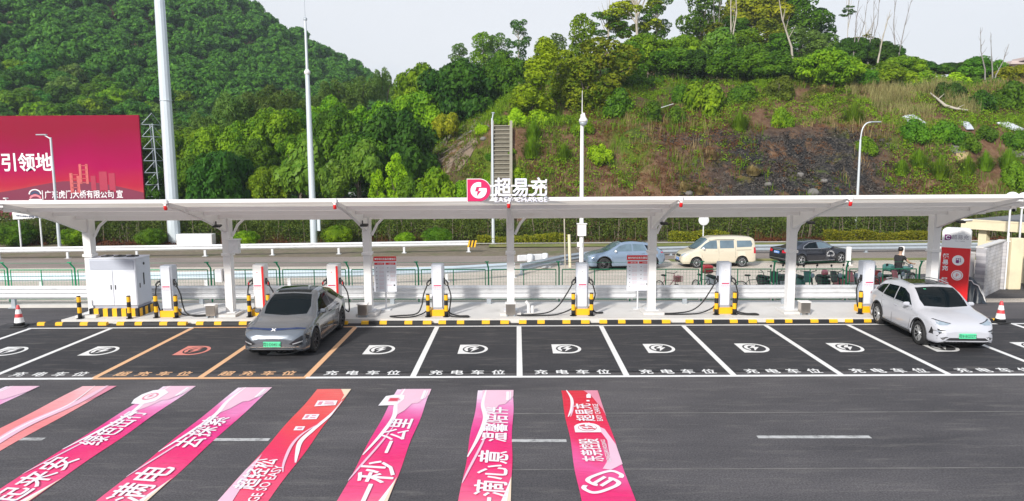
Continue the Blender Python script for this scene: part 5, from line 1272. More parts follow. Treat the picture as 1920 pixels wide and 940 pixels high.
mb = MB(); mb.box((0, -.14, bz), (.44, .24, .60), bev=.02); mb.box((0, -.14, bz+.32), (.52, .32, .04)); mb.build('equipment_box', M['white_paint'], r)
mb = MB(); mb.box((-.1, -.05, bz-.75), (.26, .2, .22)); mb.box((0, 0, .02), (.4, .4, .04)); mb.build('bracket', M['white_paint'], r)
def lamp_post(u, vb, zb, ut, vt, arm_u, arm_v, label, curved=False, side=None):
    p = G(u, vb, zb); t = AT(ut, vt, p.y); a = AT(arm_u, arm_v, p.y); r = empty('street_lamp', p, 0, label, 'street lamp')
    T = Vector((0, 0, t.z-zb)); A = Vector((a.x-t.x, 0, a.z-zb)) if side is None else Vector((a.x-t.x, side, a.z-zb))
    mb = MB(); mb.tube([(0, 0, 0), T*.5, T], [.12, .095, .07], n=10); mb.build('shaft', M['pole_grey'], r)
    mb = MB()
    if curved: mb.tube(smooth_path([T, T+Vector((A.x*.12, 0, (A.z-T.z)*.6)), T+Vector((A.x*.45, 0, (A.z-T.z)*.93)), A], 6), .05, n=8)
    else: mb.tube([T-Vector((0, 0, .1)), A], .045, n=8)
    mb.build('arm', M['pole_grey'], r)
    d = (A-Vector((0, 0, A.z))).normalized(); mb = MB()
    mb.box((0, 0, 0), (.75, .22, .09), bev=.03, M=Matrix.Translation(A+d*.15) @ Matrix.Rotation(math.atan2(d.y, d.x), 4, 'Z')); mb.build('lamp_head', M['galv_dull'], r)
    mb = MB(); mb.lathe([(.22, 0), (.22, .03)], n=12); mb.build('base_plate', M['galv'], r)
lamp_post(112, 465, -.45, 95, 258, 82, 253, 'single-arm street lamp standing in front of the red billboard')
lamp_post(925, 458, -.45, 924, 222, 925, 210, 'straight street lamp in front of the hill stairs', side=1.2)
lamp_post(1604, 443, -.3, 1611, 262, 1636, 229, 'curved-arm street lamp in front of the cut slope', True)
p = G(1318, 459, -.45); r = empty('round_sign', p, 0, 'back of a round traffic sign on a pole above the beige van', 'sign')
tz_ = AT(1319, 413, p.y).z+.45
mb = MB(); mb.tube([(0, 0, 0), (0, 0, tz_+.3)], .045, n=8); mb.build('post', M['galv'], r)
mb = MB(); mb.lathe([(.36, 0), (.37, .02), (.36, .04)], n=24, M=Matrix.Translation((0, -.05, tz_)) @ Matrix.Rotation(math.pi/2, 4, 'X')); mb.build('disc', M['galv'], r)
for u, rad, l in ((1897, .36, 'round white sign, left one of the pair behind the canopy end'), (1919, .34, 'round white sign, right one of the pair behind the canopy end')):
    c = AT(u, 376, 30.5); r = empty('round_sign', (c.x, c.y, 0), 0, l, 'sign'); mb = MB(); mb.tube([(0, .05, 0), (0, .05, c.z+.2)], .04, n=8); mb.build('post', M['galv'], r)
    mb = MB(); mb.lathe([(rad, 0), (rad, .03)], n=28, M=Matrix.Translation((0, 0, c.z)) @ Matrix.Rotation(math.pi/2, 4, 'X')); mb.build('disc', M['letter_white'], r)
# tilted text board on two posts
def text_board():
    c = AT(53, 397, 50.5); r = empty('toll_board', (c.x, c.y, -.45), 0, 'white tilted text board on two posts below the billboard', 'sign')
    mb = MB(); mb.box((0, 0, 0), (2.15, .06, .95), bev=.01, M=Matrix.Translation((0, -.1, c.z+.45)) @ Matrix.Rotation(-.07, 4, 'Y')); pn = mb.build('panel', M['white_paint'], r)
    for t, z, s in (('7座及以下小客车', .18, .27), ('免 费 通 行', -.12, .26), ('节假日小型客车 免费通行时段', -.38, .12)):
        text(t, s, M['ink_blue'], r, (0, -.145, c.z+.45+z), (math.pi/2, .07, 0), off=.004)
    for x in (-.72, .78):
        mb = MB(); mb.tube([(x, 0, 0), (x, 0, c.z+.3)], .06, n=8); mb.build('post', M['galv'], r)
text_board()
r = empty('hand_rail', AT(0, 412, 56), 0, 'pale grey pipe rail along the foot of the billboard', 'rail')
mb = MB(); mb.tube([(-8, 0, 0), (6.2, 0, .05)], .05, n=8); mb.build('rail', M['galv'], r)
for x in (-4, -1, 2, 5):
    mb = MB(); mb.tube([(x, 0, -1.2), (x, 0, 0)], .04, n=6); mb.build('post', M['galv'], r)

# ------------------------------------------------------------------ billboard
def billboard():
    Y = 58.0; a = AT(261, 216, Y); zt = a.z; zb = AT(262, 408, Y).z; xr = a.x; wd = 26.0; hh = zt-zb
    r = empty('billboard', (xr-wd/2, Y, -.3), 0, 'huge crimson billboard with white slogan at the foot of the left hill', 'billboard'); Z0 = -.3
    m, nt, N, L, b = new_mat('billboard_print'); b.inputs['Roughness'].default_value = .6; b.inputs['Specular IOR Level'].default_value = .08
    tc = N.new('ShaderNodeTexCoord'); sx = N.new('ShaderNodeSeparateXYZ'); L.new(tc.outputs['Object'], sx.inputs[0])
    mr = N.new('ShaderNodeMapRange'); mr.inputs[1].default_value = zb-Z0; mr.inputs[2].default_value = zt-Z0; L.new(sx.outputs['Z'], mr.inputs[0])
    no = N.new('ShaderNodeTexNoise'); no.inputs['Scale'].default_value = .18; no.inputs['Detail'].default_value = 2; L.new(tc.outputs['Object'], no.inputs['Vector'])
    ad = N.new('ShaderNodeMath'); ad.operation = 'MULTIPLY_ADD'; ad.inputs[1].default_value = .35; L.new(no.outputs['Fac'], ad.inputs[0]); L.new(mr.outputs[0], ad.inputs[2])
    rp = N.new('ShaderNodeValToRGB'); cr = rp.color_ramp
    for _ in range(3): cr.elements.new(.5)
    for e_, (p_, c_) in zip(cr.elements, [(.40, (.46, .085, .06)), (.52, (.40, .02, .05)), (.68, (.34, .002, .07)), (.86, (.28, .003, .05)), (1.0, (.24, .006, .03))]): e_.position = p_; e_.color = c_+(1,)
    L.new(ad.outputs[0], rp.inputs['Fac']); L.new(rp.outputs['Color'], b.inputs['Base Color'])
    mb = MB(); mb.box((0, 0, (zt+zb)/2-Z0), (wd, .18, hh), bev=.02); mb.build('panel', m, r)
    y = -.10
    # dark hill band along the lower edge, and pale tower outlines of the printed skyline
    pts = [(-wd/2, 2.0)]
    for k in range(25): t = k/24; pts.append((-wd/2+wd*t, 1.75+.55*math.sin(t*9+.5)-.75*max(0, t-.75)*4*.6))
    dk = mat('billboard_dark', (.17, .004, .04), .5, var=.1, scale=.3); lt = mat('billboard_line', (.56, .10, .10), .5); md = mat('billboard_mid', (.36, .01, .05), .5)
    poly = [(-wd/2+.02, zb-Z0+.02)]+[(x, zb-Z0+h+.75) for x, h in pts[1:]]+[(wd/2-.02, zb-Z0+.02)]
    poly = [(max(-wd/2+.02, min(wd/2-.02, x)), z) for x, z in poly]
    mb = MB(); mb.add([(x, y-.004, z) for x, z in poly], [tuple(range(len(poly)))]); mb.build('printed_hill', dk, r)
    mb = MB()
    for (u0, v0, u1, v1) in ((133, 325, 136, 362), (146, 330, 149, 362), (150, 308, 152, 345), (162, 308, 164, 345)):
        p0 = AT(u0, v1, Y-.1); p1 = AT(u1, v0, Y-.1); mb.box(((p0.x+p1.x)/2-r.location.x, y-.012, (p0.z+p1.z)/2-Z0), (p1.x-p0.x, .008, p1.z-p0.z))
    for k in range(5):
        p0 = AT(133+k*.3, 328+k*8, Y-.1); mb.box((p0.x-r.location.x+.3, y-.012, p0.z-Z0), (.55, .008, .05), M=None)
        p0 = AT(151, 311+k*8, Y-.1); mb.box((p0.x-r.location.x+.26, y-.012, p0.z-Z0), (.5, .008, .05))
    mb.build('printed_scaffold', lt, r)
    mb = MB()
    for (u0, v0, u1, v1) in ((172, 330, 179, 358), (188, 322, 200, 360), (206, 325, 215, 360)):
        p0 = AT(u0, v1, Y-.1); p1 = AT(u1, v0, Y-.1); mb.box(((p0.x+p1.x)/2-r.location.x, y-.008, (p0.z+p1.z)/2-Z0), (p1.x-p0.x, .008, p1.z-p0.z))
    mb.build('printed_tower', md, r)
    c = AT(36, 318, Y-.1); text('的引领地', 1.52, M['letter_white'], r, (AT(102, 318, Y).x-r.location.x, y-.012, c.z-Z0), UPRIGHT, off=.03, align='RIGHT', sx=.93)
    c = AT(84, 371, Y-.1); text('广东虎门大桥有限公司 宣', .68, M['letter_white'], r, (c.x-r.location.x, y-.012, c.z-Z0), UPRIGHT, off=.008, align='LEFT', sx=.83)
    c = AT(80, 366, Y-.1); mb = MB(); mb.box((c.x-r.location.x, y-.008, c.z-Z0), (.06, .01, .75)); mb.build('divider', M['letter_white'], r)
    c = AT(66, 366, Y-.1); ox, oz = c.x-r.location.x, c.z-Z0
    mb = MB(); Mx = Matrix.Translation((ox, y-.006, oz)) @ Matrix.Rotation(math.pi/2, 4, 'X')
    ring = arc(0, .08, .52, RAD(0), RAD(180), 18)+arc(0, .08, .42, RAD(180), RAD(0), 18); mb.prism([(px, py*.8) for px, py in ring], .008, Mx, 0)
    ring = arc(0, .0, .40, RAD(10), RAD(170), 18)+arc(0, -.05, .22, RAD(170), RAD(10), 18); mb.prism([(px, py*.8) for px, py in ring], .008, Mx, 1)
    ring = arc(0, -.42, .50, RAD(20), RAD(160), 18)+arc(0, -.55, .42, RAD(160), RAD(20), 18); mb.prism([(px, py*.8) for px, py in ring], .008, Mx, 2)
    mb.box((ox, y-.01, oz-.38), (1.05, .008, .12), 0)
    mb.build('emblem', [M['letter_white'], M['ink_blue'], mat('emblem_pink', (.7, .2, .25), .5)], r)
    # truss behind the right end
    mb = MB(); w = wd/2; x0, x1 = w+.05, w+.75
    for x_, y_ in ((x1, .5), (x1+.25, 1.5), (x0, 1.5)): mb.tube([(x_+.3, y_, -.2), (x_, y_, hh+.8)], .05, n=6)
    for k in range(9):
        z = 1.2+k*hh/8.5; mb.tube([(x0, .1, z), (x1+.1, .5, z)], .035, n=5); mb.tube([(x0, .1, z), (x1, .5, z+hh/9)], .03, n=5)
        mb.tube([(x1, .5, z), (x1+.25, 1.5, z)], .03, n=5); mb.tube([(x1+.25, 1.5, z), (x1, .5, z+hh/9)], .025, n=5)
    mb.build('truss', M['galv_dull'], r)
    for k in range(8):
        x = -wd/2+1.2+k*3.3; mb = MB(); mb.tube([(x, .3, -.4), (x, .3, zb-Z0+.5)], .12, n=8); mb.build('leg', M['galv_dull'], r)
billboard()

# ------------------------------------------------------------------ hedges and clipped bushes along the road
def hedge_obj(name, x0, x1, y0, y1, h, n, size, leaf, label, stems=0, seed=0, z0=None, cat='hedge', top=.0):
    rng = np.random.default_rng(seed); zb = float(base_z((y0+y1)/2)) if z0 is None else z0
    x = rng.uniform(x0, x1, n); bump = .60+.6*vnoise(x, x*0+seed, seed, .8)+.15*vnoise(x, x*0, seed+2, 3.); t = rng.uniform(0, 1, n)**.85
    y = rng.uniform(y0, y1, n); z = zb+h*bump*(top+(1-top)*t)
    d = unit_dirs(rng, n, .4); d[:, 1] -= .35
    V, Q = quads_of(leaf_quads(rng, np.stack([x, y, z], 1), d, size, .55, .7))
    r = empty(name, ((x0+x1)/2, (y0+y1)/2, zb), 0, label, cat)
    fo = link('foliage', np_mesh('foliage', V-np.array(r.location), Q, M[leaf]), r)
    # thin bark-coloured stems standing inside the hedge
    if stems:
        k = stems; xs = rng.uniform(x0, x1, k); ys = rng.uniform(y0+.1, y1-.1, k); hh = h*rng.uniform(.55, 1.05, k); lx = rng.normal(0, .16, k); w = rng.uniform(.012, .03, k)
        V = np.stack([np.stack([xs-w, ys, xs*0+zb-.1], 1), np.stack([xs+w, ys, xs*0+zb-.1], 1), np.stack([xs+lx+w*.6, ys-.05, zb+hh], 1), np.stack([xs+lx-w*.6, ys-.05, zb+hh], 1)], 1)
        V2 = V.copy(); V2[:, :, 1] += .02; Va, Qa = quads_of(np.concatenate([V, V2])); link('stems', np_mesh('stems', Va-np.array(r.location), Qa, M['bark']), r)['kind'] = 'stuff'
    return r
M['leaf_low'] = leaf_mat('leaf_low', (.06, .10, .008), (.30, .30, .018), cs=3.0)
M['leaf_hedge'] = leaf_mat('leaf_hedge', (.032, .052, .010), (.115, .150, .024), cs=.8)
hedge_obj('tall_hedge', -60, 2, 52.8, 55.2, 2.0, 70000, .16, 'leaf_hedge', 'tall straggly hedge left of the logo column, behind the long guard rail', 300, 3)
hedge_obj('tall_hedge', 2, 44, 52.7, 55.0, 2.1, 52000, .16, 'leaf_hedge', 'tall straggly brown-green hedge behind the passing cars', 280, 4)
blade_field('dead_stalks', 350, (-40, 40, 52.7, 53.4), lambda x, y: np.clip((fbm(x, y*0, 15, .25, 2)-.3)/.3, 0, 1), .35, .95, .014, M['brush_brown'], 'brown dead stalks standing in front of the tall hedge', 'brush', 61, 12, .3, .25)
leaf_field('hedge_undergrowth', 700, (-40, 40, 52.3, 53.2), lambda x, y: np.clip((fbm(x, y*0, 5, .2, 2)-.3)/.2, 0, 1), .2, .5, .13, M['brush_brown'], 'rust coloured low growth at the foot of the tall hedge', 'brush', 62, 50, .7)
hedge_obj('low_hedge', -2.9, 3.6, 51.4, 52.4, .62, 5200, .13, 'leaf_low', 'low yellow-green hedge behind the logo column', 0, 5)
hedge_obj('low_hedge', 11.0, 15.2, 51.4, 52.4, .78, 4200, .13, 'leaf_low', 'low lime green hedge behind the beige van', 0, 6)
hedge_obj('low_hedge', 22.2, 30.5, 51.4, 52.4, .75, 7000, .13, 'leaf_low', 'low lime green hedge right of the black sedan', 0, 7)
def ball_bush(u, vb, hw, leaf, label):
    p = G(u, vb, -.45); R = hw/CAM_F*p.y; r = empty('clipped_bush', p, TR.uniform(0, 6), label, 'bush', 'rounded clipped bushes along the road')
    c = link('foliage', TR.choice(CROWN['ball']), r, (0, 0, -.05)); c.scale = (R, R, R*.95); set_mat(c, M[leaf])
    s = link('stem', TRUNK[0], r); s.scale = (.4, .4, .5)
for a in ((28, 461, 40, 'leaf_mid', 'rounded bush at the left edge under the tilted board'), (142, 461, 30, 'leaf_bright', 'rounded bush left of the first column, right of the street lamp'), (284, 461, 29, 'leaf_mid', 'rounded bush left of the thick mast'),
          (632, 458, 31, 'leaf_bright', 'bright clipped ball just right of the slim mast'), (820, 460, 30, 'leaf_mid', 'rounded bush under the canopy left of the logo'), (462, 462, 26, 'leaf_bright', 'rounded bush right of the second column'), (760, 458, 20, 'leaf_bright', 'small rounded bush right of the third column')):
    ball_bush(*a)

# ------------------------------------------------------------------ stairs on the slope, plastic sheets, root, litter
M['stair'] = mat('stair', (.15, .135, .105), .9, var=.3, scale=4, grime=(.15, .15, .10), gscale=2)
M['stair_kerb'] = mat('stair_kerb', (.27, .25, .20), .9, var=.25, scale=3, grime=(.22, .2, .15), gscale=1.5)
def stairs():
    xl, xr = -2.0, -.62; y0, y1 = 55.9, 64.7; r = empty('hill_stairs', ((xl+xr)/2, y0, tz(-.9, y0)), 0, 'weathered concrete stairs climbing the cut slope', 'stairs'); O = r.location
    n = 24; ys = np.linspace(y0, y1, n+1); zs = [tz(-1.25, y0)+.1, tz(-1.25, y1)+.35]; hs = (zs[1]-zs[0])/n
    mb = MB()
    for k in range(n):
        z = zs[0]+hs*k; d = ys[1]-ys[0]
        mb.box(Vector(((xl+xr)/2, ys[k]+d/2+.03, z+hs/2-.45))-O, (xr-xl, d-.06, hs+.9-.10)); mb.box(Vector(((xl+xr)/2, ys[k]+d/2-.03, z+hs-.045))-O, (xr-xl-.01, d+.06, .09), 1)
    mb.build('flight', [M['stair'], M['stair_kerb']], r); ys = list(np.linspace(y0, y1, n))
    for x, w in ((xl-.10, .16), (xr+.12, .24)):
        mb = MB(); v = []
        for k in range(0, n, 1):
            z = zs[0]+(zs[-1]-zs[0])*k/(n-1)+.42
            for dx, dz in ((-w/2, 0), (w/2, 0), (w/2, -1.4), (-w/2, -1.4)): v.append(Vector((x+dx, ys[k], z+dz))-O)
        f = [(0, 3, 2, 1)]+[(4*k+q, 4*k+(q+1) % 4, 4*k+4+(q+1) % 4, 4*k+4+q) for k in range(n-1) for q in range(4)]
        mb.add(v, f); mb.build('side_kerb', M['stair_kerb'], r)
stairs()
def draped(name, pts, m, label, cat, lift=.16, n=14, seed=0):
    """a sheet lying on the hill: outline in pixels turned into points of the hill"""
    P = [hit(u, v) for u, v in pts]; c = sum(P, Vector())/len(P); me = [(p.x, p.y) for p in P]
    rg = random.Random(seed); inner = []
    xs = [p[0] for p in me]; ys = [p[1] for p in me]
    for i in range(n):
        for j in range(n):
            x = min(xs)+(max(xs)-min(xs))*(i+.5)/n; y = min(ys)+(max(ys)-min(ys))*(j+.5)/n
            ins = False
            for k in range(len(me)):
                a, b_ = me[k], me[k-1]
                if (a[1] > y) != (b_[1] > y) and x < (b_[0]-a[0])*(y-a[1])/(b_[1]-a[1])+a[0]: ins = not ins
            if ins: inner.append((x, y))
    vs = [Vector(q) for q in me]+[Vector(q) for q in inner]; k = len(me)
    res = delaunay_2d_cdt(vs, [(i, (i+1) % k) for i in range(k)], [list(range(k))], 1, 1e-5)
    mb = MB(); mb.add([(p.x-c.x, p.y-c.y, tz(p.x, p.y)+lift+rg.uniform(-.07, .12)-c.z) for p in res[0]], [tuple(f) for f in res[2]])
    mb.add([(p.x-c.x, p.y-c.y, tz(p.x, p.y)+lift-.09-c.z) for p in res[0]], [tuple(reversed(f)) for f in res[2]])
    o = mb.build(name, m, None, c); tag(o, label, cat); return o
M['plastic_white'] = mat('plastic_white', (.46, .49, .54), .4, var=.15, scale=3, bump=.3)
M['plastic_old'] = mat('plastic_old', (.36, .37, .39), .5, var=.5, scale=2.5, grime=(.15, .13, .1), gscale=2, bump=.4)
M['scree'] = mat('scree', (.20, .15, .11), .95, var=.55, scale=2.2, grime=(.12, .09, .06), gscale=1.5, gpos=.5, bump=.8)
M['stone_pale'] = mat('stone_pale', (.16, .15, .14), .9, var=.45, scale=2.5, grime=(.1, .1, .1), gscale=2, bump=.6)
M['straw'] = mat('straw', (.40, .30, .16), .95, var=.4, scale=6, bump=.6)
draped('plastic_sheet', [(1690, 224), (1712, 222), (1738, 238), (1722, 246), (1706, 236)], M['plastic_white'], 'white plastic sheet lying left of the three on the upper slope', 'sheet', .22, 10, 1)
draped('plastic_sheet', [(1798, 234), (1816, 238), (1826, 250), (1812, 248)], M['plastic_white'], 'small white plastic sheet, middle of the three on the upper slope', 'sheet', .22, 8, 2)
draped('plastic_sheet', [(1868, 236), (1890, 236), (1922, 252), (1900, 250)], M['plastic_white'], 'white plastic sheet near the right edge of the slope', 'sheet', .22, 9, 3)
draped('stone_patch', [(1778, 274), (1796, 276), (1812, 294), (1796, 296), (1784, 288)], M['stone_pale'], 'grey bare stone patch below the middle white sheet', 'rock', .15, 8, 4)
draped('stone_patch', [(1890, 282), (1925, 288), (1925, 306), (1900, 296)], M['stone_pale'], 'grey bare stone patch at the right edge of the slope', 'rock', .12, 8, 5)
draped('straw_patch', [(1792, 292), (1816, 294), (1812, 316), (1796, 308)], M['straw'], 'straw coloured earth patch under the grey stone patch', 'earth patch', .15, 8, 6)
draped('plastic_sheet', [(598, 369), (640, 362), (700, 364), (700, 372), (640, 374)], M['plastic_old'], 'dirty grey plastic sheet at the foot of the wood above the canopy', 'sheet', .2, 10, 7)
draped('plastic_sheet', [(742, 368), (790, 362), (846, 358), (870, 366), (820, 374), (760, 374)], M['plastic_old'], 'crumpled grey plastic sheet left of the logo plaque', 'sheet', .2, 12, 8)
draped('scree', [(784, 304), (820, 276), (850, 248), (885, 224), (912, 216), (918, 240), (880, 252), (852, 268), (816, 302)], M['stone_pale'], 'pale rubble ridge running up the left flank of the slope', 'rubble', .02, 22, 9)
draped('dead_branches', [(800, 312), (850, 272), (878, 262), (896, 272), (880, 300), (862, 322), (836, 330)], M['scree'], 'brown bare earth patch littered with dead branches on the left flank', 'earth patch', .02, 16, 10)
def root_piece():
    P = [hit(u, v)+Vector((0, -.2, .35)) for u, v in ((1742, 182), (1756, 194), (1770, 208), (1790, 212), (1812, 216))]
    r = MB(); c = P[0]; r.tube([p-c for p in P], [.05, .10, .14, .10, .05], n=7); r.tube([P[1]-c, P[1]-c+Vector((.5, -.1, .5))], [.06, .02], n=5); r.tube([P[3]-c, P[3]-c+Vector((.6, -.2, .35))], [.05, .02], n=5)
    o = r.build('dead_root', M['bark_pale'], None, c); tag(o, 'bleached dead root lying across the upper slope', 'root')
root_piece()
p = hit(1144, 198); mb = MB(); rg = random.Random(3)
v, f = ico(np.random.default_rng(3), (0, 0, .35), (.5, .4, .5), .3); mb.add(v.tolist(), [t[:3] for t in f]); v, f = ico(np.random.default_rng(5), (-.5, 0, .2), (.3, .3, .25), .3); mb.add(v.tolist(), [t[:3] for t in f])
o = mb.build('white_bag', M['plastic_white'], None, p+Vector((0, -.3, .1))); tag(o, 'white rubbish bag caught under the broad olive tree', 'bag')
P = [hit(1232, 214)+Vector((0, 0, .45)), hit(1262, 206)+Vector((0, 0, .5))]; mb = MB(); mb.tube([Vector(), P[1]-P[0]], .045, n=6); o = mb.build('pale_pipe', M['galv'], None, P[0]); tag(o, 'thin pale pipe lying in the grass below the large bright bush', 'pipe')
# stones and sticks
def boulder(u, v, R, m, label, seed):
    p = hit(u, v); rng = np.random.default_rng(seed); bm = bmesh.new(); bmesh.ops.create_icosphere(bm, subdivisions=3, radius=R)
    for q in bm.verts: k = 1+.35*(fbm(q.co.x/R*2+seed, q.co.y/R*2+q.co.z/R*1.3, seed, 1.0, 3)-.45); q.co *= float(k); q.co.z *= .7
    me = bpy.data.meshes.new('boulder'); bm.to_mesh(me); bm.free(); me.materials.append(m); o = link('boulder', me, None, p); tag(o, label, 'boulder', 'boulders on the slope')
for i, (u, v, R, l) in enumerate(((868, 362, .35, 'pale boulder left of the pink logo plaque'), (906, 262, .3, 'pale boulder left of the stair head'), (1524, 364, .5, 'white speckled boulder just above the canopy in the dark rocks'), (1290, 364, .4, 'dark-shadowed boulder between the two straw tufts above the canopy'), (1500, 330, .35, 'grey boulder in the dark rocks'), (1545, 340, .3, 'grey boulder right of centre in the dark rocks'), (1440, 348, .32, 'grey boulder at the left of the dark rocks'))):
    boulder(u, v, R, M['stone_pale'], l, i+1)
for i, (u, v) in enumerate(((838, 300), (850, 312), (866, 296), (822, 318), (876, 282), (846, 285))):
    p = hit(u, v); a = TR.uniform(-.4, .9); mb = MB(); mb.tube([(-.9, 0, -.35), (0, -.1, .15), (.9*math.cos(a), .1, .75*math.sin(a)+.3)], [.04, .035, .012], n=5); mb.tube([(0, -.1, .15), (.4, -.2, .6)], [.02, .008], n=4)
    o = mb.build('dead_branch', M['bark'], None, p+Vector((0, -.1, .15))); tag(o, 'dead branch on the brown earth of the left flank', 'branch', 'dead branches on the left flank')

# ------------------------------------------------------------------ building and wall on the right
def building():
    r = empty('gate_house', (20.6, 33.0, 0), 0, 'cream flat-roofed shelter with open sides behind the white wall', 'building')
    O = Vector((20.6, 33.0, 0))
    d = Vector((.54, -.84, 0)).normalized(); nrm = Vector((.84, .54, 0)).normalized()
    A = Vector((20.7, 32.9, 0)); Lx, Ly, zt = 11.0, 6.2, 2.62
    def wp(a, b_, z): q = A+d*a+nrm*b_; return Vector((q.x, q.y, z))-O
    def slab(a0, a1, b0, b1, z0, z1, name, m, parent=r):
        mb = MB(); v = [wp(a0, b0, z0), wp(a1, b0, z0), wp(a1, b1, z0), wp(a0, b1, z0), wp(a0, b0, z1), wp(a1, b0, z1), wp(a1, b1, z1), wp(a0, b1, z1)]
        mb.add(v, [(3, 2, 1, 0), (4, 5, 6, 7), (0, 1, 5, 4), (1, 2, 6, 5), (2, 3, 7, 6), (3, 0, 4, 7)]); return mb.build(name, m, parent)
    slab(-.3, Lx, -.25, Ly, zt-.38, zt, 'roof_slab', M['cream'])
    slab(-.2, Lx-.1, -.12, Ly-.1, zt+.002, zt+.03, 'roof_felt', M['roof_grey'])
    slab(-.3, Lx, -.27, -.2, zt-.0, zt+.07, 'roof_kerb', M['cream'])
    for a, b_ in ((.3, .1), (4.6, .1), (8.8, .1), (.3, 5.2), (4.6, 5.2), (8.8, 5.2)):
        slab(a, a+.34, b_, b_+.34, 0, zt-.38, 'pillar', M['cream'])
    slab(.64, 4.6, .14, .30, 0, 1.72, 'parapet', M['cream']); slab(4.94, 8.8, .14, .30, 0, 1.72, 'parapet', M['cream'])
    slab(1.8, 3.6, .5, 3.2, 1.95, 2.0, 'inner_shelf', M['bark'])
    mb = MB(); mb.tube([wp(-.3, -.3, zt-.02), wp(.2, -.3, zt+.05)], .04, n=6); mb.build('pipe', M['galv'], r)
building()
M['brick_white'] = None
def brick_mat():
    m, nt, N, L, b = new_mat('brick_white'); b.inputs['Roughness'].default_value = .85
    tc = N.new('ShaderNodeTexCoord'); br = N.new('ShaderNodeTexBrick'); br.inputs['Scale'].default_value = 1.0
    br.inputs['Color1'].default_value = (.50, .50, .53, 1); br.inputs['Color2'].default_value = (.58, .57, .58, 1); br.inputs['Mortar'].default_value = (.38, .38, .41, 1)
    br.inputs['Brick Width'].default_value = .40; br.inputs['Row Height'].default_value = .14; br.inputs['Mortar Size'].default_value = .012
    sx = N.new('ShaderNodeSeparateXYZ'); L.new(tc.outputs['Object'], sx.inputs[0]); cb = N.new('ShaderNodeCombineXYZ'); L.new(sx.outputs['X'], cb.inputs['X']); L.new(sx.outputs['Z'], cb.inputs['Y']); L.new(cb.outputs[0], br.inputs['Vector'])
    no = N.new('ShaderNodeTexNoise'); no.inputs['Scale'].default_value = 1.6; no.inputs['Detail'].default_value = 6; L.new(tc.outputs['Object'], no.inputs['Vector'])
    rp = N.new('ShaderNodeValToRGB'); rp.color_ramp.elements[0].position = .35; rp.color_ramp.elements[0].color = (.72, .70, .68, 1); rp.color_ramp.elements[1].position = .65; rp.color_ramp.elements[1].color = (1.08, 1.08, 1.08, 1); L.new(no.outputs['Fac'], rp.inputs['Fac'])
    mu = N.new('ShaderNodeMixRGB'); mu.blend_type = 'MULTIPLY'; mu.inputs['Fac'].default_value = 1; L.new(br.outputs['Color'], mu.inputs['Color1']); L.new(rp.outputs['Color'], mu.inputs['Color2']); L.new(mu.outputs['Color'], b.inputs['Base Color']); return m
M['brick_white'] = brick_mat()
def wall_seg(p, q, h, m, name, label, t=.2, pier=True):
    p, q = Vector(p), Vector(q); d = q-p; a = math.atan2(d.y, d.x); r = empty(name, (p.x, p.y, 0), a, label, 'wall'); L_ = d.length
    mb = MB(); mb.box((L_/2, 0, h/2), (L_, t, h)); mb.build('face', m, r)
    mb = MB(); mb.box((L_/2, 0, h+.025), (L_+.06, t+.07, .05)); mb.build('coping', M['concrete'], r)
    if pier:
        for x in (.16, L_-.16): mb = MB(); mb.box((x, -.05, (h-.01)/2), (.34, t+.14, h-.01), bev=.01); mb.build('pier', m, r)
wall_seg((17.75, 27.55, 0), (20.25, 30.0, 0), 2.0, M['brick_white'], 'brick_wall', 'white block wall running back beside the red pylon sign')
wall_seg((17.35, 29.9, 0), (17.62, 27.75, 0), 1.75, M['concrete'], 'yard_wall', 'plain grey wall between the last column and the pylon sign', pier=False)
wall_seg((20.95, 29.4, 0), (25.0, 28.7, 0), 2.1, M['concrete'], 'yard_wall', 'plain grey wall at the right edge beyond the gate pillar', pier=False)
mb = MB(); mb.box((20.62, 29.75, 1.07), (.5, .3, 2.14), bev=.015); o = mb.build('gate_pillar', M['cream']); tag(o, 'cream gate pillar between the block wall and the right edge', 'pillar')
mb = MB(); mb.tube([(20.28, 29.72, 0), (20.28, 29.72, 2.35)], .045, n=8); mb.tube([(20.28, 29.72, 2.0), (20.55, 29.75, 2.0)], .03, n=6); o = mb.build('drain_pipe', M['white_paint']); tag(o, 'white drain pipe beside the cream gate pillar', 'pipe')
r = empty('hose_reel', (21.15, 29.0, .0), .2, 'white hose reel leaning at the right edge wall', 'hose reel')
mb = MB()
ring = [(.26*math.cos(t), 0, .3+.26*math.sin(t)) for t in np.linspace(0, 2*math.pi, 25)]
mb.tube(ring, .045, n=6, cap=False); mb.build('ring', M['white_paint'], r); mb = MB(); mb.box((0, .05, .3), (.5, .04, .06)); mb.box((0, .05, .1), (.5, .14, .06)); mb.build('stand', M['galv'], r)

# houses on the ridge
M['house_pale'] = mat('house_pale', (.58, .50, .50), .8, var=.06, scale=.6); M['house_roof'] = mat('house_roof', (.50, .42, .40), .8, var=.1, scale=1)
def ridge_house(u0, u1, vt, vb, Y, label, roof=.6):
    a, b_ = AT(u0, vt, Y), AT(u1, vb, Y); w = b_.x-a.x; h = a.z-b_.z; r = empty('ridge_house', ((a.x+b_.x)/2, Y, b_.z-6), 0, label, 'house')
    mb = MB(); mb.box((0, 0, (h+6)/2), (w, 6, h+6)); mb.build('wall', M['house_pale'], r)
    mb = MB(); mb.box((0, 0, h+6+.12), (w+1.4, 7.4, .24)); mb.box((0, 0, h+6+.45), (w-.5, 5, .42)); mb.build('roof', M['house_roof'], r)
    for x in (-w*.25, w*.25):
        mb = MB(); mb.box((x, -3.01, h+6-.9), (w*.2, .05, 1.1)); mb.build('window', M['dark_glass'], r)
ridge_house(1874, 1897, 126, 150, 120, 'small pinkish flat-roofed house on the right ridge line')
ridge_house(1914, 1950, 116, 150, 118, 'pinkish house cut by the right edge on the ridge line')
ridge_house(1806, 1818, 122, 140, 130, 'pale house end peeping over the ridge left of the twin saplings')

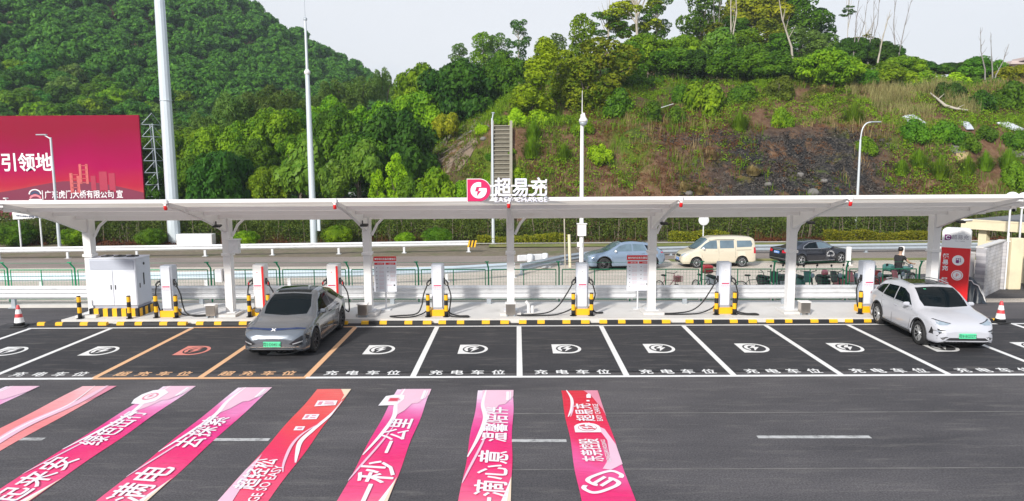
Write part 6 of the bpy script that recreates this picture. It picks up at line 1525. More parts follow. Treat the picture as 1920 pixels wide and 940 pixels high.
# ------------------------------------------------------------------ red pylon sign
M['purple'] = mat('purple', (.20, .012, .16), .5)
def pylon():
    r = empty('pylon_sign', (16.35, 26.75, 0), RAD(-36), 'tall red pylon sign with a white top behind the white car', 'sign')
    w, d, H, zc = .92, .32, 2.86, 2.12
    mb = MB(); mb.box((0, 0, zc/2), (w, d, zc), bev=.012); mb.build('red_body', M['sign_red'], r)
    # white rounded top
    pr = [(-w/2, zc+.002), (w/2, zc+.002), (w/2, H-.16)]+arc(w/2-.16, H-.16, .16, 0, math.pi/2, 6)[1:]+arc(-w/2+.16, H-.16, .16, math.pi/2, math.pi, 6)
    mb = MB(); mb.prism(pr, -d, Matrix.Translation((0, -d/2, 0)) @ Matrix.Rotation(math.pi/2, 4, 'X')); cap = mb.build('white_top', M['white_paint'], r)
    y = -d/2-.004
    Mx = lambda x, z, dy=0: Matrix.Translation((x, y-dy, z)) @ Matrix.Rotation(math.pi/2, 4, 'X')
    mb = MB(); mb.prism(d_shape(.21), .004, Mx(-.27, 2.50)); mb.build('logo_plaque', M['purple'], r)
    mb = MB(); mb.prism(arc(0, 0, .075, RAD(20), RAD(330), 18)+arc(0, 0, .045, RAD(330), RAD(20), 18), .003, Mx(-.265, 2.50, .005)); mb.build('logo_ring', M['letter_white'], r)
    text('超易充', .185, M['letter_grey'], r, (.12, y-.003, 2.45), UPRIGHT, off=.002)
    text('EASY CHARGE', .05, M['letter_grey'], r, (.12, y-.003, 2.36), UPRIGHT)
    for k, ch in enumerate('超易充 超轻松'):
        if ch != ' ': text(ch, .20, M['letter_white'], r, (-.30, y-.003, 1.72-k*.225), UPRIGHT, off=.006)
    for z in (1.66, 1.10):
        mb = MB(); mb.prism(arc(0, 0, .19, 0, 2*math.pi*.98, 26), .004, Mx(.10, z)); c = mb.build('round_symbol', M['letter_white'], r)
        if z > 1.5:
            mb = MB(); mb.box((.08, y-.007, z-.01), (.10, .006, .18)); mb.tube([(.13, y-.007, z-.04), (.18, y-.007, z-.06), (.18, y-.007, z+.05), (.15, y-.007, z+.09)], .010, n=5); mb.box((.08, y-.012, z+.04), (.06, .004, .05), 1); mb.build('pump_mark', [M['purple'], M['letter_white']], c)
        else:
            mb = MB(); mb.prism(arc(0, 0, .155, 0, 2*math.pi*.99, 26)+arc(0, 0, .14, 2*math.pi*.99, 0, 26), .004, Mx(.10, z, .004)); mb.build('ring_mark', M['sign_red'], c)
            text('P', .19, M['sign_red'], c, (.10, y-.008, z-.065), UPRIGHT)
    mb = MB(); mb.box((0, 0, .03), (w+.1, d+.1, .06)); mb.build('foot', M['concrete'], r)
pylon()
def tarp():
    """machine under a dark cover with a pale hem, behind the pylon"""
    r = empty('covered_scooter', (16.95, 27.35, 0), RAD(-32), 'dark blue rain cover with pale hem draped over a scooter behind the pylon sign', 'scooter')
    n, k = 30, 16; L_, Wd = 1.75, .62; v = []; f = []
    for i in range(n+1):
        t = i/n; x = -L_/2+L_*t; h = lerp_table(t, [(0, .02), (.06, .45), (.22, 1.28), (.34, 1.34), (.5, 1.02), (.7, .92), (.88, .62), (.96, .1), (1, .02)])
        for j in range(k+1):
            s = -1+2*j/k; fold = .05*math.sin(i*1.7+j*.9)
            z = h*(1-abs(s)**2.6)*1.0+.015; y = s*Wd*(.55+.18*(1-t)+.1*math.sin(t*9))*(1+.12*math.sin(i*1.3)); v.append((x+fold*abs(s), y, max(.012, z+fold*.4*(1-abs(s)))))
    for i in range(n):
        for j in range(k): a = i*(k+1)+j; f.append((a, a+k+1, a+k+2, a+1))
    mb = MB(); mb.add(v, f, 0, True); mb.build('cover', M['dark_blue_tarp'], r)
    mb = MB(); mb.tube([Vector(v[i*(k+1)+12])+Vector((0, .0, .03)) for i in range(n+1)], .022, n=5); mb.tube([Vector(v[i*(k+1)+4])+Vector((0, 0, .03)) for i in range(n+1)], .022, n=5); mb.build('hem', M['white_paint'], r)
tarp()

# ------------------------------------------------------------------ air
def haze():
    m = bpy.data.materials.new('haze'); m.use_nodes = True; nt = m.node_tree; nt.nodes.clear()
    out = nt.nodes.new('ShaderNodeOutputMaterial'); pv = nt.nodes.new('ShaderNodeVolumePrincipled')
    pv.inputs['Color'].default_value = (.78, .88, 1.0, 1); pv.inputs['Density'].default_value = HAZE; pv.inputs['Anisotropy'].default_value = .2
    nt.links.new(pv.outputs['Volume'], out.inputs['Volume'])
    mb = MB(); mb.box((0, 180, 59), (960, 560, 122.6)); o = mb.build('haze', m); tag(o, 'thin bluish haze hanging in front of the far hill', 'haze', kind='stuff')
HAZE = .0004
haze()
# ------------------------------------------------------------------ cars
def car_paint(name, col, metal=.0, rough=.3, coat=.8):
    return mat(name, col, rough, metal=metal, var=.03, scale=1.0, coat=coat)
M['paint_grey'] = car_paint('paint_grey', (.165, .185, .215), .6, .22, 1.0)
M['paint_pearl'] = car_paint('paint_pearl', (.46, .47, .52), .0, .3)
M['paint_blue'] = car_paint('paint_blue', (.25, .33, .44), .5, .25)
M['paint_beige'] = car_paint('paint_beige', (.62, .56, .44), .1, .3)
M['paint_black'] = car_paint('paint_black', (.010, .012, .020), .1, .18)
M['glass_car'] = mat('glass_car', (.004, .008, .011), .03, var=.1, spec=.14)
M['glass_light'] = mat('glass_light', (.10, .15, .19), .08, var=.5, scale=2.2, spec=.6, coat=.5)
M['trim_black'] = mat('trim_black', (.018, .018, .02), .55, var=.2)
M['underside'] = mat('underside', (.012, .012, .013), .9, var=.2)
M['chrome'] = mat('chrome', (.62, .63, .65), .18, metal=.9, var=.05)
M['rim_silver'] = mat('rim_silver', (.55, .56, .58), .3, metal=.6, var=.05)
M['rim_dark'] = mat('rim_dark', (.10, .10, .11), .35, metal=.5, var=.1)
M['lamp_clear'] = mat('lamp_clear', (.26, .32, .38), .12, var=.25, scale=9, spec=.7)
M['lamp_dark'] = mat('lamp_dark', (.025, .027, .032), .12, var=.3, scale=9, spec=.6)
M['lamp_red'] = mat('lamp_red', (.48, .012, .03), .2, var=.2, scale=5)
M['plate_green'] = mat('plate_green', (.10, .62, .33), .45, var=.12, scale=4)
M['plate_blue'] = mat('plate_blue', (.06, .22, .60), .45, var=.08)
M['bar_blue'] = mat('bar_blue', (.012, .03, .10), .15, var=.1, coat=.5)
M['seam'] = mat('seam', (.03, .03, .032), .6)
def body_mesh(sp):
    L_, Wd = sp['L'], sp['W']; hl = L_/2; xs = list(np.unique(np.round(np.concatenate([np.linspace(-hl, hl, 78), [hl-.02, hl-.05, hl-.1, -hl+.02, -hl+.05, -hl+.1]]), 4)))
    rad = sp['arch']; wx = sp['wheels']; zc = sp['wr']
    V = []; n = None; secs = []
    for x in xs:
        zt = float(lerp_s(x, sp['top'])); belt = min(float(lerp_s(x, sp['belt'])), zt-.035); w = Wd/2*float(lerp_s(x, sp['plan'])); zb = float(lerp_s(x, sp['bottom']))
        sh = float(lerp_s(x, sp['shf'])); dsh = float(lerp_s(x, sp['dsh']))
        a = 0.0
        for xw in wx:
            d2 = rad*rad-(x-xw)**2
            if d2 > 0: a = max(a, zc+math.sqrt(d2))
        zl = max(zb, a); zm = max(zb+(belt-zb)*.5, zl+.015)
        belt = max(belt, zl+.04); zt = max(zt, belt+.03)
        c = [(0, zl), (w*.80, zl), (w*.975, zl+.005), (w*1.0, min(zl+.07, zm)), (w*1.0, zm), (w*.985, max(belt-.10, zm+.01)), (w*.955, belt), (w*(.955+sh)/2+.012, (belt+zt-dsh)/2), (w*sh, zt-dsh), (w*sh*.86, zt-dsh*.28), (w*sh*.45, zt-.008), (0, zt)]
        half = c
        ring = half+[(-y, z) for y, z in reversed(half[1:-1])]
        secs.append([(x, y, z) for y, z in ring])
    m = len(secs[0]); v = [p for s in secs for p in s]; f = []; mi = []
    for i in range(len(secs)-1):
        for j in range(m): q = (j+1) % m; f.append((i*m+j, i*m+q, (i+1)*m+q, (i+1)*m+j)); mi.append(1 if j in (0, 1, m-1, m-2) else 0)
    f.append(tuple(reversed(range(m)))); mi.append(0); k = (len(secs)-1)*m; f.append(tuple(range(k, k+m))); mi.append(0)
    return v, f, mi
def lerp_s(x, tab):
    """smooth interpolation of a table"""
    xs = [t[0] for t in tab]; ys = [t[1] for t in tab]
    if x <= xs[0]: return ys[0]
    if x >= xs[-1]: return ys[-1]
    k = max(i for i in range(len(xs)) if xs[i] <= x); k = min(k, len(xs)-2)
    h = xs[k+1]-xs[k]; t = (x-xs[k])/h
    def sl(i):
        if i == 0: return (ys[1]-ys[0])/(xs[1]-xs[0])
        if i == len(xs)-1: return (ys[-1]-ys[-2])/(xs[-1]-xs[-2])
        a = (ys[i]-ys[i-1])/(xs[i]-xs[i-1]); b_ = (ys[i+1]-ys[i])/(xs[i+1]-xs[i])
        return 0 if a*b_ <= 0 else 2*a*b_/(a+b_)
    m0, m1 = sl(k)*h, sl(k+1)*h; t2, t3 = t*t, t*t*t
    return ys[k]*(2*t3-3*t2+1)+m0*(t3-2*t2+t)+ys[k+1]*(-2*t3+3*t2)+m1*(t3-t2)
def wheel_parts(parent, x, y, r, w, style, rimm):
    s = 1 if y > 0 else -1; e = empty('wheel', (x, y, r)); e.parent = parent
    Mx = Matrix.Rotation(-s*math.pi/2, 4, 'X')
    mb = MB(); mb.lathe([(r*.66, -w/2), (r*.93, -w/2), (r, -w*.36), (r, w*.36), (r*.93, w/2), (r*.68, w/2), (r*.66, w*.40)], n=32, M=Mx, cap=False); mb.build('tyre', M['rubber'], e)
    mb = MB(); mb.lathe([(.001, w*.18), (r*.64, w*.18), (r*.64, -w*.4)], 1, n=28, M=Mx, cap=False); mb.lathe([(r*.60, w*.43), (r*.675, w*.47), (r*.68, w*.38)], 0, n=32, M=Mx, cap=False)
    mb.lathe([(.001, w*.42), (r*.14, w*.42), (r*.16, w*.2)], 0, n=16, M=Mx, cap=False)
    n = {'five': 5, 'ten': 10, 'multi': 9, 'twin': 5}[style]
    for k in range(n):
        a = 2*math.pi*k/n; wa = {'five': .16, 'ten': .055, 'multi': .10, 'twin': .05}[style]
        for off in ((-.13, .13) if style == 'twin' else (0,)):
            p = [(.12*r, (a+off*.5)-wa*.8), (.63*r, a+off-wa*.75), (.63*r, a+off+wa*.75), (.12*r, (a+off*.5)+wa*.8)]
            q = [(rr*math.cos(t), rr*math.sin(t)) for rr, t in p]
            v = [Mx @ Vector((px, py, w*.41)) for px, py in q]+[Mx @ Vector((px, py, w*.22)) for px, py in q]
            mb.add(v, [(0, 1, 2, 3), (0, 4, 5, 1), (1, 5, 6, 2), (2, 6, 7, 3), (3, 7, 4, 0)], 0)
    mb.build('rim', [rimm, M['trim_black']], e)
def make_car(name, label, cat, sp, loc, rz, scale=1.0):
    root = empty(name, loc, rz, label, cat); root.scale = (scale,)*3
    v, f, mi = body_mesh(sp); mb = MB(); mb.v = [tuple(p) for p in v]; mb.f = f; mb.m = mi; mb.s = [True]*(len(f)-2)+[False]*2
    body = mb.build('body', [sp['paint'], M['underside']], root)
    bvh = BVHTree.FromPolygons([Vector(p) for p in v], f)
    def patch_(pname, outline, ax, m, off=.006, parent=root, step=.09, thick=True):
        """a panel pressed onto the body: outline given in the side (x, z), front (y, z) or top (x, y) view"""
        o2 = []
        for i in range(len(outline)):
            a, b_ = Vector(outline[i-1]), Vector(outline[i]); k = max(1, int((b_-a).length/step))
            o2 += [a.lerp(b_, (j+1)/k) for j in range(k)]
        xs = [p.x for p in o2]; ys = [p.y for p in o2]; inner = []
        x = min(xs)+step/2
        while x < max(xs):
            y = min(ys)+step/2
            while y < max(ys):
                ins = False
                for k in range(len(o2)):
                    a, b_ = o2[k], o2[k-1]
                    if (a.y > y) != (b_.y > y) and x < (b_.x-a.x)*(y-a.y)/(b_.y-a.y)+a.x: ins = not ins
                if ins and min((Vector((x, y))-q).length for q in o2) > step*.3: inner.append(Vector((x, y)))
                y += step
            x += step
        n = len(o2); res = delaunay_2d_cdt(o2+inner, [(i, (i+1) % n) for i in range(n)], [list(range(n))], 1, 1e-5)
        pts = []; dirs = {'left': Vector((0, -1, 0)), 'right': Vector((0, 1, 0)), 'front': Vector((-1, 0, 0)), 'rear': Vector((1, 0, 0)), 'top': Vector((0, 0, -1))}
        d = dirs[ax]
        for p in res[0]:
            o_ = {'left': Vector((p.x, 4, p.y)), 'right': Vector((p.x, -4, p.y)), 'front': Vector((6, p.x, p.y)), 'rear': Vector((-6, p.x, p.y)), 'top': Vector((p.x, p.y, 5))}[ax]
            h = bvh.ray_cast(o_, d)
            if h[0] is None: h = bvh.find_nearest(o_+d*5)
            pts.append(h[0]-d*off)
        mb = MB(); fs = [tuple(t) for t in res[2]]
        flip = {'left': True, 'right': False, 'front': False, 'rear': True, 'top': False}[ax]
        fs = [tuple(reversed(t)) if flip else t for t in fs]
        mb.add(pts, fs, 0, True); return mb.build(pname, m, parent)
    for xw in sp['wheels']:
        for s in (1, -1): wheel_parts(root, xw, s*(sp['W']/2-.115), sp['wr'], .22, sp['rim'], sp['rimm'])
    return root, patch_, bvh, body
def seam(bvh, root, pts, side, parent, name='door_seam', r=.006, m=None):
    P = []
    for x, z in pts:
        h = bvh.ray_cast(Vector((x, side*4, z)), Vector((0, -side, 0)))
        if h[0] is not None: P.append(h[0]+Vector((0, side*.001, 0)))
    if len(P) > 1: mb = MB(); mb.tube(P, r, n=4); mb.build(name, m or M['seam'], parent)
def mirror(root, x, y, z, m, s):
    mb = MB(); mb.box((x, y+s*.09, z), (.11, .20, .13), bev=.04); mb.box((x+.01, y+s*.0, z-.04), (.06, .10, .03)); mb.build('mirror', m, root)
def handle(root, bvh, x, z, s, m):
    h = bvh.ray_cast(Vector((x, s*4, z)), Vector((0, -s, 0)))
    if h[0] is None: return
    mb = MB(); mb.box(h[0]+Vector((0, s*.012, 0)), (.20, .03, .03), bev=.01); mb.build('door_handle', m, root)
def plate(root, x, z, rz, txt, m, tm, tilt=0.0):
    e = MB(); e.box((0, -.01, 0), (.48, .02, .15), bev=.004); o = e.build('number_plate', m, root, (x, 0, z), (0, 0, rz))
    text(txt, .115, tm, o, (0, -.0225, -.042), UPRIGHT, name='plate_lettering', off=.001, sx=.86)

# --- grey coupe SUV
sp = dict(L=4.72, W=1.90, paint=M['paint_grey'], wr=.355, arch=.405, wheels=(1.44, -1.44), rim='multi', rimm=M['rim_dark'],
  top=[(-2.36, .80), (-2.30, .98), (-2.15, 1.06), (-1.6, 1.33), (-1.0, 1.52), (-.3, 1.62), (.15, 1.60), (.55, 1.47), (1.05, 1.16), (1.28, 1.03), (1.8, .94), (2.15, .84), (2.30, .72), (2.36, .60)],
  belt=[(-2.36, .76), (-2.2, .94), (-1.2, 1.02), (0, .98), (1.0, .94), (1.3, .92), (1.9, .84), (2.2, .74), (2.36, .56)],
  plan=[(-2.36, .70), (-2.25, .86), (-1.9, .97), (-1.3, 1.0), (1.3, 1.0), (1.8, .97), (2.1, .90), (2.27, .80), (2.36, .62)],
  bottom=[(-2.36, .40), (-2.1, .24), (-1.8, .20), (1.8, .20), (2.2, .22), (2.36, .30)],
  shf=[(-2.36, .6), (-1.9, .66), (-1.0, .70), (.4, .72), (1.0, .80), (1.4, .82), (2.36, .72)], dsh=[(-2.36, .04), (-1.2, .08), (.2, .09), (1.0, .05), (1.4, .03), (2.36, .03)])
root, PT, bvh, body = make_car('grey_car', 'dark grey coupe-like electric car parked nose out in the right of the two orange-lined bays', 'car', sp, (-6.70, 21.62, 0), -math.pi/2-.018)
PT('windscreen', [(1.18, -.62), (1.26, 0), (1.18, .62), (.90, .66), (.44, .56), (.42, 0), (.44, -.56), (.90, -.66)], 'top', M['glass_car'])
PT('roof_glass', [(.34, -.50), (.34, .50), (-.3, .52), (-1.05, .48), (-1.05, -.48), (-.3, -.52)], 'top', M['glass_car'], .004)
PT('rear_window', [(-1.35, -.52), (-1.35, .52), (-1.95, .54), (-1.95, -.54)], 'top', M['glass_car'])
for ax, s in (('left', 1), ('right', -1)):
    PT('side_window', [(.86, 1.05), (.46, 1.34), (.15, 1.44), (-.28, 1.45), (-.30, 1.06)], ax, M['glass_car'])
    PT('side_window', [(-.36, 1.06), (-.34, 1.45), (-.85, 1.39), (-1.35, 1.24), (-1.52, 1.12)], ax, M['glass_car'])
    seam(bvh, root, [(.92, 1.02), (.2, 1.03), (-.6, 1.045), (-1.5, 1.09)], s, root, 'window_trim', .010, M['chrome'])
    seam(bvh, root, [(.95, .95), (.93, .6), (.85, .32)], s, root); seam(bvh, root, [(-.32, 1.0), (-.34, .6), (-.34, .30)], s, root); seam(bvh, root, [(-1.0, 1.0), (-1.08, .80), (-1.0, .62)], s, root)
    handle(root, bvh, -.12, .90, s, M['trim_black']); handle(root, bvh, -.98, .93, s, M['trim_black'])
    mirror(root, .74, s*.88, 1.06, M['paint_grey'], s)
    seam(bvh, root, [(.95, .26), (0, .25), (-.95, .26)], s, root, 'sill_trim', .03, M['trim_black'])
    y0 = s*.50
    PT('headlight', [(s*.46, .46), (s*.66, .60), (s*.84, .70), (s*.90, .60), (s*.88, .46), (s*.68, .39)], 'front', M['lamp_dark'], .014)
    PT('headlight_line', [(s*.56, .475), (s*.87, .55), (s*.87, .52), (s*.57, .45)], 'front', M['rim_silver'], .020)
PT('light_bar', [(2.04, -.84), (2.16, -.55), (2.22, 0), (2.16, .55), (2.04, .84), (1.99, .84), (2.09, .52), (2.14, 0), (2.09, -.52), (1.99, -.84)], 'top', M['bar_blue'], .010, step=.06)
o = text('X', .12, M['letter_white'], root, (2.235, 0, .80), (RAD(35), 0, math.pi/2), bold=.008, ext=.004, sx=1.4, name='badge')
PT('lower_grille', [(-.58, .36), (.58, .36), (.74, .225), (-.74, .225)], 'front', M['trim_black'], .012)
PT('bumper_lip', [(-.85, .40), (-.60, .385), (.60, .385), (.85, .40), (.80, .365), (.6, .355), (-.6, .355), (-.80, .365)], 'front', M['chrome'], .006)
plate(root, 2.372, .455, math.pi/2, '粤S·D04516', M['plate_green'], M['trim_black'])
PT('tail_light', [(-.8, .86), (.8, .86), (.8, .80), (-.8, .80)], 'rear', M['lamp_red'], .008)

# --- white SUV
sp = dict(L=4.74, W=1.88, paint=M['paint_pearl'], wr=.365, arch=.43, wheels=(1.42, -1.40), rim='multi', rimm=M['rim_silver'],
  top=[(-2.37, .86), (-2.32, 1.05), (-2.2, 1.15), (-1.9, 1.40), (-1.5, 1.56), (-.7, 1.66), (.05, 1.66), (.45, 1.55), (1.0, 1.22), (1.22, 1.10), (1.7, 1.02), (2.1, .90), (2.3, .76), (2.37, .62)],
  belt=[(-2.37, .82), (-2.2, 1.04), (-1.2, 1.06), (0, 1.02), (1.0, 1.0), (1.3, .98), (1.9, .90), (2.2, .78), (2.37, .58)],
  plan=[(-2.37, .74), (-2.25, .88), (-1.9, .97), (-1.3, 1.0), (1.3, 1.0), (1.8, .97), (2.1, .90), (2.28, .80), (2.37, .64)],
  bottom=[(-2.37, .42), (-2.1, .28), (-1.8, .24), (1.8, .24), (2.2, .25), (2.37, .32)],
  shf=[(-2.37, .62), (-1.9, .68), (-1.0, .72), (.3, .73), (1.0, .80), (1.4, .82), (2.37, .72)], dsh=[(-2.37, .04), (-1.2, .07), (.2, .08), (1.0, .05), (1.4, .03), (2.37, .03)])
root, PT, bvh, body = make_car('white_car', 'pearl white SUV parked nose out in front of the red pylon sign', 'car', sp, (12.66, 22.0, 0), -math.pi/2-.055, .96)
PT('windscreen', [(1.12, -.64), (1.20, 0), (1.12, .64), (.86, .66), (.34, .58), (.32, 0), (.34, -.58), (.86, -.66)], 'top', M['glass_car'])
PT('roof_glass', [(.16, -.50), (.16, .50), (-.4, .52), (-1.15, .50), (-1.15, -.50), (-.4, -.52)], 'top', M['glass_car'], .004)
PT('rear_window', [(-1.62, -.54), (-1.62, .54), (-2.05, .54), (-2.05, -.54)], 'top', M['glass_car'])
o = text('e', .10, M['plate_green'], root, (.52, -.35, 1.55), (RAD(30), 0, math.pi/2), name='windscreen_sticker', sx=2)
for ax, s in (('left', 1), ('right', -1)):
    PT('side_window', [(.80, 1.10), (.40, 1.38), (.05, 1.50), (-.28, 1.51), (-.28, 1.10)], ax, M['glass_car'])
    PT('side_window', [(-.34, 1.10), (-.34, 1.51), (-1.0, 1.47), (-1.12, 1.12)], ax, M['glass_car'])
    PT('side_window', [(-1.18, 1.13), (-1.06, 1.46), (-1.5, 1.39), (-1.86, 1.22), (-1.80, 1.17)], ax, M['glass_car'])
    seam(bvh, root, [(.84, 1.07), (0, 1.075), (-.8, 1.085), (-1.85, 1.16)], s, root, 'window_trim', .012, M['chrome'])
    seam(bvh, root, [(.92, 1.0), (.90, .65), (.82, .36)], s, root); seam(bvh, root, [(-.31, 1.06), (-.33, .6), (-.33, .34)], s, root); seam(bvh, root, [(-1.12, 1.06), (-1.10, .84), (-.98, .66)], s, root)
    handle(root, bvh, -.10, .93, s, M['paint_pearl']); handle(root, bvh, -.95, .96, s, M['paint_pearl'])
    mirror(root, .70, s*.88, 1.12, M['paint_pearl'], s)
    seam(bvh, root, [(.95, .30), (0, .29), (-.95, .30)], s, root, 'sill_trim', .045, M['trim_black']); seam(bvh, root, [(.95, .37), (0, .36), (-.95, .37)], s, root, 'sill_line', .012, M['chrome'])
    for xw in (1.42, -1.40):
        seam(bvh, root, [(xw+.45*math.cos(t), .365+.45*math.sin(t)) for t in np.linspace(.12, math.pi-.12, 16)], s, root, 'wheel_arch_trim', .026, M['trim_black'])
    mb = MB(); mb.tube([(.05, s*.60, 1.665), (-.5, s*.615, 1.695), (-1.2, s*.60, 1.655), (-1.6, s*.58, 1.57)], .018, n=6); mb.build('roof_rail', M['chrome'], root)
    PT('headlight', [(s*.40, .83), (s*.62, .87), (s*.86, .93), (s*.90, .84), (s*.80, .78), (s*.52, .79)], 'front', M['lamp_clear'], .010)
    PT('headlight_edge', [(s*.40, .84), (s*.62, .885), (s*.88, .955), (s*.90, .93), (s*.62, .87), (s*.41, .825)], 'front', M['lamp_dark'], .016)
    PT('air_intake', [(s*.58, .64), (s*.86, .70), (s*.89, .50), (s*.78, .46), (s*.74, .54)], 'front', M['trim_black'], .010)
    PT('intake_fin', [(s*.60, .62), (s*.84, .64), (s*.84, .60), (s*.66, .585)], 'front', M['chrome'], .018)
    PT('tail_light', [(-2.30, 1.0), (-2.05, 1.02), (-2.06, .94), (-2.32, .92)], ax, M['lamp_red'], .010)
PT('lower_grille', [(-.50, .44), (.50, .44), (.62, .36), (-.62, .36)], 'front', M['trim_black'], .010)
PT('lower_grille', [(-.66, .335), (.66, .335), (.60, .27), (-.60, .27)], 'front', M['trim_black'], .010)
PT('bumper_line', [(-.80, .40), (-.60, .475), (-.52, .46), (-.66, .375)], 'front', M['chrome'], .014); PT('bumper_line', [(.80, .40), (.60, .475), (.52, .46), (.66, .375)], 'front', M['chrome'], .014)
plate(root, 2.385, .50, math.pi/2, '粤B·BG5272', M['plate_green'], M['trim_black'])

# --- blue-grey SUV on the far road
sp = dict(L=4.65, W=1.90, paint=M['paint_blue'], wr=.375, arch=.44, wheels=(1.40, -1.42), rim='twin', rimm=M['rim_dark'],
  top=[(-2.32, .88), (-2.28, 1.05), (-2.1, 1.16), (-1.6, 1.44), (-1.0, 1.58), (-.3, 1.64), (.1, 1.62), (.5, 1.48), (1.05, 1.16), (1.25, 1.08), (1.7, 1.0), (2.1, .88), (2.28, .74), (2.32, .62)],
  belt=[(-2.32, .84), (-2.1, 1.06), (-1.2, 1.06), (0, 1.02), (1.0, .99), (1.3, .98), (1.9, .88), (2.2, .76), (2.32, .58)],
  plan=[(-2.32, .76), (-2.2, .88), (-1.9, .97), (-1.3, 1.0), (1.3, 1.0), (1.8, .97), (2.1, .90), (2.25, .80), (2.32, .64)],
  bottom=[(-2.32, .42), (-2.1, .28), (-1.8, .23), (1.8, .23), (2.2, .25), (2.32, .32)],
  shf=[(-2.32, .62), (-1.9, .68), (-1.0, .70), (.3, .73), (1.0, .80), (1.4, .82), (2.32, .72)], dsh=[(-2.32, .04), (-1.2, .08), (.2, .08), (1.0, .05), (1.4, .03), (2.32, .03)])
cx, cy = (4.59+7.18)/2-.05, (38.41+38.9)/2+.85
root, PT, bvh, body = make_car('blue_car', 'blue-grey SUV driving on the far road behind the second notice board', 'car', sp, (cx, cy, -.45), math.pi+.16, .93)
PT('windscreen', [(1.16, -.64), (1.24, 0), (1.16, .64), (.90, .66), (.38, .58), (.36, 0), (.38, -.58), (.90, -.66)], 'top', M['glass_light'])
PT('roof_glass', [(.26, -.5), (.26, .5), (-1.0, .5), (-1.0, -.5)], 'top', M['glass_car'], .004)
for ax, s in (('left', 1), ('right', -1)):
    PT('side_window', [(.88, 1.10), (.45, 1.40), (.12, 1.49), (-.26, 1.50), (-.26, 1.09)], ax, M['glass_light']); PT('side_window', [(-.34, 1.09), (-.34, 1.50), (-.98, 1.45), (-1.15, 1.10)], ax, M['glass_light']); PT('side_window', [(-1.22, 1.11), (-1.06, 1.43), (-1.4, 1.35), (-1.72, 1.16)], ax, M['glass_car'])
    seam(bvh, root, [(.95, 1.0), (.92, .65), (.84, .34)], s, root); seam(bvh, root, [(-.30, 1.06), (-.33, .6), (-.33, .32)], s, root)
    handle(root, bvh, -.10, .94, s, M['paint_blue']); handle(root, bvh, -.95, .96, s, M['paint_blue']); mirror(root, .74, s*.88, 1.12, M['letter_white'], s)
    seam(bvh, root, [(.95, .28), (0, .27), (-.95, .28)], s, root, 'sill_trim', .05, M['trim_black'])
    for xw in (1.40, -1.42): seam(bvh, root, [(xw+.455*math.cos(t), .375+.455*math.sin(t)) for t in np.linspace(.12, math.pi-.12, 16)], s, root, 'wheel_arch_trim', .03, M['trim_black'])
    PT('headlight', [(s*.45, .82), (s*.86, .88), (s*.88, .78), (s*.50, .76)], 'front', M['lamp_clear'], .01)
    PT('tail_light', [(-2.28, 1.0), (-2.0, 1.02), (-2.02, .96), (-2.28, .94)], ax, M['lamp_red'], .01)
PT('lower_grille', [(-.66, .46), (.66, .46), (.60, .28), (-.60, .28)], 'front', M['trim_black'], .01)

# --- beige van
sp = dict(L=4.45, W=1.68, paint=M['paint_beige'], wr=.305, arch=.365, wheels=(1.36, -1.36), rim='ten', rimm=M['rim_silver'],
  top=[(-2.22, 1.0), (-2.20, 1.45), (-2.12, 1.64), (-1.9, 1.74), (-.8, 1.80), (.1, 1.79), (.55, 1.70), (.95, 1.42), (1.38, 1.10), (1.55, 1.02), (1.9, .92), (2.12, .78), (2.2, .66), (2.22, .58)],
  belt=[(-2.22, .96), (-2.1, 1.06), (0, 1.02), (1.2, 1.0), (1.5, .97), (1.9, .86), (2.15, .70), (2.22, .54)],
  plan=[(-2.22, .88), (-2.15, .95), (-1.9, .99), (1.3, 1.0), (1.7, .97), (2.0, .90), (2.16, .80), (2.22, .66)],
  bottom=[(-2.22, .36), (-2.0, .28), (1.8, .24), (2.1, .24), (2.22, .30)],
  shf=[(-2.22, .80), (-1.9, .82), (.3, .80), (1.1, .82), (1.5, .82), (2.22, .72)], dsh=[(-2.22, .1), (-1.8, .14), (.2, .13), (1.2, .05), (1.5, .03), (2.22, .03)])
cx, cy = (9.75+12.33)/2, (39.21+39.52)/2+.75
root, PT, bvh, body = make_car('beige_van', 'beige seven-seat van driving on the far road', 'van', sp, (cx, cy, -.45), math.pi+.11, .95)
PT('windscreen', [(1.34, -.60), (1.42, 0), (1.34, .60), (1.05, .62), (.66, .56), (.62, 0), (.66, -.56), (1.05, -.62)], 'top', M['glass_light'])
PT('wiper_panel', [(1.42, -.55), (1.50, 0), (1.42, .55), (1.36, .56), (1.43, 0), (1.36, -.56)], 'top', M['trim_black'], .008)
